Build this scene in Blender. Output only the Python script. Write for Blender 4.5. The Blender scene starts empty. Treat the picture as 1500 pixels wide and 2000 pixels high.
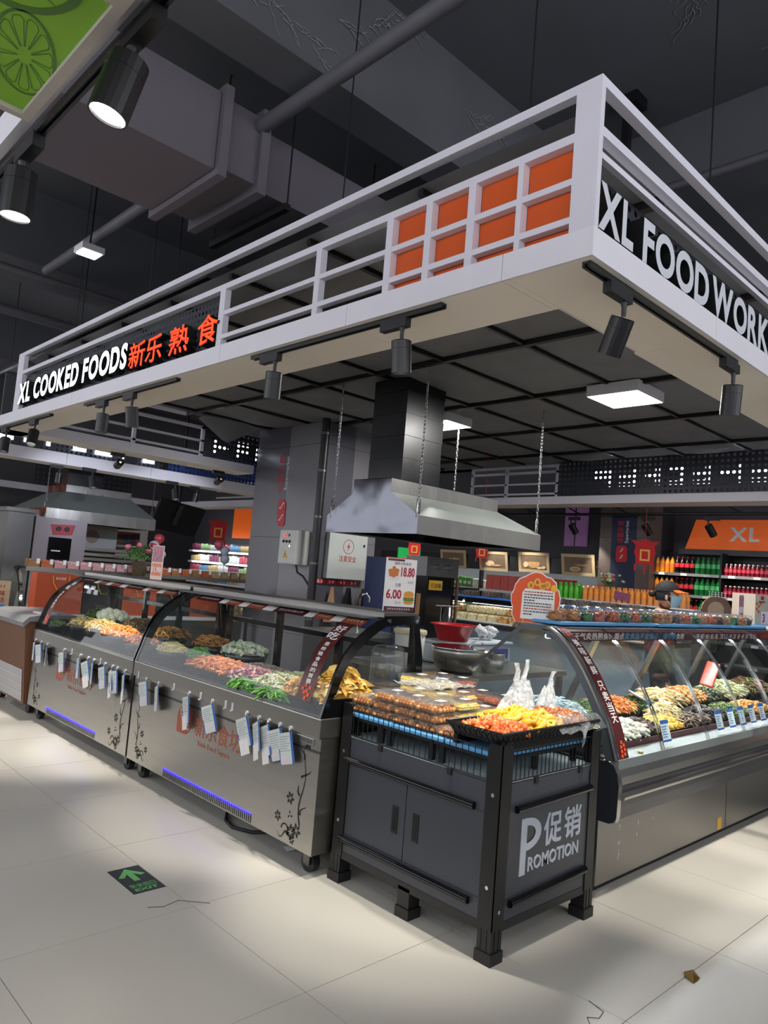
import bpy, bmesh, math, random
from mathutils import Vector, Matrix
random.seed(7)
SC = bpy.context.scene
COL = SC.collection
# ------------------------------------------------------------------ camera
cam_d = bpy.data.cameras.new('camera'); cam = bpy.data.objects.new('camera', cam_d); COL.objects.link(cam)
cam_d.sensor_fit = 'VERTICAL'; cam_d.sensor_height = 36.0; cam_d.lens = 36.0 * 1425.0 / 2000.0
cam_d.clip_start = 0.05; cam_d.clip_end = 100
RX = Vector((0.71619319, -0.69318016, 0.08104679)); DN = Vector((0.11729606, 0.00507858, -0.99308401)); FW = Vector((0.68797453, 0.72074647, 0.08494455))
m = Matrix((RX, -DN, -FW)).transposed().to_4x4(); m.translation = Vector((-2.4819, -1.7928, 1.5)); cam.matrix_world = m
SC.camera = cam
# ------------------------------------------------------------------ world, exposure
SC.view_settings.view_transform = 'Standard'; SC.view_settings.look = 'None'; SC.view_settings.gamma = 1.0
SC.view_settings.use_curve_mapping = False; SC.view_settings.exposure = 0.15
w = bpy.data.worlds.new('world'); SC.world = w; w.use_nodes = True
w.node_tree.nodes['Background'].inputs[0].default_value = (0.92, 0.94, 1.0, 1); w.node_tree.nodes['Background'].inputs[1].default_value = 2.6
SC.cycles.max_bounces = 7; SC.cycles.diffuse_bounces = 4; SC.cycles.glossy_bounces = 3; SC.cycles.transparent_max_bounces = 20; SC.cycles.caustics_reflective = False; SC.cycles.caustics_refractive = False
SC.cycles.sample_clamp_indirect = 4.0; SC.cycles.adaptive_threshold = 0.025
SPOT_W = 130.0      # track spots of the island canopies
AISLE_W = 42.0     # track spots over the aisle, seen and added ones
WARM = (1.0, 0.93, 0.82); COOL = (0.90, 0.95, 1.0)
def light(name, typ, loc, energy, color=(1, 1, 1), target=None, parent=None, **k):
    d = bpy.data.lights.new(name, typ); d.energy = energy; d.color = color
    for a, b in k.items(): setattr(d, a, b)
    o = bpy.data.objects.new(name, d); COL.objects.link(o); o.location = loc
    if target is not None: o.rotation_euler = (Vector(target) - Vector(loc)).to_track_quat('-Z', 'Y').to_euler()
    if parent is not None:
        o.parent = parent; o.location = Vector(loc) - ORG.get(parent.name, Vector())
    return o
# ------------------------------------------------------------------ materials
MATS = {}
def rgb(h):
    h = h.lstrip('#'); c = [int(h[i:i + 2], 16) / 255 for i in (0, 2, 4)]
    return tuple((x / 12.92 if x <= 0.04045 else ((x + 0.055) / 1.055) ** 2.4) for x in c)
def mat(name, col, rough=0.5, metal=0.0, var=0.12, scale=8.0, bump=0.0, stretch=None, emit=None, es=0.0, rvar=0.0, spec=0.5, trans=0.0, alpha=1.0, coat=0.0, bd=0.01, det=4):
    if name in MATS: return MATS[name]
    if isinstance(col, str): col = rgb(col)
    M = bpy.data.materials.new(name); M.use_nodes = True; nt = M.node_tree; N = nt.nodes; L = nt.links
    b = N['Principled BSDF']; b.inputs['Roughness'].default_value = rough; b.inputs['Metallic'].default_value = metal
    b.inputs['Specular IOR Level'].default_value = spec; b.inputs['Alpha'].default_value = alpha; b.inputs['Coat Weight'].default_value = coat
    if trans: b.inputs['Transmission Weight'].default_value = trans
    tc = N.new('ShaderNodeTexCoord'); mp = N.new('ShaderNodeMapping'); nz = N.new('ShaderNodeTexNoise')
    nz.inputs['Scale'].default_value = scale; nz.inputs['Detail'].default_value = det
    L.new(tc.outputs['Object'], mp.inputs[0]); L.new(mp.outputs[0], nz.inputs['Vector'])
    if stretch: mp.inputs['Scale'].default_value = stretch
    mx = N.new('ShaderNodeMix'); mx.data_type = 'RGBA'
    mx.inputs['A'].default_value = tuple(max(0, c * (1 - var)) for c in col) + (1,); mx.inputs['B'].default_value = tuple(min(1, c * (1 + var)) for c in col) + (1,)
    L.new(nz.outputs['Fac'], mx.inputs['Factor']); L.new(mx.outputs['Result'], b.inputs['Base Color'])
    if rvar:
        mr = N.new('ShaderNodeMapRange'); mr.inputs['To Min'].default_value = max(0.02, rough - rvar); mr.inputs['To Max'].default_value = rough + rvar
        L.new(nz.outputs['Fac'], mr.inputs['Value']); L.new(mr.outputs[0], b.inputs['Roughness'])
    if bump:
        bp = N.new('ShaderNodeBump'); bp.inputs['Strength'].default_value = bump; bp.inputs['Distance'].default_value = bd
        L.new(nz.outputs['Fac'], bp.inputs['Height']); L.new(bp.outputs[0], b.inputs['Normal'])
    if emit is not None:
        b.inputs['Emission Color'].default_value = (rgb(emit) if isinstance(emit, str) else emit) + (1,); b.inputs['Emission Strength'].default_value = es
    MATS[name] = M; return M
def glassmat(name, tint=(0.96, 0.98, 0.98), refl=1.0, haze=0.0, rough=0.01):
    if name in MATS: return MATS[name]
    M = bpy.data.materials.new(name); M.use_nodes = True; nt = M.node_tree; N = nt.nodes; L = nt.links
    N.remove(N['Principled BSDF']); out = N['Material Output']
    tr = N.new('ShaderNodeBsdfTransparent'); tr.inputs[0].default_value = tint + (1,)
    gl = N.new('ShaderNodeBsdfGlossy'); gl.inputs['Roughness'].default_value = rough
    fr = N.new('ShaderNodeFresnel'); ge = N.new('ShaderNodeNewGeometry'); io = N.new('ShaderNodeMix'); io.inputs['A'].default_value = 1.45; io.inputs['B'].default_value = 1 / 1.45; L.new(ge.outputs['Backfacing'], io.inputs['Factor']); L.new(io.outputs['Result'], fr.inputs[0])
    mm = N.new('ShaderNodeMath'); mm.operation = 'MULTIPLY'; mm.inputs[1].default_value = refl; L.new(fr.outputs[0], mm.inputs[0])
    mx = N.new('ShaderNodeMixShader'); L.new(mm.outputs[0], mx.inputs[0]); L.new(tr.outputs[0], mx.inputs[1]); L.new(gl.outputs[0], mx.inputs[2])
    last = mx
    if haze:
        nz = N.new('ShaderNodeTexNoise'); nz.inputs['Scale'].default_value = 14; nz.inputs['Detail'].default_value = 5
        mr = N.new('ShaderNodeMapRange'); mr.inputs['From Min'].default_value = 0.3; mr.inputs['From Max'].default_value = 0.75; mr.inputs['To Min'].default_value = haze * 0.4; mr.inputs['To Max'].default_value = haze * 1.6
        L.new(nz.outputs['Fac'], mr.inputs['Value'])
        df = N.new('ShaderNodeBsdfDiffuse'); df.inputs[0].default_value = (0.85, 0.87, 0.88, 1)
        m2 = N.new('ShaderNodeMixShader'); L.new(mr.outputs[0], m2.inputs[0]); L.new(mx.outputs[0], m2.inputs[1]); L.new(df.outputs[0], m2.inputs[2]); last = m2
    L.new(last.outputs[0], out.inputs[0]); MATS[name] = M; return M
def emat(name, col, s):
    return mat(name, col, 0.4, var=0.02, emit=col, es=s)
steel = mat('brushed stainless steel', '#b0ada6', 0.34, 1.0, 0.10, 6.0, 0.02, (1, 0.12, 6), rvar=0.07)
steel_h = mat('polished stainless steel', '#5e5f66', 0.15, 1.0, 0.06, 2.6, 1.0, rvar=0.05, bd=0.03, det=1)
steel_d = mat('dull dark steel', '#6a6a6a', 0.42, 1.0, 0.1, 5.0, 0.02, rvar=0.06)
alu = mat('satin aluminium', '#b4b2ae', 0.30, 1.0, 0.06, 9.0, 0.0, (0.2, 6, 6))
chrome = mat('bright chrome', '#d5d8dc', 0.10, 1.0, 0.03)
black = mat('black powder coated metal', '#141416', 0.38, 0.0, 0.2, 20)
blackp = mat('black plastic', '#17181a', 0.45, 0.0, 0.2, 12)
blackg = mat('glossy black', '#0b0b0d', 0.14, 0.0, 0.2, 6)
binm = mat('dark blue grey steel panel', '#3d4048', 0.36, 0.0, 0.06, 5, 0.01, rvar=0.05)
whitep = mat('white paint', '#d9d7da', 0.5, 0, 0.04, 5)
fasc = mat('white lacquered aluminium', '#e6e3ea', 0.42, 0, 0.03, 5)
soff = mat('cream soffit board', '#fcf6ea', 0.6, 0, 0.03, 4)
lavw = mat('pale grey tube steel', '#dedbe4', 0.42, 0, 0.05, 7)
orange = mat('orange acrylic panel', '#d4581c', 0.4, 0, 0.06, 4)
orangeb = mat('orange printed board', '#dc5420', 0.5, 0, 0.05, 4)
fabric = mat('dark mesh fabric', '#838385', 0.75, 0, 0.22, 3.0, 0.3, spec=0.25)
ceilm = mat('black painted concrete', '#5a5b60', 0.85, 0, 0.25, 1.3, 0.25, spec=0.2)
ductm = mat('dark grey painted duct', '#625e64', 0.7, 0, 0.06, 2, spec=0.2)
wallm = mat('dark grey wall paint', '#4a4a50', 0.6, 0, 0.06, 2)
tilem = mat('grey cladding tile', '#55545c', 0.30, 0, 0.10, 2.5, 0.01)
tilem2 = mat('lighter grey cladding tile', '#77757a', 0.32, 0, 0.08, 2.5, 0.01)
navy = mat('navy blue banner', '#232c4a', 0.5, 0, 0.05)
red = mat('red print', '#c8202a', 0.5, 0, 0.08)
whitec = mat('white card', '#e9e8e6', 0.55, 0, 0.03, 10)
maroon = mat('maroon printed strip', '#4e1d20', 0.35, 0, 0.05)
rust = mat('rust red logo print', '#a8543a', 0.45, 0, 0.08)
bluel = mat('light blue plastic mat', '#5fa3d8', 0.35, 0, 0.06, 6)
bluep = mat('blue print', '#2d63b4', 0.5, 0, 0.1)
greyp = mat('grey text print', '#7f838a', 0.6, 0, 0.1)
glass = glassmat('display glass', refl=.42, haze=0.003)
glass_e = glassmat('worn acrylic end pane', (0.80, 0.83, 0.83), 1.0, 0.05)
clearp = glassmat('clear plastic', (0.985, 0.988, 0.99), 1.4, 0.04, 0.04)
filmp = glassmat('thin plastic film', (0.95, 0.97, 0.97), 2.2, 0.17, 0.08)
bagp = glassmat('milky plastic bag', (0.90, 0.95, 0.94), 1.4, 0.55, 0.18)
letw = emat('lit white letter face', '#f4f8ff', 2.6)
letr = emat('lit red letter face', '#ff3a14', 1.9)
ledw = emat('white led tube', '#f5faff', 7.0)
ledb = emat('blue led strip', '#2a22ff', 7.0)
lampf = emat('lamp lens', '#ffffff', 9.0)
panl = emat('led panel diffuser', '#ffffff', 3.2)
# ------------------------------------------------------------------ mesh builder
ORG = {}
class MB:
    def __init__(s): s.v = []; s.f = []; s.m = []; s.s = []
    def add(s, vs, fs, m=0, smooth=False):
        o = len(s.v); s.v.extend([tuple(v) for v in vs])
        for f in fs: s.f.append(tuple(i + o for i in f)); s.m.append(m); s.s.append(smooth)
        return s
    def box(s, x0, x1, y0, y1, z0, z1, m=0):
        return s.add([(x0, y0, z0), (x1, y0, z0), (x1, y1, z0), (x0, y1, z0), (x0, y0, z1), (x1, y0, z1), (x1, y1, z1), (x0, y1, z1)],
                     [(0, 3, 2, 1), (4, 5, 6, 7), (0, 1, 5, 4), (1, 2, 6, 5), (2, 3, 7, 6), (3, 0, 4, 7)], m)
    def obox(s, c, sz, R=None, m=0):
        c = Vector(c); a, b, d = [q / 2 for q in sz]; vs = []
        for z in (-d, d):
            for x, y in ((-a, -b), (a, -b), (a, b), (-a, b)):
                p = Vector((x, y, z)); p = R @ p if R is not None else p; vs.append(c + p)
        return s.add(vs, [(0, 3, 2, 1), (4, 5, 6, 7), (0, 1, 5, 4), (1, 2, 6, 5), (2, 3, 7, 6), (3, 0, 4, 7)], m)
    def rbox(s, x0, x1, y0, y1, z0, z1, r=0.01, m=0, n=2):
        bm = bmesh.new(); bmesh.ops.create_cube(bm, size=1)
        for v in bm.verts: v.co = Vector((x0 + (v.co.x + .5) * (x1 - x0), y0 + (v.co.y + .5) * (y1 - y0), z0 + (v.co.z + .5) * (z1 - z0)))
        bmesh.ops.bevel(bm, geom=bm.edges[:], offset=r, segments=n, affect='EDGES', profile=.5)
        bm.verts.index_update(); s.add([v.co[:] for v in bm.verts], [[v.index for v in f.verts] for f in bm.faces], m, False); bm.free(); return s
    def prism(s, poly, axis, a, b, m=0, smooth=False, caps=True):
        n = len(poly)
        def P(u, v, t): return (t, u, v) if axis == 'x' else ((u, t, v) if axis == 'y' else (u, v, t))
        vs = [P(u, v, a) for u, v in poly] + [P(u, v, b) for u, v in poly]
        s.add(vs, [(i, (i + 1) % n, n + (i + 1) % n, n + i) for i in range(n)], m, smooth)
        if caps: s.add([P(u, v, a) for u, v in poly], [tuple(range(n))], m); s.add([P(u, v, b) for u, v in poly], [tuple(range(n))[::-1]], m)
        return s
    def tube(s, pts, r, n=6, m=0, closed=False, smooth=True, flat=1.0):
        pts = [Vector(p) for p in pts]; k = len(pts); rs = r if isinstance(r, (list, tuple)) else [r] * k; vs = []
        up = Vector((0, 0, 1))
        for i, p in enumerate(pts):
            if closed: t = pts[(i + 1) % k] - pts[i - 1]
            else: t = pts[min(i + 1, k - 1)] - pts[max(i - 1, 0)]
            t.normalize(); u = up if abs(t.z) < .9 else Vector((1, 0, 0)); a = t.cross(u).normalized(); b = a.cross(t).normalized()
            for j in range(n):
                q = 2 * math.pi * (j + .5) / n; vs.append(p + (a * math.cos(q) + b * math.sin(q) * flat) * rs[i])
        fs = []
        for i in range(k if closed else k - 1):
            for j in range(n): fs.append((i * n + j, i * n + (j + 1) % n, ((i + 1) % k) * n + (j + 1) % n, ((i + 1) % k) * n + j))
        s.add(vs, fs, m, smooth)
        if not closed: s.add(vs[:n], [tuple(range(n))[::-1]], m); s.add(vs[-n:], [tuple(range(n))], m)
        return s
    def cyl(s, p0, p1, r0, r1=None, n=12, m=0, smooth=True):
        return s.tube([p0, p1], [r0, r0 if r1 is None else r1], n, m, smooth=smooth)
    def lathe(s, prof, c=(0, 0, 0), n=16, m=0, smooth=True, sx=1.0, sy=1.0):
        vs = []; k = len(prof)
        for r, z in prof:
            for j in range(n):
                q = 2 * math.pi * j / n; vs.append((c[0] + r * sx * math.cos(q), c[1] + r * sy * math.sin(q), c[2] + z))
        fs = [(i * n + j, i * n + (j + 1) % n, (i + 1) * n + (j + 1) % n, (i + 1) * n + j) for i in range(k - 1) for j in range(n)]
        s.add(vs, fs, m, smooth)
        if prof[0][0] > 1e-4: s.add(vs[:n], [tuple(range(n))[::-1]], m)
        if prof[-1][0] > 1e-4: s.add(vs[-n:], [tuple(range(n))], m)
        return s
    def grid(s, rows, m=0, smooth=True):
        a = len(rows); b = len(rows[0])
        return s.add([p for r in rows for p in r], [(i * b + j, i * b + j + 1, (i + 1) * b + j + 1, (i + 1) * b + j) for i in range(a - 1) for j in range(b - 1)], m, smooth)
    def blob(s, c, rx, ry, rz, m=0, n=6, k=4, jit=0.0, R=None):
        vs = [(0, 0, -1)]
        for i in range(1, k):
            t = math.pi * i / k
            for j in range(n):
                q = 2 * math.pi * (j + .5 * (i % 2)) / n; vs.append((math.sin(t) * math.cos(q), math.sin(t) * math.sin(q), -math.cos(t)))
        vs.append((0, 0, 1)); out = []
        for v in vs:
            f = 1 + random.uniform(-jit, jit); p = Vector((v[0] * rx * f, v[1] * ry * f, v[2] * rz * f))
            if R is not None: p = R @ p
            out.append(Vector(c) + p)
        fs = [(0, 1 + (j + 1) % n, 1 + j) for j in range(n)]
        for i in range(k - 2):
            for j in range(n): fs.append((1 + i * n + j, 1 + i * n + (j + 1) % n, 1 + (i + 1) * n + (j + 1) % n, 1 + (i + 1) * n + j))
        e = len(vs) - 1
        fs += [(e, 1 + (k - 2) * n + j, 1 + (k - 2) * n + (j + 1) % n) for j in range(n)]
        return s.add(out, fs, m, True)
    def mesh(s, name, mats, off=Vector()):
        me = bpy.data.meshes.new(name); me.from_pydata([(v[0] - off[0], v[1] - off[1], v[2] - off[2]) for v in s.v], [], s.f)
        if not isinstance(mats, (list, tuple)): mats = [mats]
        for x in mats: me.materials.append(x)
        me.polygons.foreach_set('material_index', s.m); me.polygons.foreach_set('use_smooth', s.s)
        if len(s.f) < 20000:
            bm = bmesh.new(); bm.from_mesh(me); bmesh.ops.recalc_face_normals(bm, faces=bm.faces[:]); bm.to_mesh(me); bm.free()
        me.update(); return me
    def build(s, name, mats, parent=None):
        if parent is not None: off = ORG.get(parent.name, Vector())
        else:
            lo = [min(v[i] for v in s.v) for i in range(3)]; hi = [max(v[i] for v in s.v) for i in range(3)]
            off = Vector(((lo[0] + hi[0]) / 2, (lo[1] + hi[1]) / 2, lo[2]))
        o = bpy.data.objects.new(name, s.mesh(name, mats, off)); COL.objects.link(o)
        if parent is not None: o.parent = parent; ORG[o.name] = off
        else: o.location = off; ORG[o.name] = off
        return o
def tag(o, label=None, cat=None, group=None, kind=None):
    if label: o['label'] = label
    if cat: o['category'] = cat
    if group: o['group'] = group
    if kind: o['kind'] = kind
    return o
def thing(name, label, cat, loc=(0, 0, 0), group=None, rz=0.0, kind=None):
    o = bpy.data.objects.new(name, None); COL.objects.link(o); o.location = loc; o.rotation_euler = (0, 0, rz); o.empty_display_size = .05
    ORG[o.name] = Vector(loc); return tag(o, label, cat, group, kind)
def struct(name, mb, m, label=None):
    o = mb.build(name, m); tag(o, label or name.replace('_', ' '), None, kind='structure'); return o
def copy_tree(o, parent=None):
    c = o.copy(); COL.objects.link(c); c.parent = parent
    for ch in o.children: copy_tree(ch, c)
    return c
def inst(src, loc, rz=0.0, label=None, group=None, sc=None):
    c = copy_tree(src); c.location = loc; c.rotation_euler = (src.rotation_euler[0], src.rotation_euler[1], rz)
    if label: c['label'] = label
    if group: c['group'] = group
    if sc: c.scale = sc
    return c
# ------------------------------------------------------------------ lettering
_tx = {}
def glyph(body, bold=0.0):
    k = (body, bold)
    if k in _tx: return _tx[k]
    c = bpy.data.curves.new('t', 'FONT'); c.body = body; c.extrude = 0.5; c.offset = 0 if any(ord(q) > 0x2fff for q in body) else bold; c.resolution_u = 5 if len(body) == 1 else 2; c.space_line = 1.15
    o = bpy.data.objects.new('t', c); me = bpy.data.meshes.new_from_object(o)
    vs = [v.co.copy() for v in me.vertices]; fs = [tuple(p.vertices) for p in me.polygons]
    bpy.data.objects.remove(o); bpy.data.curves.remove(c); bpy.data.meshes.remove(me)
    lo = [min(v[i] for v in vs) for i in range(2)]; hi = [max(v[i] for v in vs) for i in range(2)]
    _tx[k] = (vs, fs, lo, hi); return _tx[k]
def addtext(mb, body, o, right, up, width, height, depth=0.004, bold=0.02, m=0, side=None):
    """lettering fitted into a width x height box whose lower left front corner is o; the extrusion runs backwards"""
    vs, fs, lo, hi = glyph(body, bold); o = Vector(o); R = Vector(right).normalized(); U = Vector(up).normalized(); F = R.cross(U)
    kx = width / max(1e-6, hi[0] - lo[0]); ky = height / max(1e-6, hi[1] - lo[1])
    pts = [o + R * ((v.x - lo[0]) * kx) + U * ((v.y - lo[1]) * ky) + F * ((v.z - .5) * depth) for v in vs]
    cjk = [Vector()]
    if bold > 0 and any(ord(q) > 0x2fff for q in body):
        b = bold * .45; cjk = [R * (dx * b * kx) + U * (dy * b * ky) - F * (depth * .02 * i) for i, (dx, dy) in enumerate(((0, 0), (1, .4), (-1, -.4), (.3, 1), (-.3, -1)))]
    if side is None:
        for c in cjk: mb.add([p + c for p in pts], fs, m)
    else:
        fr = []; sd = []
        for f in fs: (fr if all(vs[i].z > .49 for i in f) else sd).append(f)
        for c in cjk: q = [p + c for p in pts]; mb.add(q, fr, m); mb.add(q, sd, side)
    return mb
def textpart(name, body, o, right, up, width, height, mats, parent, depth=0.004, bold=0.02):
    mb = MB(); addtext(mb, body, o, right, up, width, height, depth, bold, 0, 1 if isinstance(mats, (list, tuple)) and len(mats) > 1 else None)
    return mb.build(name, mats, parent)
def letters(body, o, right, up, width, height, mats, parent, depth, bold, gap=0.12, space=0.34):
    R = Vector(right); W = []
    for ch in body:
        if ch == ' ': W.append(space)
        else: g = glyph(ch, bold); W.append(g[3][0] - g[2][0])
    tot = sum(W) + gap * (len(body) - 1); k = width / tot; x = 0
    for ch, wd in zip(body, W):
        if ch != ' ': textpart('letter', ch, Vector(o) + R * (x * k), right, up, wd * k, height, mats, parent, depth, bold)
        x += wd + gap
def scribble(name, o, right, up, w, h, m, parent, n=6, seed=1):
    """a line of print too small to read: little glyph blocks made of strokes"""
    rnd = random.Random(seed); o = Vector(o); R = Vector(right).normalized(); U = Vector(up).normalized(); F = R.cross(U); mb = MB(); cw = w / n
    for i in range(n):
        for k in range(3):
            y = h * (.08 + .36 * k); a, b = sorted((rnd.uniform(.05, .4), rnd.uniform(.6, .92))); q = [(a, y), (b, y), (b, y + h * .14), (a, y + h * .14)]; mb.add([o + R * ((i + u) * cw) + U * v for u, v in q], [(0, 1, 2, 3)])
        a = rnd.uniform(.2, .7); q = [(a, 0), (a + .14, 0), (a + .14, h), (a, h)]; mb.add([o + R * ((i + u) * cw) + U * v + F * .0002 for u, v in q], [(0, 1, 2, 3)])
    return mb.build(name, m, parent)
od = ('first', 'second', 'third', 'fourth', 'fifth', 'sixth', 'seventh', 'eighth', 'ninth', 'tenth', 'eleventh', 'twelfth', 'thirteenth', 'fourteenth', 'fifteenth', 'sixteenth', 'seventeenth', 'eighteenth', 'nineteenth', 'twentieth')
od = od + tuple('twenty-' + q for q in od[:9]) + ('thirtieth',) + tuple('thirty-' + q for q in od[:9]) + ('fortieth',) + tuple('forty-' + q for q in od[:9])
X_, Y_, Z_ = Vector((1, 0, 0)), Vector((0, 1, 0)), Vector((0, 0, 1)); NY = -Y_; NX = -X_
def perf(mb, o, R, U, w, h, pitch=0.045, r=0.013, th=0.004, m=0):
    """sheet of metal with punched round holes"""
    o = Vector(o); R = Vector(R); U = Vector(U); F = R.cross(U); nx = max(1, round(w / pitch)); ny = max(1, round(h / pitch)); px = w / nx; py = h / ny; n = 8
    for i in range(nx):
        for j in range(ny):
            c = o + R * ((i + .5) * px) + U * ((j + .5) * py); vs = []
            for k in range(n):
                q = 2 * math.pi * (k + .5) / n; cx, cy = math.cos(q), math.sin(q); t = max(abs(cx), abs(cy))
                vs.append(c + R * (cx * r) + U * (cy * r))
            sq = [(1, 0), (1, 1), (0, 1), (-1, 1), (-1, 0), (-1, -1), (0, -1), (1, -1)]
            for a, b in sq: vs.append(c + R * (a * px / 2) + U * (b * py / 2))
            fs = []
            for k in range(n): fs.append((k, 8 + (k + 1) % 8, (k + 1) % n)); fs.append((k, 8 + k, 8 + (k + 1) % 8))
            mb.add(vs, fs, m)
    return mb
# ================================================================== ROOM
flo = mat('grout and floor base', '#8b8880', 0.6, 0, 0.1, 3)
tile = mat('large porcelain floor tile', '#c6c3bb', 0.30, 0, 0.05, 1.4, 0.006, rvar=0.06, spec=0.5)
fl = MB().box(-7, 16, -7, 24, -0.10, -0.004).build('floor', flo); tag(fl, 'pale porcelain tiled shop floor', kind='structure')
tm = {}
def tiles(x0, x1, y0, y1, st):
    for i in range(x0, x1):
        for j in range(y0, y1):
            if (i, j) in st: continue
            st.add((i, j)); ax = -0.694 + .81 * i; ay = 0.281 + .797 * j
            if 'm' not in tm:
                tm['m'] = MB().box(-.4035, .4035, -.397, .397, -.012, 0).mesh('floor_tile', tile)
            o = bpy.data.objects.new('floor_tile', tm['m']); COL.objects.link(o); o.parent = fl
            o.location = Vector((ax + .405, ay + .3985, 0)) - ORG[fl.name]
st = set()
tiles(-3, 7, -3, 1, st); tiles(-3, 2, 1, 12, st)
far = MB(); far.box(-6.5, -0.694 - 2.43, -7, 24, -.012, -0.0005); far.box(.93, 15, 1.08, 24, -.012, -.0005); far.box(-3.12, .925, 9.85, 24, -.012, -.0005)
far.box(4.98, 15, -7, 1.07, -.012, -.0005); far.box(-3.12, 4.97, -7, -2.12, -.012, -.0005)
far.build('floor_tiling', tile, fl)
struct('wall_right', MB().box(8.65, 8.8, -7, 24, 0, 5.2), wallm, 'dark grey store wall behind the drinks shelf')
struct('wall_back', MB().box(-7, 8.65, 21.0, 21.2, 0, 5.2), wallm, 'dark grey far wall of the store')
struct('ceiling', MB().box(-7, 16, -7, 24, 4.9, 5.05), ceilm, 'black painted concrete ceiling')
# beams under the slab
for k, (y0, y1, z) in enumerate(((1.31, 1.60, 4.2), (5.58, 6.25, 4.2), (9.8, 10.4, 4.2), (-3.2, -2.9, 4.2), (14.5, 15.1, 4.2))):
    struct('trim_%d' % (k + 1), MB().box(-7, 14, y0, y1, z, 4.9), ceilm, 'black concrete ceiling beam')
for k, x0 in enumerate((2.3, 7.3)):
    struct('trim_%d' % (k + 6), MB().box(x0, x0 + .4, -7, 21, 4.45, 4.9), ceilm, 'black concrete cross beam')
# big rectangular air duct
t = thing('air_duct', 'large dark grey rectangular air duct under the ceiling', 'air duct', (-1.2, 2.2, 3.7))
MB().box(-4.6, -.56, 1.84, 2.61, 3.7, 4.16).build('duct_run', ductm, t)
MB().box(-.555, -.50, 1.80, 2.65, 3.66, 4.20).build('flange', ductm, t)
MB().box(-.50, -.28, 1.86, 2.60, 3.74, 4.16).build('duct_collar', ductm, t)
MB().box(-.28, -.22, 1.82, 2.64, 3.68, 4.20).build('flange', ductm, t)
MB().box(-.22, 2.0, 1.90, 2.56, 3.74, 4.12).build('duct_branch', ductm, t)
for x in (-3.0, -1.75, -.1, 1.3):
    MB().box(x, x + .04, 1.78, 2.66, 3.64, 3.68).build('hanger_bar', black, t)
    for y in (1.79, 2.64): MB().cyl((x + .02, y, 3.66), (x + .02, y, 4.9), .006, n=6).build('hanger_rod', black, t)
pipem = mat('dusty dark pipe', '#55545a', 0.6, 0, 0.15, 6)
def pipe(p0, p1, r, label, m=pipem):
    o = MB().cyl(p0, p1, r, n=12).build('ceiling_pipe', m); tag(o, label, 'pipe', 'pipes under the ceiling'); return o
pipe((-.28, 5.4, 4.1), (-.26, -6, 4.1), .045, 'grey sprinkler pipe crossing the ceiling above the canopy')
pipe((-4, 6.5, 3.95), (8, 6.5, 3.95), .05, 'dark pipe running under the far ceiling beam')
pipe((-4, 5.35, 4.0), (8, 5.35, 4.0), .03, 'thin dark pipe in front of the far ceiling beam')
pipe((2.2, -6, 4.35), (2.2, 5.0, 4.35), .03, 'thin dark pipe above the orange panels')
# square drop tray with lamp hanging far left
t = thing('square_ceiling_lamp', 'small square white lamp hanging under the dark ceiling at far left', 'lamp', (-.37, 4.12, 3.87))
MB().box(-.46, -.28, 4.03, 4.21, 3.89, 3.94).build('housing', whitep, t); MB().box(-.445, -.295, 4.045, 4.195, 3.882, 3.89).build('diffuser', panl, t)
MB().cyl((-.37, 4.12, 3.94), (-.37, 4.12, 4.9), .008, n=6).build('rod', black, t)
t = thing('cable_tray', 'thin black lighting conduit under the ceiling at left', 'conduit', (-.5, 4, 3.45))
MB().box(-.07, -.03, 2.7, 9.0, 3.45, 3.48).build('channel', black, t)
for y in (3.2, 5.0, 7.0): MB().cyl((-.05, y, 3.47), (-.05, y, 4.9), .005, n=5).build('hanger_rod', black, t)
t = thing('ceiling_bracket', 'black angle post bracket hanging from the ceiling behind the corner', 'bracket', (1.84, .64, 3.4))
MB().box(1.82, 1.87, .62, .67, 3.3, 4.9).build('post', black, t); MB().box(1.80, 1.95, .56, .70, 4.82, 4.9).build('foot', black, t)
# flaking paint marks on the slab / beams / duct: thin branching crack ridges
crackm = mat('flaked paint edge', '#8a8884', 0.8, 0, 0.3, 30)
def crack(p, d, n, nrm, seed):
    rnd = random.Random(seed); mb = MB(); p = Vector(p); d = Vector(d).normalized(); nrm = Vector(nrm); side = d.cross(nrm)
    for b in range(n):
        q = p + d * rnd.uniform(-.02, .02); dd = (d + side * rnd.uniform(-.9, .9)).normalized()
        for k in range(7):
            nq = q + (dd + side * rnd.uniform(-.8, .8)).normalized() * rnd.uniform(.012, .035); w = side * rnd.uniform(.001, .003)
            mb.add([q - w, q + w, nq + w, nq - w], [(0, 1, 2, 3)], 0); mb.add([v - nrm * .002 for v in (q - w, q + w, nq + w, nq - w)], [(0, 1, 2, 3)], 0); q = nq
        p = p + d * rnd.uniform(.02, .05) + side * rnd.uniform(-.03, .03)
    return mb
for i, (p, d, n) in enumerate((((-.2, 1.30, 4.55), (1, 0, .3), 22), ((-1.1, 1.303, 4.5), (1, 0, -.25), 26), ((.9, 1.303, 4.6), (1, 0, .1), 14))):
    tag(crack(p, d, n, (0, -1, 0), i).build('paint_crack', crackm), 'pale flaking crack in the black beam paint', 'crack', 'flaking paint cracks')
for i, (p, d, n) in enumerate((((-.2, .4, 4.895), (.3, 1, 0), 26), ((.6, -.2, 4.895), (1, .4, 0), 26), ((1.5, -.6, 4.895), (1, .6, 0), 20), ((-.6, 1.0, 4.895), (.6, 1, 0), 16))):
    tag(crack(p, d, n, (0, 0, -1), i + 9).build('paint_crack', crackm), 'pale flaking crack in the black ceiling paint', 'crack', 'flaking paint cracks')
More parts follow.
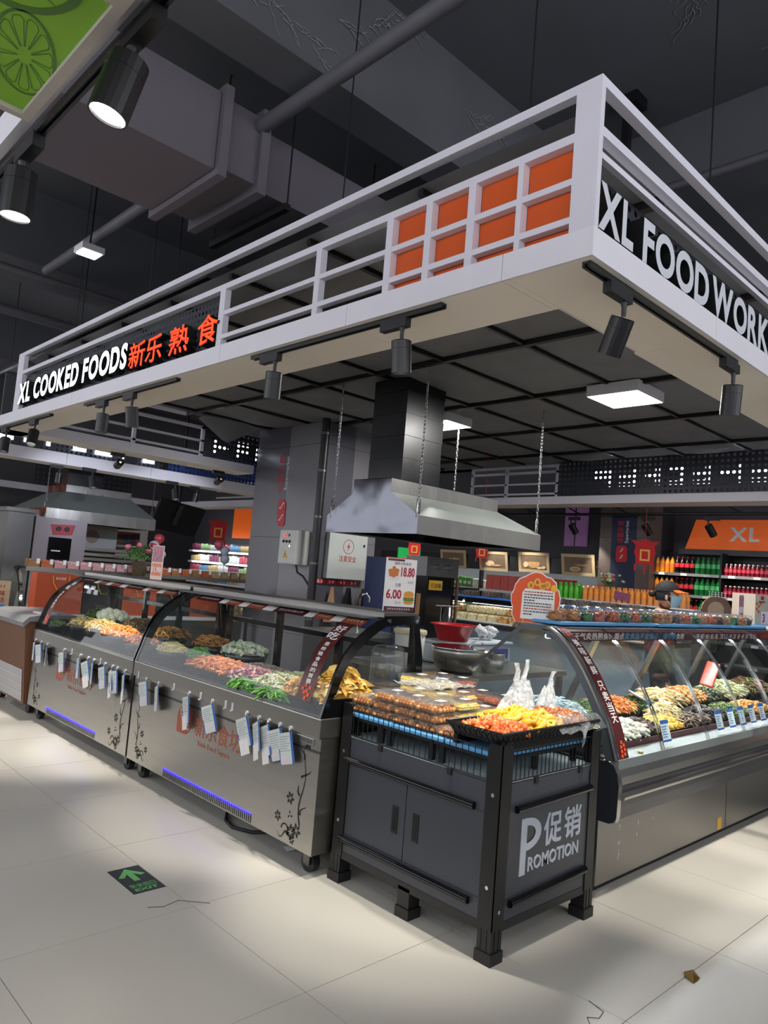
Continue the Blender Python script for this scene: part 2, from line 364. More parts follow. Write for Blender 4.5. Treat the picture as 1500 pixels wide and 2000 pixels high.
# ================================================================== CANOPY over the island
ZB, ZT = 2.70, 2.81
t = cano = thing('canopy', 'white framed canopy hung over the cooked food island with orange panels and lit signs', 'canopy', (3, 3, 2.7))
def part(name, x0, x1, y0, y1, z0, z1, m, par=t): return MB().box(x0, x1, y0, y1, z0, z1).build(name, m, par)
ys = [-.43, -.026, .923, 2.097, 3.289, 4.45, 5.6, 6.9]
for a, b in zip(ys, ys[1:]):
    part('fascia_panel', -.255, -.243, a + (.0015 if a > -.4 else .0125), b - .0015, ZB, ZT, fasc)
    part('soffit_panel', -.243, .125, max(a, -.06) + .001, b - .001, ZB, ZB + .012, soff)
    part('inner_fascia_panel', .113, .125, max(a, -.05) + .001, min(b, 6.5) - .001, ZB + .012, ZT, fasc)
xs = [-.255, .841, 2.0, 3.2, 4.4, 5.6, 6.9]
for a, b in zip(xs, xs[1:]):
    part('fascia_panel', a + (.0015 if a > 0 else 0), b - .0015, -.43, -.418, ZB, ZT, fasc)
    part('soffit_panel', max(a, -.243) + .001, b - .001, -.418, -.06 if a < 0 else -.03, ZB, ZB + .012, soff)
    part('inner_fascia_panel', max(a, .125) + .001, min(b, 6.45) - .001, -.042, -.03, ZB + .012, ZT, fasc)
for a, b in ((-.243, 1.2), (1.2, 2.4), (2.4, 2.955), (3.95, 5.2), (5.2, 6.9)):     # far left side of the ring
    part('inner_fascia_panel', max(a, .125) + .001, min(b, 6.45) - .001, 6.5, 6.512, ZB, ZT, fasc)
    part('soffit_panel', a + .001, b - .001, 6.512, 6.9, ZB, ZB + .012, soff)
    part('fascia_panel', a + .001, b - .001, 6.9, 6.912, ZB, ZT, fasc)
for a, b in ((-.03, 1.3), (1.3, 2.6), (2.6, 3.9), (3.9, 5.2), (5.2, 6.5)):          # far right side of the ring
    part('inner_fascia_panel', 6.45, 6.462, a + .001, b - .001, ZB, ZT, fasc)
    part('soffit_panel', 6.462, 6.88, a + .001, b - .001, ZB, ZB + .012, soff)
    part('fascia_panel', 6.88, 6.892, a + .001, b - .001, ZB, ZT, fasc)
# rails and posts, aisle side
RZ = ((3.352, 3.39), (3.164, 3.20), (2.999, 3.025), (2.849, 2.875))
part('top_rail', -.255, -.215, -.43, 5.99, *RZ[0], lavw)
part('rail', -.255, -.215, -.324, 5.82, *RZ[1], lavw)
for z in RZ[2:]:
    for a, b in ((-.324, -.10), (-.074, .141), (.18, .388), (.425, .636), (.678, 1.169), (1.211, 2.102)): part('rail', -.253, -.217, a, b, *z, lavw)
part('corner_post', -.255, -.228, -.43, -.324, ZT, 3.352, lavw)
for a, b in ((-.10, -.074), (.141, .18), (.388, .425), (.636, .678), (1.169, 1.211), (2.102, 2.161)): part('post', -.255, -.215, a, b, ZT, 3.164, lavw)
part('end_post', -.255, -.215, 5.82, 5.99, ZT, 3.352, lavw)
for z in RZ[:2]: part('rail', -.215, 1.6, 5.95, 5.99, *z, lavw)
for a, b in ((-.324, -.10), (-.074, .141), (.18, .388), (.425, .636)):
    for z0, z1 in ((3.025, 3.164), (2.875, 2.999), (ZT, 2.849)): part('orange_panel', -.214, -.204, a + .002, b - .002, z0 + .001, z1 - .001, orange)
# rails, promotion side
part('top_rail', -.215, 6.8, -.43, -.39, *RZ[0], lavw); part('rail', -.228, 6.8, -.43, -.39, *RZ[1], lavw)
part('rail', -.215, 6.8, -.385, -.36, 3.13, 3.155, lavw)
sgn = mat('black perforated sign sheet', '#3a3c44', 0.4, 0.3, 0.2, 10)
mb = MB(); perf(mb, (-.20, 2.161, ZT), Y_, Z_, 3.66, .353, .046, .012); mb.build('sign_panel', sgn, t)
mb = MB(); perf(mb, (-.19, -.30, ZT), X_, Z_, 6.9, .33, .055, .015); mb.build('sign_panel', sgn, t)
part('sign_panel_backing', -.19, 6.7, -.286, -.280, ZT, 3.14, blackp)
letters('XL COOKED FOODS', (-.272, 5.80, 2.855), NY, Z_, 2.40, .20, [letw, blackp], t, .06, .035, .10, .22)
for ch, y0, w_ in (('新', 3.36, .25), ('乐', 3.09, .24), ('熟', 2.745, .26), ('食', 2.37, .235)):
    textpart('letter', ch, (-.272, y0, 2.84), NY, Z_, w_, .185, [letr, blackp], t, .06, .03)
sw = mat('white acrylic letter face', '#d8dae0', 0.35, 0, 0.02)
letters('XL', (-.186, -.405, 2.84), X_, Z_, .265, .183, [sw, blackp], t, .10, .035, .06)
letters('FOOD', (.158, -.405, 2.835), X_, Z_, .645, .183, [sw, blackp], t, .10, .035, .06)
letters('WORKS', (.838, -.405, 2.835), X_, Z_, .86, .183, [sw, blackp], t, .10, .035, .06)
def litrow(c, a, b, z, h, axis, n=None):
    """backs of lit letters seen through the punched sheet: separate lit strokes"""
    rnd = random.Random(int(a * 10) + 3); q = a
    while q < b:
        w_ = rnd.uniform(.16, .26); mb = MB()
        for k in range(3):
            z0 = z + h * rnd.choice((0, .4, .82)); l0, l1 = (q, q + w_) if k else (q, q + .05); z1 = z0 + .05 if k else z + h
            z0 = z0 if k else z
            mb.box(*((c, c + .02, l0, l1) if axis == 'y' else (l0, l1, c, c + .02)), z0, z1)
        mb.build('lit_letter', letw, t); q += w_ + .14
# far sides: rails, perforated signs, solid panels
for z in RZ[1:]: part('rail', 6.5, 6.54, 4.05, 5.66, *z, lavw)
part('rail', 6.5, 6.54, 4.05, 6.5, 3.25, 3.29, lavw)
for y in (4.05, 4.95, 5.62): part('post', 6.5, 6.54, y, y + .04, ZT, 3.25, lavw)
part('solid_panel', 6.5, 6.54, 5.66, 6.5, ZT, 3.29, wallm)
mb = MB(); perf(mb, (6.48, 4.03, ZT), NY, Z_, 4.3, .50, .07, .019); mb.build('sign_panel', sgn, t)
litrow(6.60, .5, 3.6, 2.95, .24, 'y')
for z in RZ[1:]: part('rail', .35, 2.2, 6.55, 6.59, *z, lavw)
for x in (.35, 1.25, 2.16): part('post', x, x + .04, 6.55, 6.59, ZT, 3.2, lavw)
part('solid_panel', -.2, .34, 6.55, 6.58, ZT, 3.3, wallm)
mb = MB(); perf(mb, (2.2, 6.57, ZT), X_, Z_, 1.9, .40, .07, .019); mb.build('sign_panel', sgn, t)
litrow(6.66, 2.4, 3.9, 2.9, .2, 'x')
# black mesh ceiling laid inside the ring
ZF = 3.30
bx = [-.2, .55, 1.86, 3.18, 4.5, 5.82, 6.45]; by = [-.28, .55, 1.4, 2.2, 3.0, 3.8, 4.6, 5.4, 6.2, 6.5]
def sag(x0, x1, y0, y1, seed):
    rnd = random.Random(seed); a = rnd.uniform(.03, .09); ph = rnd.uniform(0, 6); rows = []
    for i in range(9):
        u = i / 8; r = []
        for j in range(9):
            v = j / 8; e = 16 * u * (1 - u) * v * (1 - v)
            r.append((x0 + (x1 - x0) * u, y0 + (y1 - y0) * v, ZF + .012 - a * e * .8 + .012 * math.sin(9 * u + 5 * v + ph) * min(1, e * 2)))
        rows.append(r)
    return rows
k = 0
for a, b in zip(bx, bx[1:]):
    for c, d in zip(by, by[1:]):
        k += 1; MB().grid(sag(a, b, c, d, k)).build('ceiling_panel', fabric, t)
for x in bx[1:-1]: part('ceiling_bar', x - .022, x + .022, -.28, 6.5, ZF - .03, ZF + .015, black)
for y in by[1:-1]:
    for a, b in zip(bx, bx[1:]): part('ceiling_bar', a + .022, b - .022, y - .016, y + .016, ZF - .02, ZF + .012, black)
part('ceiling_bar', .09, .112, .0, 6.4, ZB + .02, ZT, black)
# loose corner of the mesh hanging down at the far left
MB().grid([[(2.0 + .9 * u, 6.2 + .2 * v, 3.27 - (.26 * (1 - abs(2 * u - .95)) * v)) for u in [i / 10 for i in range(11)]] for v in [j / 6 for j in range(7)]]).build('drooping_mesh', fabric, t)
# hanging wires
for i, (x, y) in enumerate(((-.24, 1.05), (-.24, 3.2), (-.24, -.1), (.75, -.41), (2.2, -.41), (3.6, -.41), (-.24, 4.6))):
    tag(MB().cyl((x, y, 3.38), (x, y, 4.9), .004, n=5).build('hanging_wire', black), 'thin black wire holding the canopy from the ceiling, ' + ('above the orange panels', 'above the red letters', 'beside the corner post', 'above the first grey letters', 'above the last grey letters', 'far right outside the picture', 'above the white letters')[i], 'wire', 'canopy suspension wires')
# ================================================================== LIGHT FITTINGS
def track(name, p0, p1, label):
    p0, p1 = Vector(p0), Vector(p1); d = (p1 - p0).normalized(); n = Vector((-d.y, d.x, 0)) * .017; mb = MB()
    a, b = p0, p1
    for s0, s1 in ((-1, -.35), (.35, 1)):
        vs = [a + n * s0, a + n * s1, b + n * s1, b + n * s0]; vs += [v - Vector((0, 0, .022)) for v in vs]
        mb.add(vs, [(0, 1, 2, 3), (7, 6, 5, 4), (0, 4, 5, 1), (1, 5, 6, 2), (2, 6, 7, 3), (3, 7, 4, 0)])
    vs = [a + n * -.4, a + n * .4, b + n * .4, b + n * -.4]; vs += [v - Vector((0, 0, .008)) for v in vs]
    mb.add(vs, [(0, 1, 2, 3), (7, 6, 5, 4), (0, 4, 5, 1), (1, 5, 6, 2), (2, 6, 7, 3), (3, 7, 4, 0)], 1)
    return tag(mb.build('light_track', [black, mat('teal track groove', '#20414a', .4)]), label, 'light track', 'black light tracks')
def spot(x, y, z, aim, along, label, energy=None, col=WARM, R=.047, H=.15, ang=46, grp='black track spotlights', s=1.0, drop=.10, rec=.30):
    """track spotlight: adapter box, stem, tilted cylinder head with a lit lens; z is the underside of the track"""
    t = thing('track_spotlight', label, 'spotlight', (x, y, z), grp); al = Vector(along).normalized(); sd = Vector((-al.y, al.x, 0))
    R *= s; H *= s
    rot = Matrix((al, sd, Z_)).transposed()
    MB().obox((x, y, z - .022 * s), (.17 * s, .036 * s, .044 * s), rot).build('adapter', blackp, t)
    q = Vector((x, y, z)) + al * .05 * s; j = q - Vector((0, 0, drop * s))
    MB().tube([q - Vector((0, 0, .04 * s)), q - Vector((0, 0, .06 * s)), j], [.016 * s, .010 * s, .009 * s], 8).build('stem', blackp, t)
    d = (Vector(aim) - j).normalized(); a0 = j + d * .004; a1 = j + d * H
    u = Vector((1, 0, 0)) if abs(d.x) < .7 else Y_.copy(); p_ = d.cross(u).normalized(); q_ = d.cross(p_); n = 20; rc = rec * H; mb = MB()
    rg = [(0, .3), (0, .9), (.004, 1), (H * .26, 1), (H * .265, .975), (H * .285, .975), (H * .29, 1), (H, 1), (H, .9), (H - rc, .88)]
    vs = [a0 + d * s_ + (p_ * math.cos(2 * math.pi * i / n) + q_ * math.sin(2 * math.pi * i / n)) * R * r_ for s_, r_ in rg for i in range(n)]
    mb.add(vs, [(k_ * n + i, k_ * n + (i + 1) % n, (k_ + 1) * n + (i + 1) % n, (k_ + 1) * n + i) for k_ in range(len(rg) - 1) for i in range(n)]); mb.build('head', black, t)
    a1 = a0 + d * H; MB().tube([a1 - d * (rc + .004), a1 - d * (rc - .0005)], [R * .89, R * .88], 20).build('lens', lampf, t)
    light('spot_light', 'SPOT', a1 + d * .01, SPOT_W if energy is None else energy, col, aim, None, spot_size=math.radians(ang), spot_blend=.6, shadow_soft_size=.04)
    return t
track('t', (-.205, .32, ZB), (-.205, 1.80, ZB), 'short black light track under the canopy near the orange panels')
track('t', (-.205, 2.69, ZB), (-.205, 4.25, ZB), 'black light track under the canopy below the red sign letters')
track('t', (-.205, 5.02, ZB), (-.205, 6.6, ZB), 'black light track at the far left end of the canopy')
track('t', (-.22, -.385, ZB), (1.19, -.385, ZB), 'black light track under the canopy below the grey sign letters')
track('t', (1.8, -.385, ZB), (3.2, -.385, ZB), 'black light track further right under the canopy')
for x, y, aim, al, lb in ((-.205, .62, (.05, .62, .6), NY, 'black spotlight under the canopy below the orange panels'),
        (-.205, 1.62, (-.02, 1.85, .7), NY, 'black spotlight under the canopy in front of the hood'),
        (-.205, 3.42, (.12, 3.5, .8), NY, 'right one of the close pair of black spotlights under the red letters'),
        (-.205, 3.92, (-.25, 3.9, 0), NY, 'left one of the close pair of black spotlights under the red letters'),
        (-.205, 5.48, (-.75, 4.6, 0), NY, 'black tilted spotlight with lit lens at the left end of the canopy'),
        (-.205, 6.32, (-.45, 5.9, 0), NY, 'black spotlight cut by the left picture edge')):
    spot(x, y, ZB - .02, aim, al, lb)
for x, y, aim, lb in ((.02, -.385, (.35, .45, .85), 'large black tilted spotlight under the canopy corner by the grey letters'),
        (1.13, -.385, (1.6, -.05, 0), 'black tilted spotlight at the right end of the corner track'),
        (2.1, -.385, (2.3, -.05, 0), 'black spotlight above the curved glass case'), (3.0, -.385, (3.1, -.05, 0), 'black spotlight above the right end of the glass case')):
    spot(x, y, ZB - .02, aim, X_, lb)
def panel_lamp(x, y, z, s, label, e):
    t = thing('led_panel_lamp', label, 'lamp', (x, y, z), 'square panel lamps in the canopy')
    MB().box(x - s / 2, x + s / 2, y - s / 2, y + s / 2, z + .004, z + .10).build('housing', whitep, t)
    MB().box(x - s / 2 + .008, x + s / 2 - .008, y - s / 2 + .008, y + s / 2 - .008, z, z + .006).build('diffuser', panl, t)
    light('panel_light', 'AREA', (x, y, z - .01), e, (1, .98, .95), (x, y, 0), None, shape='SQUARE', size=s)
panel_lamp(3.32, 1.35, 3.19, .48, 'square lit panel lamp in the mesh ceiling right of the hood', 70)
panel_lamp(3.45, 3.56, 3.19, .42, 'square lit panel lamp partly hidden behind the black duct', 40)
# ================================================================== GREEN SIGN CANOPY, top left
t = thing('green_sign', 'green panel with citrus line drawings in a white frame at top left', 'sign', (-2.0, .0, 2.9))
grn = mat('bright green printed panel', '#98d636', .5, 0, .05, 3); grd = mat('dark green line print', '#5c8a38', .5, 0, .05)
wood = mat('pale frame wood', '#cfc6bd', .55, 0, .06, 12, stretch=(1, 12, 12))
x1 = -1.815; y1 = .755
MB().box(-3.4, x1 - .03, -.0, y1 - .03, 2.905, 2.915).build('panel', grn, t)
MB().box(x1 - .03, x1, -.9, y1, 2.89, 2.935).build('frame_rail', wood, t); MB().box(-3.4, x1 - .03, y1 - .03, y1, 2.89, 2.935).build('frame_rail', wood, t)
MB().box(-3.4, x1 - .03, -.02, .03, 2.89, 2.935).build('frame_rail', wood, t)
MB().box(-3.4, x1 - .03, -.9, -.05, 2.905, 2.915).build('panel', whitep, t)
MB().box(x1, x1 + .035, -1.2, 1.9, 2.935, 3.06).build('fascia', fasc, t)
def ring(c, rx, ry, w_, rot=0, n=40):
    mb = MB(); vs = []
    for i in range(n):
        q = 2 * math.pi * i / n
        for f in (1, 0):
            a, b = (rx - w_ * (1 - f)) * math.cos(q), (ry - w_ * (1 - f)) * math.sin(q)
            vs.append((c[0] + a * math.cos(rot) - b * math.sin(rot), c[1] + a * math.sin(rot) + b * math.cos(rot), 2.9035))
    return mb.add(vs, [(2 * i, 2 * i + 1, 2 * ((i + 1) % n) + 1, 2 * ((i + 1) % n)) for i in range(n)])
mb = ring((-1.93, .44), .085, .20, .009, -.32)
c = Vector((-1.93, .44, 2.9035))
def cit(q, f): a, b = .085 * f * math.cos(q), .20 * f * math.sin(q); return c + Vector((a * math.cos(-.32) - b * math.sin(-.32), a * math.sin(-.32) + b * math.cos(-.32), 0))
def stroke(a, b): e = Vector((-(b - a).y, (b - a).x, 0)).normalized() * .0015; mb.add([a - e, a + e, b + e, b - e], [(0, 1, 2, 3)])
for i in range(11):
    q = 2 * math.pi * i / 11 + .2; w_ = 2 * math.pi / 11; pts = [cit(q + .05, .22), cit(q + .06, .80), cit(q + w_ * .3, .88), cit(q + w_ * .7, .88), cit(q + w_ - .06, .80), cit(q + w_ - .05, .22)]
    for a, b in zip(pts, pts[1:]): stroke(a, b)
mb2 = ring((-2.05, .10), .15, .17, .024, 0); mb.add(mb2.v, mb2.f)
mb2 = ring((-2.04, .62), .09, .12, .009, 0); mb.add(mb2.v, mb2.f); mb2 = ring((-2.04, .62), .05, .06, .004, 0); mb.add(mb2.v, mb2.f)
for k in range(4):
    y = .06 + .035 * k; pts = [Vector((-2.14 + .2 * i / 8, y + .006 * math.sin(i * 2.1 + k), 2.9035)) for i in range(9)]
    for a, b in zip(pts, pts[1:]): mb.add([a - Y_ * .002, a + Y_ * .002, b + Y_ * .002, b - Y_ * .002], [(0, 1, 2, 3)])
mb.build('citrus_drawing', grd, t)
track('t', (-1.755, -1.0, 2.93), (-1.755, 1.8, 2.93), 'black light track along the green sign')
for y, aim, lb in ((.05, (-2.35, .45, 0), 'large black lit spotlight beside the green sign, nearest to the camera'), (.93, (-1.8, 1.0, 0), 'black lit spotlight below the corner of the green sign'),
                   (-.75, (-.4, .2, .4), 'added unseen black spotlight beside the green sign outside the picture')):  # last one is added out of view to light the cases
    spot(-1.755, y, 2.915, aim, Y_, lb, AISLE_W * .5, ang=70, s=1.15, drop=.07, rec=.04)
for y, aim in ((2.4, (-.3, 3.4, .3)), (3.8, (-.3, 4.7, .3)), (5.4, (-.3, 6.0, .3)), (-2.2, (-.2, -.9, .3))):  # unseen spots added over the left aisle to light cases and floor
    spot(-2.6, y, 3.2, aim, Y_, 'added aisle spotlight beyond the left picture edge at y %s' % ('near', 'mid', 'far', 'back')[[2.4, 3.8, 5.4, -2.2].index(y)] if False else 'added unseen black aisle spotlight beyond the left picture edge', AISLE_W, ang=75)
for x, aim in ((.6, (.55, -.2, .4)), (2.0, (1.8, 0, .4)), (3.4, (3.1, 0, .4)), (-.9, (-.3, -.3, .3))):  # unseen spots added behind the camera to light the right aisle
    spot(x, -2.6, 3.2, aim, X_, 'added unseen black aisle spotlight behind the camera position', AISLE_W * .12, ang=60)

# added unseen shelving: blocks low world light and shapes the reflections
shw = mat('grey blocker shelving', '#9a9a9c', .5, 0, .05)
for nm, x0, x1, y0, y1 in (('behind the camera on the left aisle', -5.3, -4.8, -4.2, 14.0), ('behind the camera on the right aisle', -4.8, 8.5, -4.2, -3.7)):
    t = thing('blocker_shelving', 'long added unseen grey blocker shelving ' + nm, 'shelving', ((x0 + x1) / 2, (y0 + y1) / 2, 0), 'added shelving across the aisles')
    MB().box(x0, x1, y0, y1, 0, .12).build('base', blackp, t)
    if y1 - y0 > 2: MB().box(x0, x0 + .04, y0, y1, .12, 1.9).build('back_panel', shw, t)
    else: MB().box(x0, x1, y0, y0 + .04, .12, 1.9).build('back_panel', shw, t)
    for z in (.45, .85, 1.25, 1.65): MB().box(x0, x1, y0, y1, z, z + .03).build('shelf_board', shw, t)
# ================================================================== GLASS TOPPED STAINLESS CASES (aisle side)
LP = [(-.130, .773), (-.112, .83), (-.096, .875), (-.078, .935), (-.052, 1.0), (-.012, 1.075), (.045, 1.14), (.088, 1.175), (.142, 1.213), (.211, 1.252), (.273, 1.279)]
def offset(poly, d):
    out = []
    for i, p in enumerate(poly):
        a = poly[max(i - 1, 0)]; b = poly[min(i + 1, len(poly) - 1)]; tx, tz = b[0] - a[0], b[1] - a[1]; l = math.hypot(tx, tz)
        out.append((p[0] + tz / l * d, p[1] - tx / l * d))
    return out
def curved(name, prof, axis, a, b, th, m, par):
    """a bent sheet of real thickness following a profile"""
    inner = offset(prof, th); poly = prof + inner[::-1]
    return MB().prism(poly, axis, a, b, smooth=False).build(name, m, par)
XB = .57
flor = mat('black etched flower', '#1d1a18', .5, 0, .2)
brownl = mat('orange brown label', '#9c4a2c', .45, 0, .1)
def flower(mb, c, s, n=6, ph=0.0):
    """etched flower lying in the x = const front plane: petals as flat lens shapes"""
    for i in range(n):
        q = ph + 2 * math.pi * i / n; d = Vector((0, math.cos(q), math.sin(q))); e = Vector((0, -math.sin(q), math.cos(q))); c0 = Vector(c)
        mb.add([c0 + d * .18 * s, c0 + d * .65 * s + e * .30 * s, c0 + d * 1.15 * s, c0 + d * .65 * s - e * .30 * s], [(0, 1, 2, 3)])
def curl(mb, pts, w0):
    pts = [Vector(p) for p in pts]
    for i in range(len(pts) - 1):
        a, b = pts[i], pts[i + 1]; d = (b - a).normalized(); e = Vector((0, -d.z, d.y)) * w0 * 1.5 * (1 - i / len(pts)) ; mb.add([a - e, a + e, b + e * .8, b - e * .8], [(0, 1, 2, 3)])
def floral(par, x, y, z, sy, s=1.0):
    """vine in a lower corner; sy = +1 grows towards +y"""
    mb = MB(); P = lambda a, b: (x, y + sy * a * s, z + b * s)
    for a, b, r, ph in ((0, 0, .032, .2), (.045, -.02, .036, .5), (.03, -.055, .02, 0), (.16, .03, .026, .3), (.07, .14, .03, .1)): flower(mb, P(a, b), r * s, 6, ph)
    curl(mb, [P(.07 + .05 * math.sin(q * .9), -.03 + .012 * math.cos(q)) if False else P(.055 + .10 * q / 8, -.045 + .022 * math.sin(q * .8)) for q in range(9)], .004 * s)
    curl(mb, [P(.09 + (.035 - .003 * q) * math.cos(q * .7), -.02 + (.035 - .003 * q) * math.sin(q * .7)) for q in range(9)], .0035 * s)
    curl(mb, [P(-.02 + .018 * math.sin(q * .9), .03 + .045 * q) for q in range(10)], .004 * s)
    for q in range(4): curl(mb, [P(-.02 + .02 * math.sin(k * .8 + q) + (.012 * k if q % 2 else -.01 * k), .08 + .09 * q + .012 * k) for k in range(5)], .0045 * s)
    flower(mb, P(-.03, .43), .028 * s, 5, 1.5); flower(mb, P(.06, .06), .02 * s, 3, 1.3)
    mb.build('etched_flowers', flor, par)
def logo(par, x, y1, z0, s):
    """leaf shaped shop mark with slanted strokes, on an x = const front; y1 is the left edge as seen"""
    def arc(cy, cz, r, a0, a1, n=8): return [(cy + r * math.cos(math.radians(a0 + (a1 - a0) * i / n)), cz + r * math.sin(math.radians(a0 + (a1 - a0) * i / n))) for i in range(n + 1)]
    w_ = .165 * s; h = .16 * s; r1 = .075 * s; r2 = .02 * s
    pl = [(y1 - w_, z0 + h - .01 * s)] + [(y1 - w_ + .01 * s, z0 + h)] + arc(y1 - r1, z0 + h - r1, r1, 90, 0) + [(y1, z0 + .01), (y1 - .01, z0)] + arc(y1 - w_ + r1, z0 + r1, r1, 270, 180)
    MB().prism(pl, 'x', x - .0015, x + .001).build('logo_mark', rust, par)
    mb = MB()
    for a in (.045, .105):
        c = Vector((x - .0018, y1 - a * s - .01, z0 + .085 * s)); R_ = Matrix.Rotation(math.radians(-28), 3, 'X'); mb.obox(c, (.001, .016 * s, .075 * s), R_)
        for dy, dz in ((.018, .045), (-.022, -.05)): mb.cyl((c.x, c.y + dy * s, c.z + dz * s), (c.x + .001, c.y + dy * s, c.z + dz * s), .012 * s, n=12)
    mb.build('logo_strokes', steel, par)
def case(y0, y1, label, mirror_floral, logo_y, strip):
    t = thing('glass_display_case', label, 'display case', (.2, (y0 + y1) / 2, 0), 'stainless display cases facing the aisle')
    xf = -.115
    MB().box(xf + .008, XB, y0 + .004, y1 - .004, .115, .70).build('body', steel, t)
    MB().box(xf, xf + .008, y0, y1, .115, .598).build('front_panel', steel, t)
    MB().box(xf + .002, xf + .010, y0, y1, .612, .672).build('front_strip', steel, t)
    MB().box(xf + .002, xf + .008, y0, y1, .598, .612).build('panel_seam', steel_d, t)
    MB().rbox(xf - .018, XB + .01, y0 - .002, y1 + .002, .672, .772, .006).build('top_rim', steel, t)
    # dark well for the food, end frames with panes, curved front glass, top board, rear posts
    MB().box(-.10, XB - .02, y0 + .03, y1 - .03, .773, .778).build('deck', blackg, t)
    out = LP + [(.50, 1.286), (.518, 1.278), (XB, 1.06), (XB + .02, .773)]
    mid = (.26, .93)
    for a, b in ((y0, y0 + .016), (y1 - .016, y1)):
        n = len(out); inn = []
        for i, p in enumerate(out):
            w_ = .055; dx, dz = mid[0] - p[0], mid[1] - p[1]; l = math.hypot(dx, dz); inn.append((p[0] + dx / l * w_ * (1.5 if i < 2 else 1), p[1] + dz / l * w_))
        inn[0] = (-.06, .86); inn[-1] = (XB - .03, .86); inn[1] = (-.05, .89)
        mb = MB()
        for yy in (a, b): mb.add([(p[0], yy, p[1]) for p in out + inn], [(i, (i + 1) % n, n + (i + 1) % n, n + i) for i in range(n)])
        mb.add([(p[0], a, p[1]) for p in out] + [(p[0], b, p[1]) for p in out], [(i, (i + 1) % n, n + (i + 1) % n, n + i) for i in range(n)])
        mb.add([(p[0], a, p[1]) for p in inn] + [(p[0], b, p[1]) for p in inn], [(i, (i + 1) % n, n + (i + 1) % n, n + i) for i in range(n)])
        mb.build('end_frame', blackg, t)
        MB().prism(inn, 'y', (a + b) / 2 - .002, (a + b) / 2 + .002).build('end_pane', glass, t)
    for zb in (.29, .50):
        MB().cyl((zb, y0 - .006, 1.255), (zb, y0 + .002, 1.255), .011, n=12).build('bolt', chrome, t)
    curved('front_glass', LP, 'y', y0 + .018, y1 - .018, .006, glass, t)
    MB().box(.26, .525, y0 + .01, y1 - .01, 1.279, 1.297).build('top_board', mat('dull dark top board', '#4c4a48', .45, 0, .08, 3), t)
    MB().box(.255, .262, y0 + .01, y1 - .01, 1.272, 1.298).build('top_edge', alu, t)
    for k in range(4):
        yy = y0 + .05 + (y1 - y0 - .12) * k / 3; MB().box(XB - .03, XB + .01, yy, yy + .035, .773, 1.28).build('rear_post', blackg, t)
    MB().box(XB - .02, XB, y0 + .02, y1 - .02, 1.07, 1.10).build('rear_rail', blackg, t)
    MB().box(.14, .34, y0 + .04, y1 - .04, 1.262, 1.272).build('led_strip', steel_d, t)
    # labels stuck along the top of the glass
    top = [(.1535, 1.2229), (.1535, 1.2229), (.2115, 1.2556)]; y = y0 + .07; k = 0; cols = [brownl, maroon, whitec]
    while y < y1 - .25:
        wd = (.17, .09, .15, .08, .30, .11)[k % 6]; m_ = cols[(0, 2, 0, 2, 1, 2)[k % 6]]
        MB().add([(top[1][0], y, top[1][1]), (top[1][0], y + wd, top[1][1]), (top[2][0], y + wd, top[2][1]), (top[2][0], y, top[2][1])], [(0, 1, 2, 3)]).build('price_strip', m_, t)
        if m_ is not whitec:
            R_ = NY; U_ = Vector((top[2][0] - top[1][0], 0, top[2][1] - top[1][1])).normalized(); n_ = Vector((-.3, 0, .9)) * .002
            scribble('print', Vector((top[1][0], y + wd * .9, top[1][1])) + U_ * .022 + n_, R_, U_, wd * .8, .022, whitec, t, 5 if wd < .2 else 9, k)
        y += wd + .004; k += 1
    # maroon slogan strip following the bend
    s0, s1, body = strip
    pr = offset(LP[1:-2] + [(.150, 1.2175)], -.002); mb = MB(); mb.grid([[(p[0], s0, p[1]), (p[0], s1, p[1])] for p in pr]); mb.build('slogan_strip', maroon, t)
    pr2 = offset(LP[1:-2] + [(.150, 1.2175)], -.004); L_ = [0]
    for a, b in zip(pr2, pr2[1:]): L_.append(L_[-1] + math.hypot(b[0] - a[0], b[1] - a[1]))
    def along(q):
        for i in range(len(L_) - 1):
            if q <= L_[i + 1] or i == len(L_) - 2:
                u = (q - L_[i]) / (L_[i + 1] - L_[i]); a, b = pr2[i], pr2[i + 1]; return Vector((a[0] + (b[0] - a[0]) * u, 0, a[1] + (b[1] - a[1]) * u)), Vector((b[0] - a[0], 0, b[1] - a[1])).normalized()
    mb = MB(); q = L_[-1] - .02; big = 2
    for ch in body:
        h = .056 if big > 0 else (.010 if ch == ' ' else .027); wd = (s1 - s0) * (.70 if big > 0 else .32); big -= 1; q -= h
        if q < .072: break
        if ch != ' ':
            p, u = along(q); p.y = (s0 + s1) / 2 + wd / 2; addtext(mb, ch, p, NY, u, wd, h * .86, .0006, .03)
        q -= .004
    mb.build('lettering', whitec, t)
    mb = MB()
    for i, (a, b) in enumerate(((.2, 0), (.5, 0), (.35, 1), (.65, 1), (.2, 2), (.5, 2), (.35, 3))):
        p, u = along(.068 - .018 * b + (.01 if i % 2 else 0)); c = Vector((p.x, s0 + (s1 - s0) * (a + .07), p.z)); e = Y_ * .0095
        mb.add([c - e - u * .009, c + e - u * .009, c + e + u * .009, c - e + u * .009], [(0, 1, 2, 3)])
    mb.build('strip_pattern', mat('bright orange print', '#e0552a', .5), t)
    # blue lit vent
    vy0, vy1 = y0 + .52, y0 + 1.52
    n = 52
    for k in range(n):
        a = vy0 + (vy1 - vy0) * k / n; MB().box(xf - .0012, xf + .004, a, a + .009, .122, .170).build('vent_slot', blackg, t) if k == 0 else None
    mb = MB()
    for k in range(1, n):
        a = vy0 + (vy1 - vy0) * k / n; mb.box(xf - .0012, xf + .004, a, a + .009, .122, .170)
    tag(mb.build('vent_slots', blackg, t), kind='stuff')
    MB().box(xf - .002, xf + .002, vy0, vy1, .168, .172).build('blue_led_strip', ledb, t)
    mb = MB()
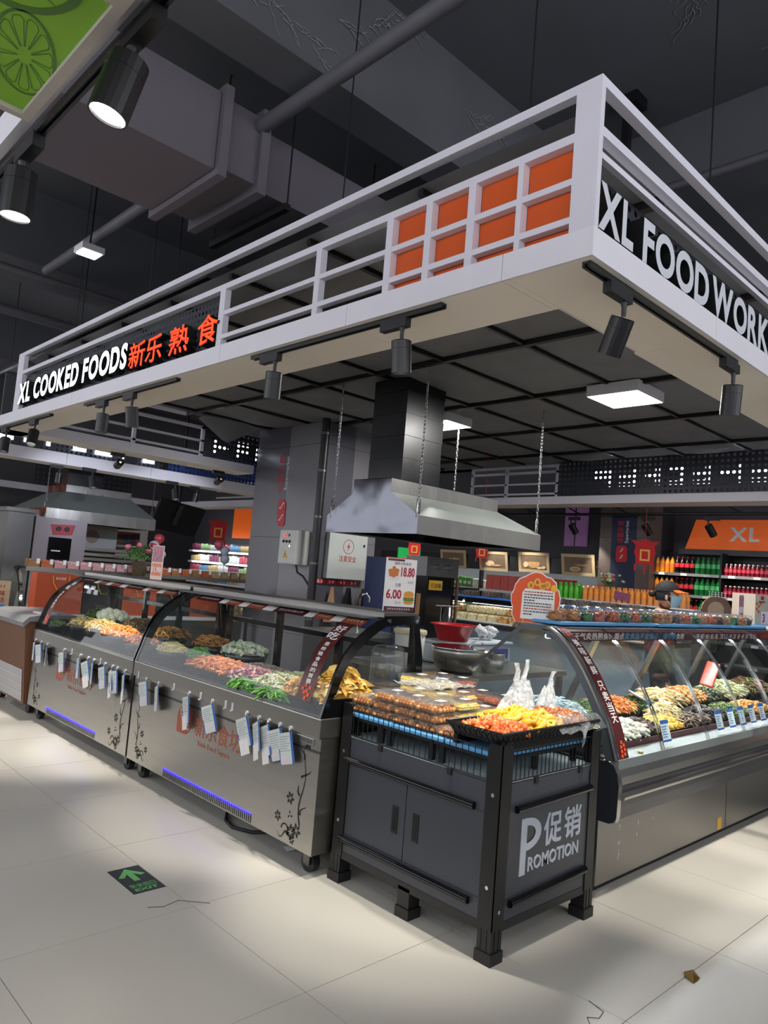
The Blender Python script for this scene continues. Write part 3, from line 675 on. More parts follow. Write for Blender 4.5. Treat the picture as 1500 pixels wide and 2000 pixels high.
    for k in range(n):
        a = vy0 + (vy1 - vy0) * (k + .5) / n; mb.box(xf - .0016, xf + .002, a + .003, a + .006, .156, .166)
    tag(mb.build('blue_led_glow', ledb, t), kind='stuff')
    # print: logo, shop name, flowers, maker plate
    logo(t, xf, logo_y, .425, 1.05)
    textpart('lettering', '新乐食坊', (xf - .001, logo_y - .22, .445), NY, Z_, .50, .115, rust, t, .0006, .015)
    textpart('lettering', 'Xinle Food Square', (xf - .001, logo_y - .26, .385), NY, Z_, .36, .038, rust, t, .0006, .0)
    floral(t, xf - .001, y0 + .13, .20, 1); floral(t, xf - .001, y1 - .13, .20, -1, .8)
    MB().rbox(xf - .003, xf + .004, y0 + .05, y0 + .19, .628, .662, .002).build('maker_plate', alu, t)
    scribble('print', (xf - .0035, y0 + .178, .637), NY, Z_, .115, .018, flor, t, 8)
    for y in (y0 + .10, y1 - .10):
        for x in (-.03, .47):
            c = thing('caster', None, None, (x, y, 0)); c.parent = t; c.location = Vector((x, y, 0)) - ORG[t.name]
            MB().cyl((x - .02, y, .05), (x + .02, y, .05), .05, n=20, smooth=False).build('wheel', blackp, c)
            MB().cyl((x - .023, y, .05), (x + .023, y, .05), .022, n=12).build('hub', steel_d, c)
            MB().box(x - .034, x - .026, y - .028, y + .02, .04, .114).build('fork', steel_d, c); MB().box(x + .026, x + .034, y - .028, y + .02, .04, .114).build('fork', steel_d, c)
            MB().box(x - .034, x + .034, y - .03, y + .03, .104, .115).build('plate', steel_d, c)
    return t
case(1.0, 3.03, 'stainless steel food case with curved glass, nearer one beside the grey promotion bin', 1, 2.40, (1.115, 1.235, '好吃 是检验食品的首要标准'))
case(3.055, 5.02, 'stainless steel food case with curved glass, farther one beside the brown freezer', 1, 4.44, (4.80, 4.90, '美味 新鲜只卖当天'))
# ================================================================== FOOD
def fmat(name, cols, rough=.4):
    return [mat(name + ' %d' % i, c, rough, 0, .22, 40, .2) for i, c in enumerate(cols)]
def heap(label, c, rx, ry, h, kind, cols, n=420, size=.02, base=None, rz=0.0, sq=False, cat='food'):
    """mound of pieces: dome underlay plus many pieces lying on it"""
    key = label; ms = fmat(kind + '_' + ''.join(cols)[:14].replace('#', ''), cols); mb = MB(); c = Vector(c); cr, sr = math.cos(rz), math.sin(rz)
    def surf(u, v):
        r = max(abs(u), abs(v)) if sq else math.hypot(u, v); e = max(0, 1 - r ** 2.2)
        return Vector((c.x + (u * rx) * cr - (v * ry) * sr, c.y + (u * rx) * sr + (v * ry) * cr, c.z + h * e ** .8))
    rows = []
    for i in range(13):
        rr = []
        for j in range(13):
            u, v = -1 + 2 * i / 12, -1 + 2 * j / 12
            if not sq:
                l = max(abs(u), abs(v)); q = math.hypot(u, v); u, v = (u * l / q, v * l / q) if q > 0 else (0, 0)
            p = surf(u * .97, v * .97); p.z += random.uniform(-.004, .003) - .004; rr.append(p)
        rows.append(rr)
    mb.grid(rows, 0)
    for k in range(n):
        if sq: u, v = random.uniform(-.96, .96), random.uniform(-.96, .96)
        else: q = random.uniform(0, 6.283); r = math.sqrt(random.random()) * .97; u, v = r * math.cos(q), r * math.sin(q)
        p = surf(u, v) + Vector((0, 0, random.uniform(-.2, .5) * size)); m_ = random.randrange(len(ms)); a = random.uniform(0, 6.283); s = size * random.uniform(.7, 1.35)
        d = Vector((math.cos(a), math.sin(a), random.uniform(-.45, .45))).normalized()
        if kind == 'strip':
            e = Vector((-d.y, d.x, random.uniform(-.5, .5))).normalized(); w_ = s * .12
            pts = [p + d * s * x + Vector((0, 0, s * .35 * (1 - x * x))) + e * s * .25 * math.sin(2.5 * x + a) for x in (-1, -.33, .33, 1)]
            mb.tube(pts, [w_ * .7, w_, w_, w_ * .6], 4, m_)
        elif kind == 'chunk': mb.blob(p, s * .55, s * .42, s * .34, m_, 5, 3, .25, Matrix.Rotation(a, 3, d))
        elif kind == 'ball': mb.blob(p, s * .5, s * .5, s * .5, m_, 6, 4, .04)
        elif kind == 'flake':
            e = Vector((-d.y, d.x, random.uniform(-.8, .8))).normalized(); n_ = d.cross(e) * s * .25
            mb.add([p - d * s * .6, p + e * s * .4 + n_, p + d * s * .6, p - e * s * .4 + n_, p + n_ * 1.6], [(0, 1, 4), (1, 2, 4), (2, 3, 4), (3, 0, 4), (0, 3, 2, 1)], m_, False)
        elif kind == 'ringy':
            R_ = Matrix.Rotation(random.uniform(-.6, .6), 3, 'X') @ Matrix.Rotation(a, 3, 'Z')
            mb.tube([p + R_ @ Vector((math.cos(x) * s * .5, math.sin(x) * s * .4, .15 * s * math.sin(2 * x))) for x in [i * .9 for i in range(7)]], s * .17, 5, m_, closed=True)
        elif kind == 'rod':
            mb.tube([p - d * s * .8, p - d * s * .2 + Vector((0, 0, s * .15)), p + d * s * .8], [s * .17, s * .22, s * .15], 5, m_)
    o = mb.build('food_heap', ms); return tag(o, label, cat, kind='stuff')
bowlm = mat('black melamine', '#121316', .28, 0, .2, 10); bowlp = mat('grey bowl print', '#6d6f75', .5)
def bowl(x, y, z, r, h, label, sy=1.0):
    t = thing('food_bowl', label, 'bowl', (x, y, z), 'black food bowls in the glass cases')
    pr = [(r * .55, 0), (r * .62, .004), (r * .86, h * .5), (r, h), (r * .97, h), (r * .83, h * .5), (r * .58, .010), (.001, .010)]
    MB().lathe(pr, (x, y, z), 24, sx=1, sy=sy).build('shell', bowlm, t)
    return t
def pan(x0, x1, y0, y1, z, h, label, m=None, flare=.02, grp='black food trays in the glass cases'):
    t = thing('food_tray', label, 'tray', ((x0 + x1) / 2, (y0 + y1) / 2, z), grp); m = m or bowlm; f = flare; th = .004
    o = [(x0 + f, y0 + f, z), (x1 - f, y0 + f, z), (x1 - f, y1 - f, z), (x0 + f, y1 - f, z)]; tp = [(x0, y0, z + h), (x1, y0, z + h), (x1, y1, z + h), (x0, y1, z + h)]
    i1 = [(x0 + th * 2, y0 + th * 2, z + h), (x1 - th * 2, y0 + th * 2, z + h), (x1 - th * 2, y1 - th * 2, z + h), (x0 + th * 2, y1 - th * 2, z + h)]
    i2 = [(x0 + f + th, y0 + f + th, z + th), (x1 - f - th, y0 + f + th, z + th), (x1 - f - th, y1 - f - th, z + th), (x0 + f + th, y1 - f - th, z + th)]
    mb = MB(); v = o + tp + i1 + i2; fs = [(3, 2, 1, 0), (12, 13, 14, 15)]
    for a in (0, 4, 8):
        for k in range(4): fs.append((a + k, a + (k + 1) % 4, a + 4 + (k + 1) % 4, a + 4 + k))
    mb.add(v, fs); mb.build('shell', m, t); return t
ORG_S = ['#e8862a', '#d9701c', '#f0a04a']; NOOD = ['#e8c47c', '#d8ac58', '#f2d9a0']; GREEN = ['#4d6a2c', '#6c8a3a', '#354a1e']; PALE = ['#d8dcc0', '#c3d0b4', '#e6e8d6']
RED = ['#8c3328', '#a8492e', '#6a2620']; PURP = ['#6a2438', '#8a3a4c', '#b26a72']; BRN = ['#6c4a2a', '#8a6236', '#4d3420']; DARK = ['#2a221c', '#3d332a', '#1a1512']; YEL = ['#e0b038', '#caa030', '#efcf6a']; FRY = ['#c68a3e', '#dba556', '#a8702c']
Z0 = .779
L1 = [  # farther case: x, y, r, h(rim), sy, heap height, kind, cols, n, size, label
    (.04, 3.66, .145, .10, 1.35, .06, 'chunk', ORG_S, 420, .026, 'orange candied pieces'),
    (.07, 4.08, .135, .10, 1.2, .06, 'strip', NOOD, 420, .03, 'golden shredded tofu'),
    (.08, 4.46, .125, .09, 1.1, .05, 'strip', NOOD + GREEN[:1], 380, .03, 'pale yellow noodles'),
    (.30, 4.40, .13, .15, 1.2, .05, 'ball', PALE, 110, .055, 'pale green round eggs'),
    (.34, 4.78, .12, .13, 1.1, .06, 'strip', GREEN, 420, .03, 'green shredded leaves'),
    (.33, 3.92, .14, .13, 1.2, .06, 'strip', BRN + GREEN[:1], 420, .03, 'dark green seaweed strips'),
    (.32, 3.42, .14, .12, 1.3, .05, 'strip', FRY + BRN[:1], 420, .03, 'light brown fried strips'),
    (.02, 3.27, .12, .09, 1.2, .05, 'chunk', ['#b5653a', '#c97a4a', '#934a2c'], 380, .026, 'reddish brown roasted nuts'),
    (-.02, 4.80, .08, .06, 1.5, .03, 'strip', GREEN + ['#3a5a2a'], 260, .02, 'dark green leaves')]
for x, y, r, h, sy, hh, kd, cl, n, sz, lb in L1:
    bowl(x, y, Z0, r, h, 'black bowl holding ' + lb + ' in the farther case', sy)
    heap('heap of ' + lb + ' in the farther glass case', (x, y, Z0 + h - .012), r * .93, r * sy * .93, hh, kd, cl, n, sz)
L2 = [
    (.36, 2.44, .15, .12, 1.25, .05, 'flake', PALE + ['#b9d0c0'], 260, .045, 'pale green sliced gourd'),
    (.05, 2.86, .10, .08, 1.2, .05, 'strip', ['#e9d486', '#d8c060', '#f3e7b0'], 320, .024, 'pale yellow shreds'),
    (.14, 2.66, .08, .07, 1.2, .05, 'strip', ['#5fae3c', '#4a9430', '#86c85a'], 260, .022, 'bright green onion rings'),
    (.36, 2.86, .13, .12, 1.2, .05, 'strip', FRY + BRN[:1], 380, .03, 'brown fried shreds')]
for x, y, r, h, sy, hh, kd, cl, n, sz, lb in L2:
    bowl(x, y, Z0, r, h, 'black bowl holding ' + lb + ' in the nearer case', sy)
    heap('heap of ' + lb + ' in the nearer glass case', (x, y, Z0 + h - .012), r * .93, r * sy * .93, hh, kd, cl, n, sz)
T2 = [
    (-.06, .18, 2.02, 2.50, .045, .06, 'rod', ['#c4703c', '#a8542c', '#d88c54'], 420, .034, 'orange brown braised strips'),
    (-.07, .16, 1.72, 2.00, .045, .055, 'flake', PURP + ['#c8a0a0'], 320, .035, 'reddish purple sliced meat'),
    (-.08, .14, 1.44, 1.70, .045, .055, 'strip', ['#d8d8b8', '#9aa860', '#7a3a2a', '#e8e4cc'], 380, .035, 'mixed salad strips'),
    (.20, .44, 1.98, 2.36, .05, .03, 'ball', ['#a8988a', '#8f7c6e', '#c8bcb0'], 900, .014, 'small grey beans'),
    (.20, .46, 1.55, 1.94, .05, .03, 'chunk', ['#dcdcae', '#c8cc90', '#e8e6c8'], 600, .02, 'pale green diced pieces'),
    (.24, .50, 1.20, 1.50, .05, .04, 'ball', ['#a89c88', '#7c7264', '#c4bcae'], 700, .018, 'grey peanuts'),
    (-.08, .10, 1.19, 1.42, .05, .07, 'flake', FRY + ['#e6bf7a'], 300, .045, 'golden fried dough pieces'),
    (-.06, .22, 1.03, 1.17, .05, .14, 'flake', ['#d8a640', '#c08a2c', '#ecc870'], 240, .075, 'large yellow fried fish skins')]
for x0, x1, y0, y1, h, hh, kd, cl, n, sz, lb in T2:
    pan(x0, x1, y0, y1, Z0, h, 'black tray holding ' + lb + ' in the nearer case')
    heap('heap of ' + lb + ' in the nearer glass case', ((x0 + x1) / 2, (y0 + y1) / 2, Z0 + h - .010), (x1 - x0) / 2 * .93, (y1 - y0) / 2 * .93, hh, kd, cl, n, sz, sq=True)
heap('long green stalks laid along the front glass of the nearer case', (-.085, 1.62, Z0 + .012), .012, .28, .012, 'strip', ['#5a9a3a', '#7ab84e', '#3f7a2a'], 90, .05, sq=True)
# see-through tub and ladle resting at the back of the near case
t = thing('plastic_tub', 'clear plastic tub standing upside down at the near end of the glass case', 'tub', (.42, 1.10, Z0))
MB().lathe([(.085, 0), (.10, .005), (.095, .16), (.085, .20), (.06, .21), (.001, .21)], (.42, 1.12, Z0 + .12), 4 * 6).build('shell', clearp, t)
MB().box(.31, .53, 1.03, 1.19, Z0, Z0 + .115).build('brown_contents', mat('brown dried food', '#6e5a40', .7, 0, .3, 30, .4), t)
# ================================================================== PRICE TAGS hanging from hooks
tagm = mat('pale grey printed tag', '#cfd6d4', .45, 0, .05)
def ptag(y, label, ang, big=True, twist=0.0, note=False, z=.665):
    t = thing('hanging_price_tag', label, 'price tag', (-.14, y, z), 'blue edged price tags hung on the stainless cases')
    x = -.137; MB().cyl((x + .004, y, z + .02), (x - .006, y, z + .02), .011, n=12).build('suction_hook', mat('clear hook plastic', '#c9ccd0', .2, 0, .05), t)
    MB().tube([(x - .006, y, z + .02), (x - .010, y, z + .012), (x - .008, y, z)], .0018, 5).build('wire', chrome, t)
    w_, h = .105, .155; R_ = Matrix.Rotation(ang, 3, 'X'); Tz = Matrix.Rotation(twist, 3, 'Z')
    def P(a, b, d): return Vector((x - .008, y, z)) + Tz @ (R_ @ Vector((d, -a, b)))
    def quad(a0, a1, b0, b1, d0, d1):
        mb = MB(); vs = [P(a, b, d) for d in (d0, d1) for a, b in ((a0, b0), (a1, b0), (a1, b1), (a0, b1))]
        return mb.add(vs, [(0, 1, 2, 3), (7, 6, 5, 4), (0, 4, 5, 1), (1, 5, 6, 2), (2, 6, 7, 3), (3, 7, 4, 0)])
    off = w_ * .82
    quad(-off, w_ - off, -h, 0, -.001, .001).build('card', tagm, t)
    quad(w_ - off - .014, w_ - off, -h, 0, -.0016, .0015).build('blue_edge', bluep, t); quad(-off, -off + .006, -h, -h * .5, -.0016, .0015).build('blue_edge', bluep, t)
    mb = MB()
    for k in range(7):
        q = quad(-off + .010, w_ - off - (.020 + .012 * (k * 7 % 3)), -h * .12 - k * .0115 - .0025, -h * .12 - k * .0115, -.0016, .0012); mb.add(q.v, q.f)
    mb.build('print', greyp, t)
    quad(-off + .006, w_ - off - .018, -h * .96, -h * .74, -.0018, .0012).build('stamp', mat('pale stamp', '#d8d0d4', .5), t)
    if note: quad(-off, w_ * .7 - off, -h * 1.25, -h * .72, -.003, -.0018).build('paper_note', whitec, t)
for i, (y, a, nt) in enumerate(((2.81, .18, 0), (2.64, .22, 0), (2.25, .20, 1), (1.98, .30, 0), (1.62, .34, 1), (1.50, .33, 1), (1.41, .30, 1), (1.31, .28, 0), (1.22, .20, 0))):
    ptag(y, 'blue edged price tag on the nearer case, ' + ('first', 'second', 'third', 'fourth', 'fifth', 'sixth', 'seventh', 'eighth', 'ninth')[i] + ' from the left', -a - .08, True, (.10, -.28, -.15, .2)[i % 4], bool(nt))
for i, (y, a, nt) in enumerate(((4.93, .1, 0), (4.79, .15, 0), (4.64, .2, 0), (4.27, .15, 0), (3.94, .1, 0), (3.79, .3, 1), (3.68, .2, 0), (3.48, .2, 0), (3.35, .3, 1), (3.27, .1, 0), (3.14, .3, 1))):
    ptag(y, 'blue edged price tag on the farther case, ' + ('first', 'second', 'third', 'fourth', 'fifth', 'sixth', 'seventh', 'eighth', 'ninth', 'tenth', 'eleventh')[i] + ' from the left', -a - .08, True, (-.2, .15, -.3, .05)[i % 4], bool(nt))
hk = mat('clear hook plastic', '#c9ccd0', .2)
for i, (y, lb) in enumerate(((2.94, 'nearer case beside the seam'), (2.45, 'nearer case between the second and third tag'), (2.12, 'nearer case left of the orange logo'), (1.84, 'nearer case above the shop name'), (1.77, 'nearer case above the shop name, right'), (4.12, 'farther case above the logo'), (3.57, 'farther case above the shop name'))):
    t = thing('wall_hook', 'empty clear hook on the ' + lb, 'hook', (-.14, y, .68), 'empty hooks on the stainless cases')
    MB().rbox(-.138, -.132, y - .009, y + .009, .668, .71, .002).build('plate', hk, t); MB().tube([(-.138, y, .672), (-.146, y, .664), (-.150, y, .668), (-.149, y, .676)], .0025, 5).build('prong', hk, t)
# ================================================================== PROMOTION BIN
t = pbin = thing('promotion_bin', 'dark grey metal promotion bin with black corner posts and wire top', 'promotion bin', (.38, .49, 0))
BX, BY = .76, .98
def bp(name, x0, x1, y0, y1, z0, z1, m=black): return MB().box(x0, x1, y0, y1, z0, z1).build(name, m, t)
lt = .075
def corner(x, y, sx, sy):
    """L shaped angle post with rounded top"""
    w_ = .075; th = .004
    def leg(axis):
        pl = [(0, .13), (w_, .13), (w_, .835), (w_ - .012, .85), (0, .85)]
        mb = MB()
        if axis == 'x': mb.prism([(x + sx * a, b) for a, b in pl], 'y', y, y + sy * th)
        else: mb.prism([(y + sy * a, b) for a, b in pl], 'x', x, x + sx * th)
        return mb
    mb = leg('x'); m2 = leg('y'); mb.add(m2.v, m2.f); mb.build('corner_post', black, t)
    # foot of stacked angles with a shoe
    mb = MB(); mb.box(*sorted((x, x + sx * .07)), *sorted((y, y + sy * .07)), .0, .13)
    for k in (.022, .05): mb.box(*sorted((x + sx * k, x + sx * (k + .004))), *sorted((y - sy * .002, y)), .03, .13); mb.box(*sorted((x - sx * .002, x)), *sorted((y + sy * k, y + sy * (k + .004))), .03, .13)
    f = mb.build('foot', black, t)
    MB().box(*sorted((x - sx * .006, x + sx * .076)), *sorted((y - sy * .006, y + sy * .076)), 0, .045).build('shoe', blackp, f)
for x, y, sx, sy in ((-.004, -.004, 1, 1), (BX + .004, -.004, -1, 1), (-.004, BY + .004, 1, -1), (BX + .004, BY + .004, -1, -1)): corner(x, y, sx, sy)
f = bp('foot', 0, .07, .45, .52, 0, .13); MB().box(-.006, .076, .444, .526, 0, .045).build('shoe', blackp, f)
for a in ((0, BX, 0, .03), (0, BX, BY - .03, BY), (0, .03, .03, BY - .03), (BX - .03, BX, .03, BY - .03)): bp('bottom_rail', a[0], a[1], a[2], a[3], .115, .15)
bp('upper_panel', .002, .014, .07, BY - .07, .572, .69, binm); bp('lower_panel', .002, .014, .07, BY - .07, .15, .232, binm)
for a, b in ((.07, .511), (.514, BY - .07)):
    d = bp('door', .003, .016, a + .001, b - .001, .234, .570, binm)
for yc in (.445, .575):
    h = MB().box(-.001, .006, yc - .018, yc + .018, .335, .455).build('recessed_pull', blackp, t); MB().box(-.002, .003, yc - .010, yc + .012, .345, .445).build('pull_recess', blackg, h)
bp('end_panel', .07, BX - .07, .002, .014, .15, .69, binm); bp('side_panel', .07, BX - .07, BY - .014, BY - .002, .15, .69, binm); bp('rear_panel', BX - .014, BX - .002, .07, BY - .07, .15, .69, binm)
bp('inner_tray', .014, BX - .014, .014, BY - .014, .665, .690, mat('grey blue tray sheet', '#a3b6bd', .4, 0, .08, 4))
def bumper(p0, p1):
    mb = MB(); mb.tube([p0, p1], .016, 10); mb.build('bumper_bar', blackg, t)
bumper((-.008, .12, .585), (-.008, .93, .585)); bumper((-.008, .12, .21), (-.008, .93, .21)); bumper((.11, -.008, .585), (.69, -.008, .595)); bumper((.10, -.008, .215), (.68, -.008, .23))
for y, z in ((.03, .29), (.03, .65), (.945, .29), (.945, .62)): MB().cyl((-.005, y, z), (-.010, y, z), .008, n=10).build('screw', chrome, t)
for y, z in ((.03, .20),): MB().cyl((.03, -.005, z), (.03, -.010, z), .008, n=10).build('screw', chrome, t)
# wire fence on top
def fence(o, d, L, n):
    o = Vector(o); d = Vector(d); mb = MB()
    for k in range(n + 1):
        p = o + d * (L * k / n); mb.cyl(p, p + Z_ * .125, .0022, n=5)
    tag(mb.build('fence_wires', black, t), kind='stuff')
    for z in (.0, .125): MB().cyl(o + Z_ * z, o + d * L + Z_ * z, .0035, n=6).build('fence_rail', black, t)
fence((.004, .075, .70), Y_, .83, 24); fence((.075, .004, .70), X_, .61, 20); fence((BX - .004, .075, .70), Y_, .83, 12); fence((.075, BY - .004, .70), X_, .61, 10)
mb = MB()
for k in range(8):
    y = .30 + .085 * k; mb.tube([(.002, y - .02, .825), (.000, y - .018, .842), (0, y, .85), (0, y + .018, .842), (.002, y + .02, .825)], .0022, 5)
tag(mb.build('fence_hoops', black, t), kind='stuff')
for y in (.27, .70): MB().box(-.006, .006, y - .012, y + .012, .672, .70).build('fence_clip', blackp, t)
for x in (.25, .60): MB().box(x - .012, x + .012, -.006, .006, .672, .70).build('fence_clip', blackp, t)
prt = mat('light grey vinyl lettering', '#b9bfca', .5, 0, .03)
mb = MB(); mb.box(.165, .205, -.0010, .0022, .305, .535)
R_ = [(.205 + .085 * math.cos(math.radians(a)) * 1.25, .468 + .067 * math.sin(math.radians(a))) for a in range(90, -91, -15)]; r_ = [(.205 + .05 * math.cos(math.radians(a)) * 1.25, .468 + .036 * math.sin(math.radians(a))) for a in range(-90, 91, 15)]
pl = R_ + r_
n = len(R_)
for i in range(n - 1):
    q = [R_[i], R_[i + 1], r_[n - 2 - i], r_[n - 1 - i]]; mb.add([(a, -.0010, b) for a, b in q], [(0, 1, 2, 3)])
mb.build('big_letter', prt, t)
for ch, x in (('促', .335), ('销', .495)): textpart('lettering', ch, (x, -.0010, .395), X_, Z_, .135, .135, prt, t, .003, .035)
textpart('lettering', 'ROMOTION', (.225, -.0010, .312), X_, Z_, .395, .058, prt, t, .003, .02)
# raised deck of blue mats on black stands
t = thing('display_riser', 'black stand frame inside the bin carrying the blue mats', 'stand', (.38, .49, .69))
for y in (.10, .37, .43, .70, .76, .93):
    for x in (.06, .38, .70): MB().box(x - .012, x + .012, y - .012, y + .012, .691, .772).build('leg', black, t)
for a, b in ((.04, .40), (.41, .73), (.735, .95)): MB().box(.03, .73, a, b, .772, .785).build('platform', blackp, t)
for i, (a, b, z) in enumerate(((.045, .33, .786), (.335, .66, .786), (.665, .955, .786))):
    tag(MB().rbox(.022, .735, a, b, z, z + .02, .006).build('blue_mat', bluel), ('blue plastic mat under the skewer tray', 'middle blue plastic mat under the nut boxes', 'blue plastic mat under the nut boxes beside the steel case')[i], 'mat', 'blue mats in the promotion bin')
# ---- boxes of nuts
def nuts(kind, seed, w_, d, h):
    random.seed(seed); mb = MB(); s, cols = {'chestnut': (.024, ['#b87a40', '#d8a060', '#945c30']), 'peanut': (.014, ['#dca060', '#c07c4c', '#ecc284']), 'corn': (.012, ['#f6d878', '#e8c058', '#fae8b4']), 'red': (.011, ['#b05c40', '#cc7858', '#904832'])}[kind]
    ms = fmat('nut ' + kind, cols, .35); nx, ny = int(w_ / s * 1.05), int(d / s * 1.05)
    mb.box(-w_ / 2, w_ / 2, -d / 2, d / 2, .003, h * .72)
    for i in range(nx):
        for j in range(ny):
            if random.random() < .9:
                a = random.uniform(0, 3); mb.blob((-w_ / 2 + (i + .5) * w_ / nx, -d / 2 + (j + .5) * d / ny, h * .72 + random.uniform(-.2, .3) * s), s * .62, s * .5, s * .45, random.randrange(3), 5, 3, .1, Matrix.Rotation(a, 3, 'Z'))
    for L_, ax, sg in ((w_, 0, -1), (d, 1, -1), (w_, 0, 1), (d, 1, 1)):
        for i in range(int(L_ / s * 1.1)):
            for k in range(max(1, int(h * .8 / s))):
                q = -L_ / 2 + (i + .5) * L_ / int(L_ / s * 1.1) + random.uniform(-.2, .2) * s; z = .004 + s * .4 + k * s * .8
                c = (q, sg * d / 2, z) if ax == 0 else (sg * w_ / 2, q, z); mb.blob(c, s * .55, s * .5, s * .45, random.randrange(3), 5, 3, .1)
    return mb.mesh('nuts', ms)
NW, ND, NH = .160, .139, .043
shell_me = None
def nutbox(kind, seed):
    global shell_me
    t = thing('nut_box', 'x', 'food box')
    if shell_me is None:
        mb = MB(); a, b = NW / 2, ND / 2; o = [(-a + .006, -b + .006), (a - .006, -b + .006), (a - .006, b - .006), (-a + .006, b - .006)]; q = [(-a, -b), (a, -b), (a, b), (-a, b)]
        mb.add([(x, y, .0) for x, y in o] + [(x, y, NH - .006) for x, y in q], [(3, 2, 1, 0)] + [(k, (k + 1) % 4, 4 + (k + 1) % 4, 4 + k) for k in range(4)])
        ml = MB(); ml.box(-a - .003, a + .003, -b - .003, b + .003, NH - .006, NH - .002); ml.box(-a + .012, a - .012, -b + .012, b - .012, NH - .002, NH)
        shell_me = (mb.mesh('shell', clearp), ml.mesh('lid', clearp), MB().box(.01, .055, -.02, .02, NH, NH + .0008).mesh('price_sticker', whitec))
    for nm, me in (('shell', shell_me[0]), ('lid', shell_me[1]), ('contents', nuts(kind, seed, NW - .022, ND - .022, NH - .008)), ('price_sticker', shell_me[2])):
        o = bpy.data.objects.new(nm, me); COL.objects.link(o); o.parent = t
    return t
protos = {k: nutbox(k, i) for i, k in enumerate(('chestnut', 'peanut', 'corn', 'red'))}
random.seed(11)
usedk = set(); ordw = ('bottom', 'second', 'top', 'fourth'); names = {'chestnut': 'brown broad beans', 'peanut': 'brown peanuts', 'corn': 'yellow corn nuts', 'red': 'dark red peanuts'}
xs_ = [.115, .28, .445, .61]; ys_ = [.905, .76, .615, .47, .33]; ZN = .807
plan = []
for j, y in enumerate(ys_):
    for i, x in enumerate(xs_):
        kd = 'chestnut' if i == 0 else ('peanut' if i == 1 else ('corn' if i == 2 else 'red'))
        if j >= 3: kd = ('chestnut', 'corn', 'corn', 'red')[i]
        if j <= 1 and i == 1: kd = 'corn' if j == 0 else 'chestnut'
        n = {0: (2, 2, 4, 4), 1: (3, 3, 4, 4), 2: (3, 3, 3, 3), 3: (3, 3, 2, 3), 4: (1, 0, 0, 0)}[j][i]
        plan.append((i, j, x, y, kd, n))
rown = ('against the steel case', 'in the second row from the steel case', 'in the middle row', 'in the front row behind the skewer tray', 'beside the skewer tray'); coln = ('at the aisle edge', 'second from the aisle edge', 'third from the aisle edge', 'at the inner edge')
for i, j, x, y, kd, n in plan:
    for k in range(n):
        lb = 'clear box of %s, %s layer, %s, %s' % (names[kd], ordw[k] if n > 1 else 'single', rown[j].replace('in the ', ''), coln[i].replace('from the aisle edge', 'from aisle').replace('at the ', 'at '))
        lb = ' '.join(lb.split()[:16]); loc = (x + random.uniform(-.004, .004), y + random.uniform(-.003, .003), ZN + k * (NH + .001)); rz = random.uniform(-.03, .03)
        if kd not in usedk: usedk.add(kd); o = protos[kd]; o.location = loc; o.rotation_euler = (0, 0, rz); o['label'] = lb; o['group'] = 'clear boxes of nuts in the promotion bin'
        else: inst(protos[kd], loc, rz, lb, 'clear boxes of nuts in the promotion bin')
# ---- skewer tray at the near corner
t = thing('wire_basket_tray', 'shallow black wire basket tray with fried skewers at the bin corner', 'tray', (.37, .16, .85))
z0 = .845; x0, x1, y0, y1 = -.01, .75, .0, .30
mb = MB(); o = [(x0 + .03, y0 + .03, z0), (x1 - .03, y0 + .03, z0), (x1 - .03, y1 - .03, z0), (x0 + .03, y1 - .03, z0)]; tp = [(x0, y0, z0 + .05), (x1, y0, z0 + .05), (x1, y1, z0 + .05), (x0, y1, z0 + .05)]
mb.add(o + tp, [(3, 2, 1, 0)] + [(k, (k + 1) % 4, 4 + (k + 1) % 4, 4 + k) for k in range(4)]); mb.build('liner', blackp, t)
MB().tube(tp, .006, 6, closed=True, smooth=False).build('rim', black, t)
mb = MB()
for a, b, c, d in ((0, 1, 5, 4), (3, 0, 4, 7), (1, 2, 6, 5)):
    v = [Vector(q) for q in (o + tp)]; n = 22 if a == 0 else 9
    for k in range(n):
        for s in (0, 1):
            u0, u1 = k / n, (k + 1) / n; u0, u1 = (u0, u1) if s else (u1, u0); p = v[a].lerp(v[b], u0); q = v[d].lerp(v[c], u1); off = Vector((0, -.004, 0)) if a == 0 else Vector((-.004 if a == 3 else .004, 0, 0)); mb.cyl(p + off, q + off, .0022, n=4)
tag(mb.build('lattice', black, t), kind='stuff')
MB().box(x0 + .02, x1 - .02, y0 + .03, y0 + .05, .807, .845).build('support_rail', black, t); MB().box(x0 + .02, x1 - .02, y1 - .05, y1 - .03, .807, .845).build('support_rail', black, t)
heap('orange red fried meat skewers in the near end of the basket tray', (.13, .13, .872), .11, .12, .03, 'chunk', ['#d8682c', '#c04e20', '#e88a48'], 360, .032, sq=True)
heap('yellow fried squid rings in the middle of the basket tray', (.36, .16, .872), .12, .13, .035, 'ringy', ['#e8b428', '#d69c1c', '#f2cc58'], 120, .055, sq=True)
heap('reddish brown fried pieces in the far end of the basket tray', (.60, .16, .872), .12, .12, .035, 'chunk', ['#b5683a', '#9a5028', '#c98454'], 300, .034, sq=True)
skm = mat('bamboo skewer', '#d9b98a', .6)
random.seed(5)
for i in range(14):
    x, y = random.uniform(.04, .22), random.uniform(.04, .22); a = random.uniform(0, 6.28)
    tag(MB().cyl((x, y, .895), (x + .05 * math.cos(a), y + .05 * math.sin(a), .925), .0016, n=5).build('bamboo_skewer', skm), 'thin bamboo skewer sticking out of the orange skewers', 'skewer', 'bamboo skewers in the basket tray')
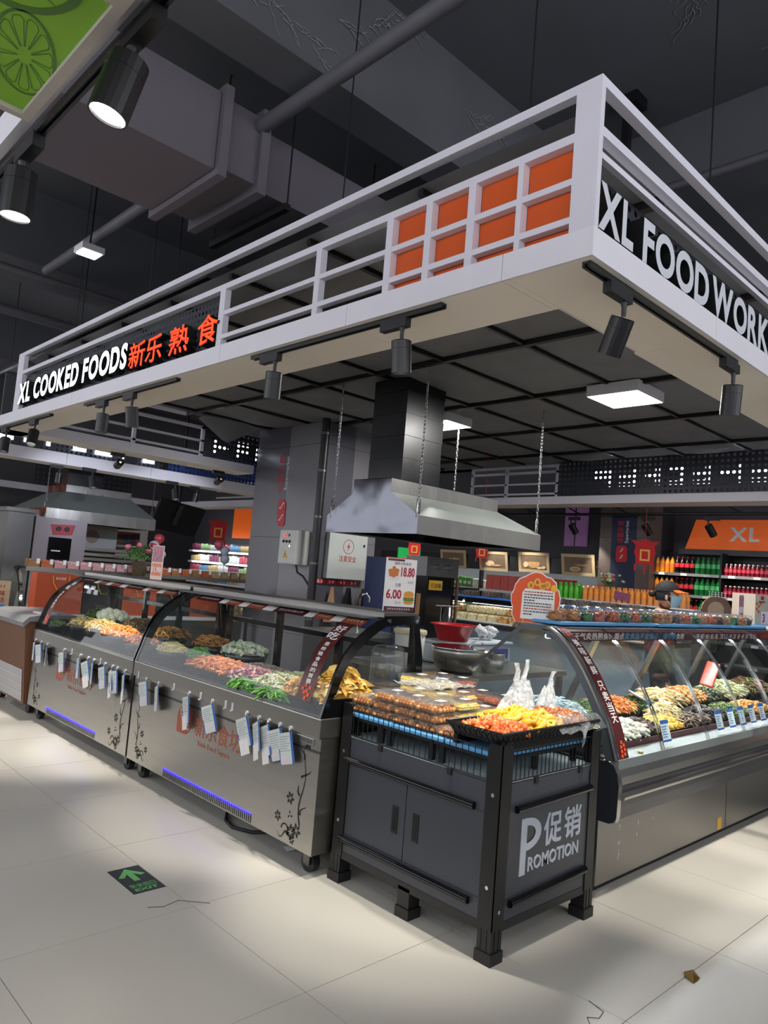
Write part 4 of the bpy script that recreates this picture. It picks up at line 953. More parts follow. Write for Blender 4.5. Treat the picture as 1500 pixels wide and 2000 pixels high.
def crumple(name, x0, x1, y0, y1, fz, amp, m, label, cat, seed, nu=26, nv=18):
    rnd = random.Random(seed); ph = [rnd.uniform(0, 6.28) for _ in range(8)]; rows = []
    for i in range(nu + 1):
        r = []
        for j in range(nv + 1):
            u, v = i / nu, j / nv; x = x0 + (x1 - x0) * u; y = y0 + (y1 - y0) * v
            n = abs(math.sin(9 * u + 7 * v + ph[0])) + abs(math.sin(13 * u - 11 * v + ph[1])) * .7 + abs(math.sin(23 * u + 3 * v + ph[2])) * .4 + rnd.uniform(0, .25)
            r.append((x, y, fz(u, v) + amp * n))
        rows.append(r)
    return tag(MB().grid(rows, 0, False).build(name, m), label, cat)
crumple('plastic_film', .40, .79, -.02, .31, lambda u, v: .905 - (.0 if v > .15 else (.15 - v) * .35) , .008, filmp, 'crumpled clear film over the right end of the basket tray', 'plastic film', 3)
mb = MB(); rows = []
for i in range(9):
    u = i / 8; rows.append([(.54 + .10 * (j / 6) + .05 * u * (.5 - j / 6) * 2, -.016 - .008 * math.sin(7 * u + j), .90 - u * (.125 * (1 - abs(j / 6 - .55) * 1.4))) for j in range(7)])
tag(MB().grid(rows, 0, False).build('plastic_film', filmp), 'corner of clear film hanging over the front of the basket tray', 'plastic film')
crumple('plastic_film', .12, .46, .52, .78, lambda u, v: .965, .011, filmp, 'crumpled clear film lying on the nut boxes', 'plastic film', 8)
# plastic shopping bags behind the boxes
def bag(x, y, z, w_, h, label, seed, strips):
    rnd = random.Random(seed); t = thing('plastic_bag', label, 'plastic bag', (x, y, z), 'thin plastic bags beside the nut boxes'); rows = []
    for i in range(12):
        u = i / 11; r = []
        for j in range(20):
            q = 2 * math.pi * j / 20; k = 1 - .72 * u ** 1.3; f = 1 + .22 * math.sin(3 * q + seed) + .16 * math.sin(7 * q + 4 * u + seed) + rnd.uniform(-.09, .09)
            r.append((x + w_ * .5 * k * f * math.cos(q) + .03 * u, y + w_ * .34 * k * f * math.sin(q), z + h * u * (1 + rnd.uniform(-.03, .03))))
        rows.append(r + [r[0]])
    MB().grid(rows, 0, False).build('bag', bagp, t)
    for (ax, ay, lx, lz, wd) in strips:
        p = Vector((x + ax, y + ay, z + h * .85)); q = p + Vector((lx, lx * .1, lz)); n = 6; g = []
        for k in range(n + 1):
            c = p.lerp(q, k / n); b = .008 * math.sin(k * 1.7 + seed); g.append([(c.x - wd / 2 + b, c.y + .004 * math.sin(k), c.z), (c.x, c.y + .012, c.z), (c.x + wd / 2 + b, c.y - .004 * math.sin(k), c.z)])
        MB().grid(g, 0, False).build('handle', bagp, t)
bag(.60, .36, .81, .26, .22, 'tied milky plastic bag standing between nut boxes and glass case', 1, ((-.02, 0, -.01, .12, .045), (.05, .02, .05, .13, .04)))
bag(.70, .28, .81, .18, .20, 'second milky plastic bag with a long handle beside the glass case', 4, ((.03, 0, .05, .10, .045),))
t = thing('price_card', 'small white handwritten price card standing beside the basket tray', 'price card', (.60, .31, .90))
MB().add([(.565, .315, .895), (.655, .315, .895), (.645, .335, .965), (.555, .335, .965), (.565, .318, .895), (.655, .318, .895), (.645, .338, .965), (.555, .338, .965)], [(0, 1, 2, 3), (7, 6, 5, 4), (0, 4, 5, 1), (1, 5, 6, 2), (2, 6, 7, 3), (3, 7, 4, 0)]).build('card', whitec, t)
U_ = Vector((-.01, .02, .07)).normalized()
scribble('print', (.578, .3160, .938), X_, U_, .055, .018, flor, t, 3, 3); scribble('print', (.578, .3135, .912), X_, U_, .06, .018, flor, t, 3, 4)
# ================================================================== CURVED GLASS CASE (promotion side), runs along +x from x = 1.0
RP = [(.040, .668), (.056, .72), (.074, .777), (.092, .825), (.113, .871), (.140, .922), (.169, .972), (.206, 1.032), (.245, 1.091), (.290, 1.147), (.335, 1.197), (.375, 1.232), (.412, 1.259), (.445, 1.277), (.473, 1.289)]
XE = 5.6
t = thing('curved_glass_case', 'long refrigerated case with curved glass panes and silver bumper, beside the promotion bin', 'display case', (2.9, .5, 0))
kick = mat('dull grey steel kick plate', '#8d8b88', .38, .85, .08, 4, .01, rvar=.06)
for a, b in ((1.0, 2.645), (2.655, XE)): MB().box(a, b, .115, .125, .035, .40).build('kick_plate', kick, t)
MB().box(1.0, XE, .14, .96, .0, .035).build('plinth', blackp, t)
MB().box(1.0, XE, .125, .985, .035, .60).build('body', steel_d, t)
MB().prism([(.035, .375), (.125, .36), (.125, .60), (.02, .60), (.015, .53), (.022, .44)], 'x', 1.02, XE).build('bumper_skirt', mat('graphite bumper', '#4b4c50', .4, .2, .05, 6), t)
MB().prism([(.004 + .014 * math.cos(q), .498 + .020 * math.sin(q)) for q in [i * math.pi / 6 for i in range(12)]], 'x', 1.02, XE, smooth=True).build('bumper_rail', alu, t)
MB().prism([(.016, .525), (.022, .523), (.022, .548), (.016, .546)], 'x', 1.02, XE).build('bumper_groove', black, t)
MB().prism([(.012, .552), (.012, .590), (.030, .622), (.050, .628), (.050, .552)], 'x', 1.02, XE).build('front_lip', alu, t)
MB().prism([(.030, .622), (.032, .668), (.16, .668), (.16, .622)], 'x', 1.02, XE).build('lip_ledge', mat('pale ribbed ledge', '#828a8a', .35, .3, .06, 60, .2, (1, 30, 1)), t)
# rounded end cap and end wall
pl = [(.020, .40), (.028, .372), (.055, .36), (.14, .36), (.14, .655), (.075, .655), (.045, .64), (.025, .605), (.015, .55)]
MB().prism(pl, 'x', .992, 1.02).build('end_cap', mat('dark slate end cap', '#2c3038', .4, 0, .06), t)
MB().prism([(a - .004, b) for a, b in pl[:1] + pl[5:]] + [(a + .006, b) for a, b in (pl[5:][::-1] + pl[:1])][0:0] + [(.026, .40), (.022, .55), (.032, .602), (.05, .634), (.076, .648)][::-1][0:0], 'x', .990, 1.022).build('end_trim', alu, t) if False else None
mb = MB(); pt = [(.1, .662), (.072, .660), (.040, .645), (.018, .607), (.008, .55), (.012, .40), (.022, .368), (.05, .354)]
mb.grid([[(.988, a, b), (1.024, a, b)] for a, b in pt]); mb.grid([[(.988, a + .008, b - .004), (.988, a, b)] for a, b in pt]); mb.build('end_trim', alu, t)
MB().box(.998, 1.016, .14, .985, .035, .66).build('end_wall', blackp, t)
ep = [(.055, .668)] + [(a + .012, b - .004) for a, b in RP] + [(.64, 1.296), (.985, 1.0), (.985, .668)]
MB().prism(ep, 'x', .998, 1.006).build('end_pane', glass_e, t)
band = mat('grey end pane border', '#5a6066', .35, 0, .05)
o_ = [(a, b) for a, b in RP]; i_ = [(a + .05, b - .012) for a, b in RP]
MB().prism(o_ + i_[::-1], 'x', .994, .998).build('end_border', band, t)
mb = MB(); mb.grid([[(.990, a - .004, b + .002), (1.012, a - .004, b + .002)] for a, b in RP + [(.64, 1.30)]]); mb.grid([[(.990, a - .004, b + .002), (.990, a + .006, b - .004)] for a, b in RP]); mb.build('end_edge_trim', alu, t)
MB().prism([(.43, 1.268), (.47, 1.27), (.655, 1.285), (.985, 1.0), (.985, .985), (.64, 1.262)][::1], 'x', .994, .998).build('top_border', band, t)
# front panes
jx = [1.01, 1.52, 2.12, 2.70, 3.27, 3.84, 4.42, 5.0, XE]
for a, b in zip(jx, jx[1:]):
    p = curved('glass_pane', RP, 'x', a + .012, b - .012, .006, glass, t)
    for e in (a + .012, b - .016):
        q = offset(RP, .001); q2 = offset(RP, -.008); MB().prism(q + q2[::-1], 'x', e, e + .0035).build('pane_edge', chrome, p)
# interior
inn = mat('pale blue grey liner', '#8e9a9f', .35, .2, .05, 4)
MB().box(1.02, XE, .17, .93, .60, .655).build('deck', mat('black deck sheet', '#1b1c1f', .3), t)
MB().prism([(.93, .655), (.95, .655), (.68, 1.27), (.66, 1.27)], 'x', 1.02, XE).build('rear_sliding_glass', glass, t)
for a in (1.9, 2.8, 3.7, 4.5):
    MB().prism([(.925, .655), (.955, .655), (.685, 1.27), (.655, 1.27)], 'x', a, a + .05).build('rear_mullion', alu, t)
MB().box(1.02, XE, .50, .66, 1.262, 1.29).build('top_board', inn, t); MB().box(1.02, XE, .455, .50, 1.225, 1.29).build('lamp_housing', inn, t)
MB().cyl((1.05, .515, 1.232), (XE, .515, 1.232), .013, n=10).build('led_tube', ledw, t)
light('case_light', 'AREA', (3.2, .50, 1.20), 24, (.95, .98, 1), (3.2, .36, .6), None, shape='RECTANGLE', size=4.3, size_y=.05)
MB().prism([(.425, 1.268), (.470, 1.290), (.474, 1.232), (.432, 1.214)][::1], 'x', 1.02, XE).build('header_board', maroon, t)
textpart('lettering', '由于天气炎热熟食、面点类食品不宜保存，请尽快食用', (1.06, .4290, 1.220), X_, Vector((0, -.007, .054)), 1.55, .042, whitec, t, .0008, .012)
scribble('print', (2.8, .4290, 1.222), X_, Vector((0, -.007, .054)), 1.2, .036, whitec, t, 14)
MB().add([(1.75, .4280, 1.215), (2.5, .4280, 1.215), (2.5, .4215, 1.266), (1.75, .4215, 1.266)], [(0, 1, 2, 3)]).build('blue_film', glassmat('blue film', (.35, .6, .8), .6, .05), t)
# maroon slogan strip on the first pane, next to the end
pr = offset(RP, -.010); pr = [(2 * a - c, 2 * b - d) for (a, b), (c, d) in zip(RP, offset(RP, .003))]
MB().grid([[(1.035, a, b), (1.135, a, b)] for a, b in pr]).build('slogan_strip', maroon, t)
L_ = [0]; pr2 = [(2 * a - c, 2 * b - d) for (a, b), (c, d) in zip(RP, offset(RP, .005))]
pr2 = [(a - .003, b + .001) for a, b in pr]
for a, b in zip(pr2, pr2[1:]): L_.append(L_[-1] + math.hypot(b[0] - a[0], b[1] - a[1]))
def along(q):
    for i in range(len(L_) - 1):
        if q <= L_[i + 1] or i == len(L_) - 2:
            u = (q - L_[i]) / (L_[i + 1] - L_[i]); a, b = pr2[i], pr2[i + 1]; return Vector((0, a[0] + (b[0] - a[0]) * u, a[1] + (b[1] - a[1]) * u)), Vector((0, b[0] - a[0], b[1] - a[1])).normalized()
mb = MB(); q = L_[-1] - .11
for ch in '美味新鲜 只卖当天':
    h = .058 if ch != ' ' else .03; q -= h
    if ch != ' ': p, u = along(q); p.x = 1.058; addtext(mb, ch, p, X_, u, .054, .050, .0006, .03)
mb.build('lettering', whitec, t)
mb = MB()
for base in (.015, L_[-1] - .085):
    for i, (a, b) in enumerate(((.25, 0), (.55, .3), (.30, 1), (.62, 1.3), (.30, 2), (.6, 2.3), (.4, 3))):
        p, u = along(base + .022 * b); c = Vector((1.035 + .1 * a + .01, p.y, p.z)); e = X_ * .0095; mb.add([c - e - u * .008, c + e - u * .008, c + e + u * .008, c - e + u * .008], [(0, 1, 2, 3)])
mb.build('strip_pattern', mat('bright orange print', '#e0552a', .5), t)
MB().box(1.02, XE, .165, .172, .60, .70).build('inner_sill', maroon, t)
# ---- food trays in two rows
RT = [ # x0,x1,y0,y1,z,h, heap h, kind, cols, n, size, label
    (1.03, 1.36, .185, .42, .656, .05, .05, 'strip', ['#dcd49c', '#c8bf78', '#ece6c4'], 520, .04, 'pale yellow bean sprouts'),
    (1.37, 1.66, .185, .42, .656, .05, .06, 'rod', ['#e8e4d4', '#d5d0bc', '#f2efe4'], 380, .045, 'white tofu strips'),
    (1.67, 1.86, .185, .42, .656, .05, .05, 'flake', ['#4a3028', '#5e4034', '#33211c'], 360, .035, 'dark brown fungus'),
    (1.87, 2.20, .185, .42, .656, .05, .05, 'chunk', YEL, 560, .025, 'yellow pickled mustard'),
    (2.21, 2.52, .185, .42, .656, .05, .04, 'strip', ['#6a5648', '#8a7462', '#4c3c30'], 460, .035, 'grey brown shredded mushroom'),
    (2.53, 2.86, .185, .42, .656, .05, .06, 'flake', DARK, 420, .04, 'black wood ear fungus'),
    (2.87, 3.25, .185, .42, .656, .05, .05, 'strip', GREEN, 400, .035, 'dark green seaweed knots'),
    (3.26, 3.70, .185, .42, .656, .05, .05, 'chunk', FRY, 400, .035, 'brown braised tofu'),
    (1.03, 1.42, .46, .72, .72, .06, .06, 'strip', ['#cfe2e4', '#b8d4d8', '#e4eff0'], 520, .05, 'translucent glass noodles'),
    (1.44, 1.76, .46, .72, .70, .06, .05, 'strip', GREEN[:2] + NOOD[:1], 420, .035, 'green shredded cucumber'),
    (1.78, 2.10, .46, .72, .70, .06, .06, 'strip', ['#e07a2c', '#c9641c', '#eba050', '#e6cf8a'], 520, .035, 'orange carrot shreds'),
    (2.12, 2.40, .46, .72, .70, .06, .05, 'flake', ['#33491c', '#4a662a', '#22320f'], 420, .03, 'dark green chopped leaves'),
    (2.42, 2.80, .46, .72, .70, .06, .07, 'strip', ['#e0c690', '#cfae6c', '#f0ddb4'], 520, .045, 'cream coloured noodles'),
    (2.82, 3.16, .46, .72, .70, .06, .07, 'rod', ['#c98a44', '#b5742f', '#dba668'], 420, .045, 'golden brown braised rolls'),
    (3.18, 3.52, .46, .72, .70, .06, .05, 'flake', ['#3f4a2c', '#566236', '#2c3420'], 380, .035, 'dark green kelp pieces'),
    (3.54, 3.98, .46, .72, .70, .06, .07, 'strip', ['#cfd0a0', '#dcdcb8', '#b8bc84'], 500, .05, 'pale green melon shreds'),
    (4.0, 4.5, .46, .72, .70, .06, .08, 'strip', BRN + ['#c9a064'], 420, .045, 'brown mixed shreds')]
for x0, x1, y0, y1, z, h, hh, kd, cl, n, sz, lb in RT:
    pan(x0, x1, y0, y1, z, h, 'black tray holding ' + lb + ' in the curved glass case')
    heap('heap of ' + lb + ' in the curved glass case', ((x0 + x1) / 2, (y0 + y1) / 2, z + h - .010), (x1 - x0) / 2 * .93, (y1 - y0) / 2 * .93, hh, kd, cl, n, sz, sq=True)
heap('round heap of cream noodles in the front row of the curved glass case', (2.22, .36, .70), .15, .09, .10, 'strip', ['#e4cf96', '#d3b878', '#f0e2bc'], 420, .035)
# white plate lying on the leaves, blue edged label cards, red bag
t = thing('white_plate', 'white oval plate leaning on the dark green leaves in the curved glass case', 'plate', (2.25, .58, .80))
mb = MB(); mb.lathe([(.001, .0), (.06, 0), (.10, .012), (.10, .015), (.06, .004), (.001, .004)], (0, 0, 0), 20, sx=1.25, sy=.8); R_ = Matrix.Rotation(.35, 3, 'X') @ Matrix.Rotation(.25, 3, 'Y')
mb.v = [tuple(R_ @ Vector(v) + Vector((2.28, .56, .81))) for v in mb.v]; mb.build('dish', mat('white china', '#dfe6ea', .2), t)
for i, (x, lb) in enumerate(((1.66, 'first from the left, standing alone'), (2.42, 'second from the left'), (2.62, 'third from the left'), (2.80, 'fourth from the left'), (2.99, 'fifth from the left'), (3.18, 'sixth from the left'), (3.5, 'at the far right'))):
    t = thing('food_label_card', 'blue and white food label card behind the curved glass, ' + lb, 'label card', (x, .12, .67), 'label cards in the curved glass case')
    def sl(x0, x1, s0, s1, d):
        u = Vector((0, .034, .12)).normalized(); n_ = Vector((0, -.12, .034)).normalized(); b = Vector((0, .075, .690)); mb = MB()
        vs = [b + u * s + n_ * e + X_ * q for e in (d, d - .001) for q, s in ((x0, s0), (x1, s0), (x1, s1), (x0, s1))]
        return mb.add(vs, [(0, 1, 2, 3), (7, 6, 5, 4), (0, 4, 5, 1), (1, 5, 6, 2), (2, 6, 7, 3), (3, 7, 4, 0)])
    sl(x - .05, x + .05, 0, .12, 0).build('card', mat('label card face', '#d3e2ee', .5), t); sl(x - .05, x + .05, .098, .12, .0006).build('heading', bluep, t); sl(x - .05, x + .05, 0, .012, .0006).build('footer', bluep, t)
    mb = MB()
    for k in range(5): q = sl(x - .042, x + .02 - .008 * (k % 3), .080 - k * .014, .086 - k * .014, .0006); mb.add(q.v, q.f)
    mb.build('print', mat('blue grey print', '#5d7fa8', .5), t)
t = thing('red_snack_packet', 'red plastic packet lying tilted in the right end of the curved glass case', 'packet', (3.45, .52, .86))
mb = MB(); R_ = Matrix.Rotation(-.9, 3, 'Y') @ Matrix.Rotation(.3, 3, 'X'); mb.rbox(-.11, .11, -.05, .05, -.012, .012, .008); mb.v = [tuple(R_ @ Vector(v) + Vector((3.42, .56, .93))) for v in mb.v]; mb.build('packet', mat('red packet film', '#d8452f', .25), t)
# ---- blue mats with clear boxes of snacks on top of the case
mats_x = [(1.10, 1.72), (1.72, 2.30), (2.30, 2.95), (2.95, 3.6), (3.6, 4.3), (4.3, 5.3)]
for i, (a, b) in enumerate(mats_x):
    tag(MB().rbox(a + .004, b - .004, .46 + .02 * (i % 2), .74, 1.298 , 1.318, .006).build('blue_mat', bluel), 'blue mat on top of the curved glass case, %s from the left' % ('first', 'second', 'third', 'fourth', 'fifth', 'sixth')[i], 'mat', 'blue mats on top of the curved glass case')
def snackbox(cols, kind):
    t = thing('snack_box', 'x', 'food box'); mb = MB()
    mb.lathe([(.052, 0), (.056, .003), (.066, .048), (.072, .050), (.072, .054), (.064, .064), (.050, .084), (.02, .088), (.001, .088)], (0, 0, 0), 12); mb.build('clamshell', clearp, t)
    ms = fmat('snack ' + cols[0], cols, .4); mb = MB(); random.seed(len(cols[0]) + ord(cols[1][2])); mb.lathe([(.049, .004), (.056, .043), (.03, .054), (.001, .057)], (0, 0, 0), 10)
    for k in range(60):
        q = random.uniform(0, 6.28); r = math.sqrt(random.random()) * .052; z = .052 + random.uniform(-.006, .010) if k < 34 else random.uniform(.008, .046); r = r if k < 34 else .053
        mb.blob((r * math.cos(q), r * math.sin(q), z), .012, .009, .007, random.randrange(3), 5, 3, .2, Matrix.Rotation(q * 3, 3, 'Z'))
    mb.build('contents', ms, t); return t
SB = [('brown snacks', snackbox(['#b0702e', '#8a5220', '#cc9450'], 0)), ('green vegetables', snackbox(['#3f6a34', '#5a8a44', '#2c4c24'], 0)), ('reddish snacks', snackbox(['#b25a34', '#cf7f50', '#8c4022'], 0)), ('dark brown snacks', snackbox(['#5a3a20', '#7a5230', '#3f2816'], 0))]
seq = [0, 0, 1, 2, 2, 1, 2, 1, 0, 0, 3, 2, 1, 0, 2, 3, 0, 1, 0, 3]; first = set(); random.seed(3)
for row, (yy, st_) in enumerate(((.555, 1.20), (.685, 1.27))):
    for i, k in enumerate(seq):
        x = st_ + .152 * i; k = (k + row) % 4; lb = 'clear box of %s on the curved case, %s row, %s from left' % (SB[k][0], ('front', 'back')[row], od[i])
        loc = (x + random.uniform(-.008, .008), yy + random.uniform(-.01, .01), 1.318); rz = random.uniform(0, 3)
        if k not in first: first.add(k); o = SB[k][1]; o.location = loc; o['label'] = lb; o['group'] = 'clear boxes on top of the curved case'
        else: inst(SB[k][1], loc, rz, lb, 'clear boxes on top of the curved case')
# ---- orange notice board standing on the end of the case
t = thing('notice_board', 'orange scalloped cardboard notice with white text sheet standing on the glass case', 'sign', (1.12, .62, 1.30))
R_ = Vector((.50, -.866, 0)).normalized(); O_ = Vector((1.045, .765, 1.292)); N_ = R_.cross(Z_)
def bp_(a, b, d=0): return O_ + R_ * a + Z_ * b + N_ * d
out = [(.03, 0), (.21, 0), (.245, .012), (.262, .04), (.255, .07), (.268, .10), (.272, .15), (.262, .19), (.25, .205), (.245, .235), (.215, .262), (.19, .266), (.165, .285), (.13, .29), (.10, .278), (.075, .262), (.04, .245), (.018, .21), (.012, .18), (-.002, .15), (.0, .11), (.01, .08), (.008, .04)]
def slab(pts, d0, d1, nm, m_):
    mb = MB(); n = len(pts); mb.add([bp_(a, b, d0) for a, b in pts] + [bp_(a, b, d1) for a, b in pts], [tuple(range(n))[::-1], tuple(range(n, 2 * n))] + [(i, (i + 1) % n, n + (i + 1) % n, n + i) for i in range(n)]); return mb.build(nm, m_, t)
slab([(a * 1.04 - .005, b * 1.03 - .002) for a, b in out], -.006, -.001, 'white_edge', whitec); slab(out, -.001, .001, 'orange_board', orangeb)
slab([(.055, .02), (.245, .02), (.243, .19), (.075, .195), (.06, .17)], .001, .0018, 'text_sheet', whitec)
for i, (a, b, ch) in enumerate(((.105, .215, '温'), (.142, .235, '馨'), (.172, .212, '提'), (.198, .222, '示'), (.238, .205, ''))):
    e = slab([(a + .019 * math.cos(q), b + .022 * math.sin(q)) for q in [k * math.pi / 8 for k in range(16)]], .0018, .003, 'yellow_badge', mat('yellow badge', '#e9b23c', .5))
    if ch: textpart('lettering', ch, bp_(a - .010, b - .011, .0035), R_, Z_, .020, .022, mat('dark red print', '#9c2a1e', .5), t, .0004, .02)
mb = MB(); mr = MB(); random.seed(4)
for k in range(9):
    x = .07
    while x < .228:
        wd = random.uniform(.006, .018); (mr if k in (0, 6) else mb).add([bp_(x, .172 - k * .016, .0022), bp_(min(x + wd, .235), .172 - k * .016, .0022), bp_(min(x + wd, .235), .180 - k * .016, .0022), bp_(x, .180 - k * .016, .0022)], [(0, 1, 2, 3)]); x += wd + .003
        if k in (3, 8) and x > .12: break
mb.build('print', mat('dark grey print', '#55585e', .6), t); mr.build('print', mat('red grey print', '#a85a50', .6), t)
for a in (.07, .20): MB().add([bp_(a, 0, -.001), bp_(a + .03, 0, -.06), bp_(a, .09, -.001), bp_(a + .003, 0, .004), bp_(a + .033, 0, -.055), bp_(a + .003, .09, .0)], [(0, 1, 2), (5, 4, 3), (0, 3, 4, 1), (1, 4, 5, 2), (2, 5, 3, 0)]).build('foot', whitec, t)
# ---- price sign on the near end of the steel case
t = thing('price_sign', 'tall white price sign reading 18.80 and 6.00 on the steel case', 'sign', (.45, 1.12, 1.297))
R_ = Vector((.985, -.17, 0)).normalized(); O_ = Vector((.365, 1.13, 1.300)); N_ = R_.cross(Z_); H_ = .298; W_ = .208
def slab2(a0, a1, b0, b1, d0, d1, nm, m_): return MB().add([O_ + R_ * a + Z_ * b + N_ * d for d in (d0, d1) for a, b in ((a0, b0), (a1, b0), (a1, b1), (a0, b1))], [(3, 2, 1, 0), (4, 5, 6, 7), (0, 1, 5, 4), (1, 2, 6, 5), (2, 3, 7, 6), (3, 0, 4, 7)]).build(nm, m_, t)
slab2(0, W_, 0, H_, -.012, 0, 'board', whitec); slab2(0, W_, 0, .026, 0, .0008, 'footer', maroon); slab2(-.001, W_, H_ - .002, H_ + .003, -.013, .001, 'top_edge', red)
pr_ = mat('crimson price print', '#b01838', .5); foodp = mat('fried food print', '#c8742c', .5, 0, .3, 60); gr_ = mat('green food print', '#5a8a34', .5)
def st2(body, a, b, w_, h, m_, bold=.02): textpart('lettering', body, O_ + R_ * a + Z_ * b + N_ * .0014, R_, Z_, w_, h, m_, t, .0008, bold)
st2('18.80', .100, .195, .095, .055, pr_, .03); st2('6.00', .008, .068, .105, .055, pr_, .03); st2('油炸小吃系列', .05, .260, .115, .017, mat('grey violet print', '#8a7c88', .5)); st2('汉堡', .065, .137, .04, .02, greyp); st2('元/斤', .15, .158, .042, .016, greyp, .0); st2('元/个', .07, .040, .045, .016, greyp, .0)
scribble('print', O_ + R_ * .02 + Z_ * .008 + N_ * .0014, R_, Z_, .16, .010, whitec, t, 10)
slab2(.005, .12, .281, .293, 0, .0006, 'header', mat('dark brown print', '#4a3026', .5))
def disc(a, b, ra, rb, d, nm, m_, n=18): MB().add([O_ + R_ * (a + ra * math.cos(q)) + Z_ * (b + rb * math.sin(q)) + N_ * d for q in [2 * math.pi * k / n for k in range(n)]], [tuple(range(n))]).build(nm, m_, t)
disc(.05, .198, .046, .030, .0008, 'plate_print', mat('plate print', '#dfe0e8', .5))
for k, (a, b) in enumerate(((.03, .205), (.05, .20), (.068, .208), (.04, .222), (.058, .225), (.05, .238), (.025, .222), (.072, .226))): disc(a, b, .014, .014, .0012 + .0001 * k, 'ball_print', foodp, 10)
for a, b, ra, rb, m_ in ((.165, .052, .036, .012, mat('bun print', '#d9933c', .5)), (.165, .066, .040, .009, gr_), (.165, .076, .038, .008, mat('patty print', '#7a3c20', .5)), (.165, .084, .039, .006, mat('cheese print', '#eec04a', .5)), (.165, .098, .036, .018, mat('bun print', '#d9933c', .5))): disc(a, b, ra, rb, .0010 + .0002 * (b * 100 % 7), 'burger_print', m_)
t = thing('price_stand', 'narrow price sign with fried sticks print standing on the farther steel case', 'sign', (.5, 4.0, 1.297))
R_ = Vector((.45, -.89, 0)).normalized(); O_ = Vector((.44, 4.09, 1.299)); N_ = R_.cross(Z_)
slab2(0, .115, 0, .29, -.006, 0, 'board', mat('pale pink card', '#e6cfc4', .5)); slab2(.005, .11, .15, .285, 0, .0008, 'photo', mat('blurred promo print', '#b07a8c', .5, 0, .5, 40)); mb = MB()
for k in range(6): mb.add([O_ + R_ * a + Z_ * b + N_ * .001 for a, b in ((.012 + .016 * k, .035), (.022 + .016 * k, .03), (.022 + .016 * k, .135), (.012 + .016 * k, .14))], [(0, 1, 2, 3)])
mb.build('stick_print', mat('orange stick print', '#e0682a', .5), t); st2('11.90', .012, .06, .09, .05, whitec, .03)
# ================================================================== INSIDE THE ISLAND
# ---- tiled column
t = thing('tiled_column', 'grey tile clad square column rising behind the steel case', 'column', (3.4, 5.7, 0), kind=None)
CX0, CX1, CY0, CY1 = 2.96, 3.92, 5.03, 6.45
MB().box(CX0 + .012, CX1 - .012, CY0 + .012, CY1 - .012, 0, 3.29).build('core', mat('dark grout', '#2c2c30', .7), t)
zz = [0, .70, 1.86, 3.02, 3.29]
for a, b in zip(zz, zz[1:]):
    MB().box(CX0, CX0 + .012, CY0 + .004, (CY0 + CY1) / 2 - .002, a + .002, b - .002).build('tile', tilem2, t); MB().box(CX0, CX0 + .012, (CY0 + CY1) / 2 + .002, CY1 - .004, a + .002, b - .002).build('tile', tilem, t)
    MB().box(CX0 + .004, (CX0 + CX1) / 2 - .002, CY0, CY0 + .012, a + .002, b - .002).build('tile', tilem, t); MB().box((CX0 + CX1) / 2 + .002, CX1 - .004, CY0, CY0 + .012, a + .002, b - .002).build('tile', tilem2, t)
MB().box(CX0 - .004, CX0, 5.75, 5.98, 1.9, 3.29).build('banner', navy, t) if False else None
textpart('lettering', '新\n乐\n超\n市', (CX0 - .002, 5.93, 2.42), NY, Z_, .12, .50, red, t, .004, .02)
mb = MB(); addtext(mb, 'Supermarket', (CX0 - .002, 5.70, 2.46), Z_, Y_, .44, .08, .004, .01); mb.build('lettering', whitep, t)
mb = MB(); pl = [(5.79 + .085 * math.cos(q) * (1 if abs(math.cos(q)) < .8 else 1), 2.16 + .19 * math.sin(q)) for q in [k * math.pi / 10 for k in range(20)]]
MB().prism([(5.70, 2.02), (5.70, 2.28), (5.74, 2.34), (5.84, 2.34), (5.86, 2.32), (5.86, 2.06), (5.82, 2.0), (5.72, 2.0)], 'x', CX0 - .008, CX0 - .001).build('red_badge', red, t)
for dz in (0, .15): MB().obox((CX0 - .009, 5.78, 2.11 + dz), (.002, .016, .085), Matrix.Rotation(.6, 3, 'X')).build('badge_stroke', whitep, t)
for y, z in ((5.745, 2.14), (5.815, 2.08), (5.745, 2.29), (5.815, 2.23)): MB().cyl((CX0 - .010, y, z), (CX0 - .008, y, z), .013, n=10).build('badge_dot', whitep, t)
t = thing('drain_pipe', 'black vertical drain pipe at the column corner', 'pipe', (2.91, 4.98, 0)); MB().cyl((2.90, 4.96, 0), (2.90, 4.96, 3.29), .05, n=16).build('pipe', black, t)
for z in (.9, 1.55, 2.1, 2.65, 3.1): MB().cyl((2.90, 4.96, z), (2.90, 4.96, z + .025), .056, n=16).build('clamp', steel_d, t)
# control cabinet on the column
t = thing('control_box', 'white wall control box with red and green buttons on the column', 'control box', (2.85, 5.330, 1.55))
MB().rbox(2.76, 2.955, 5.15, 5.49, 1.53, 1.94, .006).build('box', mat('white control box', '#cfcfca', .45), t); d_ = MB().rbox(2.75, 2.762, 5.160, 5.480, 1.54, 1.93, .004).build('door', mat('white control box', '#cfcfca', .45), t)
for y, z, m_ in ((5.370, 1.875, emat('red pilot light', '#ff2a1a', 1.5)), (5.290, 1.875, mat('dark green pilot', '#1f4a38', .3))): MB().cyl((2.742, y, z), (2.752, y, z), .018, n=14).build('pilot_light', m_, t)
for y in (5.390, 5.330, 5.270): MB().cyl((2.738, y, 1.80), (2.752, y, 1.80), .017, n=12).build('switch', blackp, t); MB().box(2.730, 2.738, y - .004, y + .004, 1.785, 1.815).build('switch_lever', steel_d, t)
MB().cyl((2.744, 5.265, 1.745), (2.751, 5.265, 1.745), .014, n=12).build('lock', chrome, t)
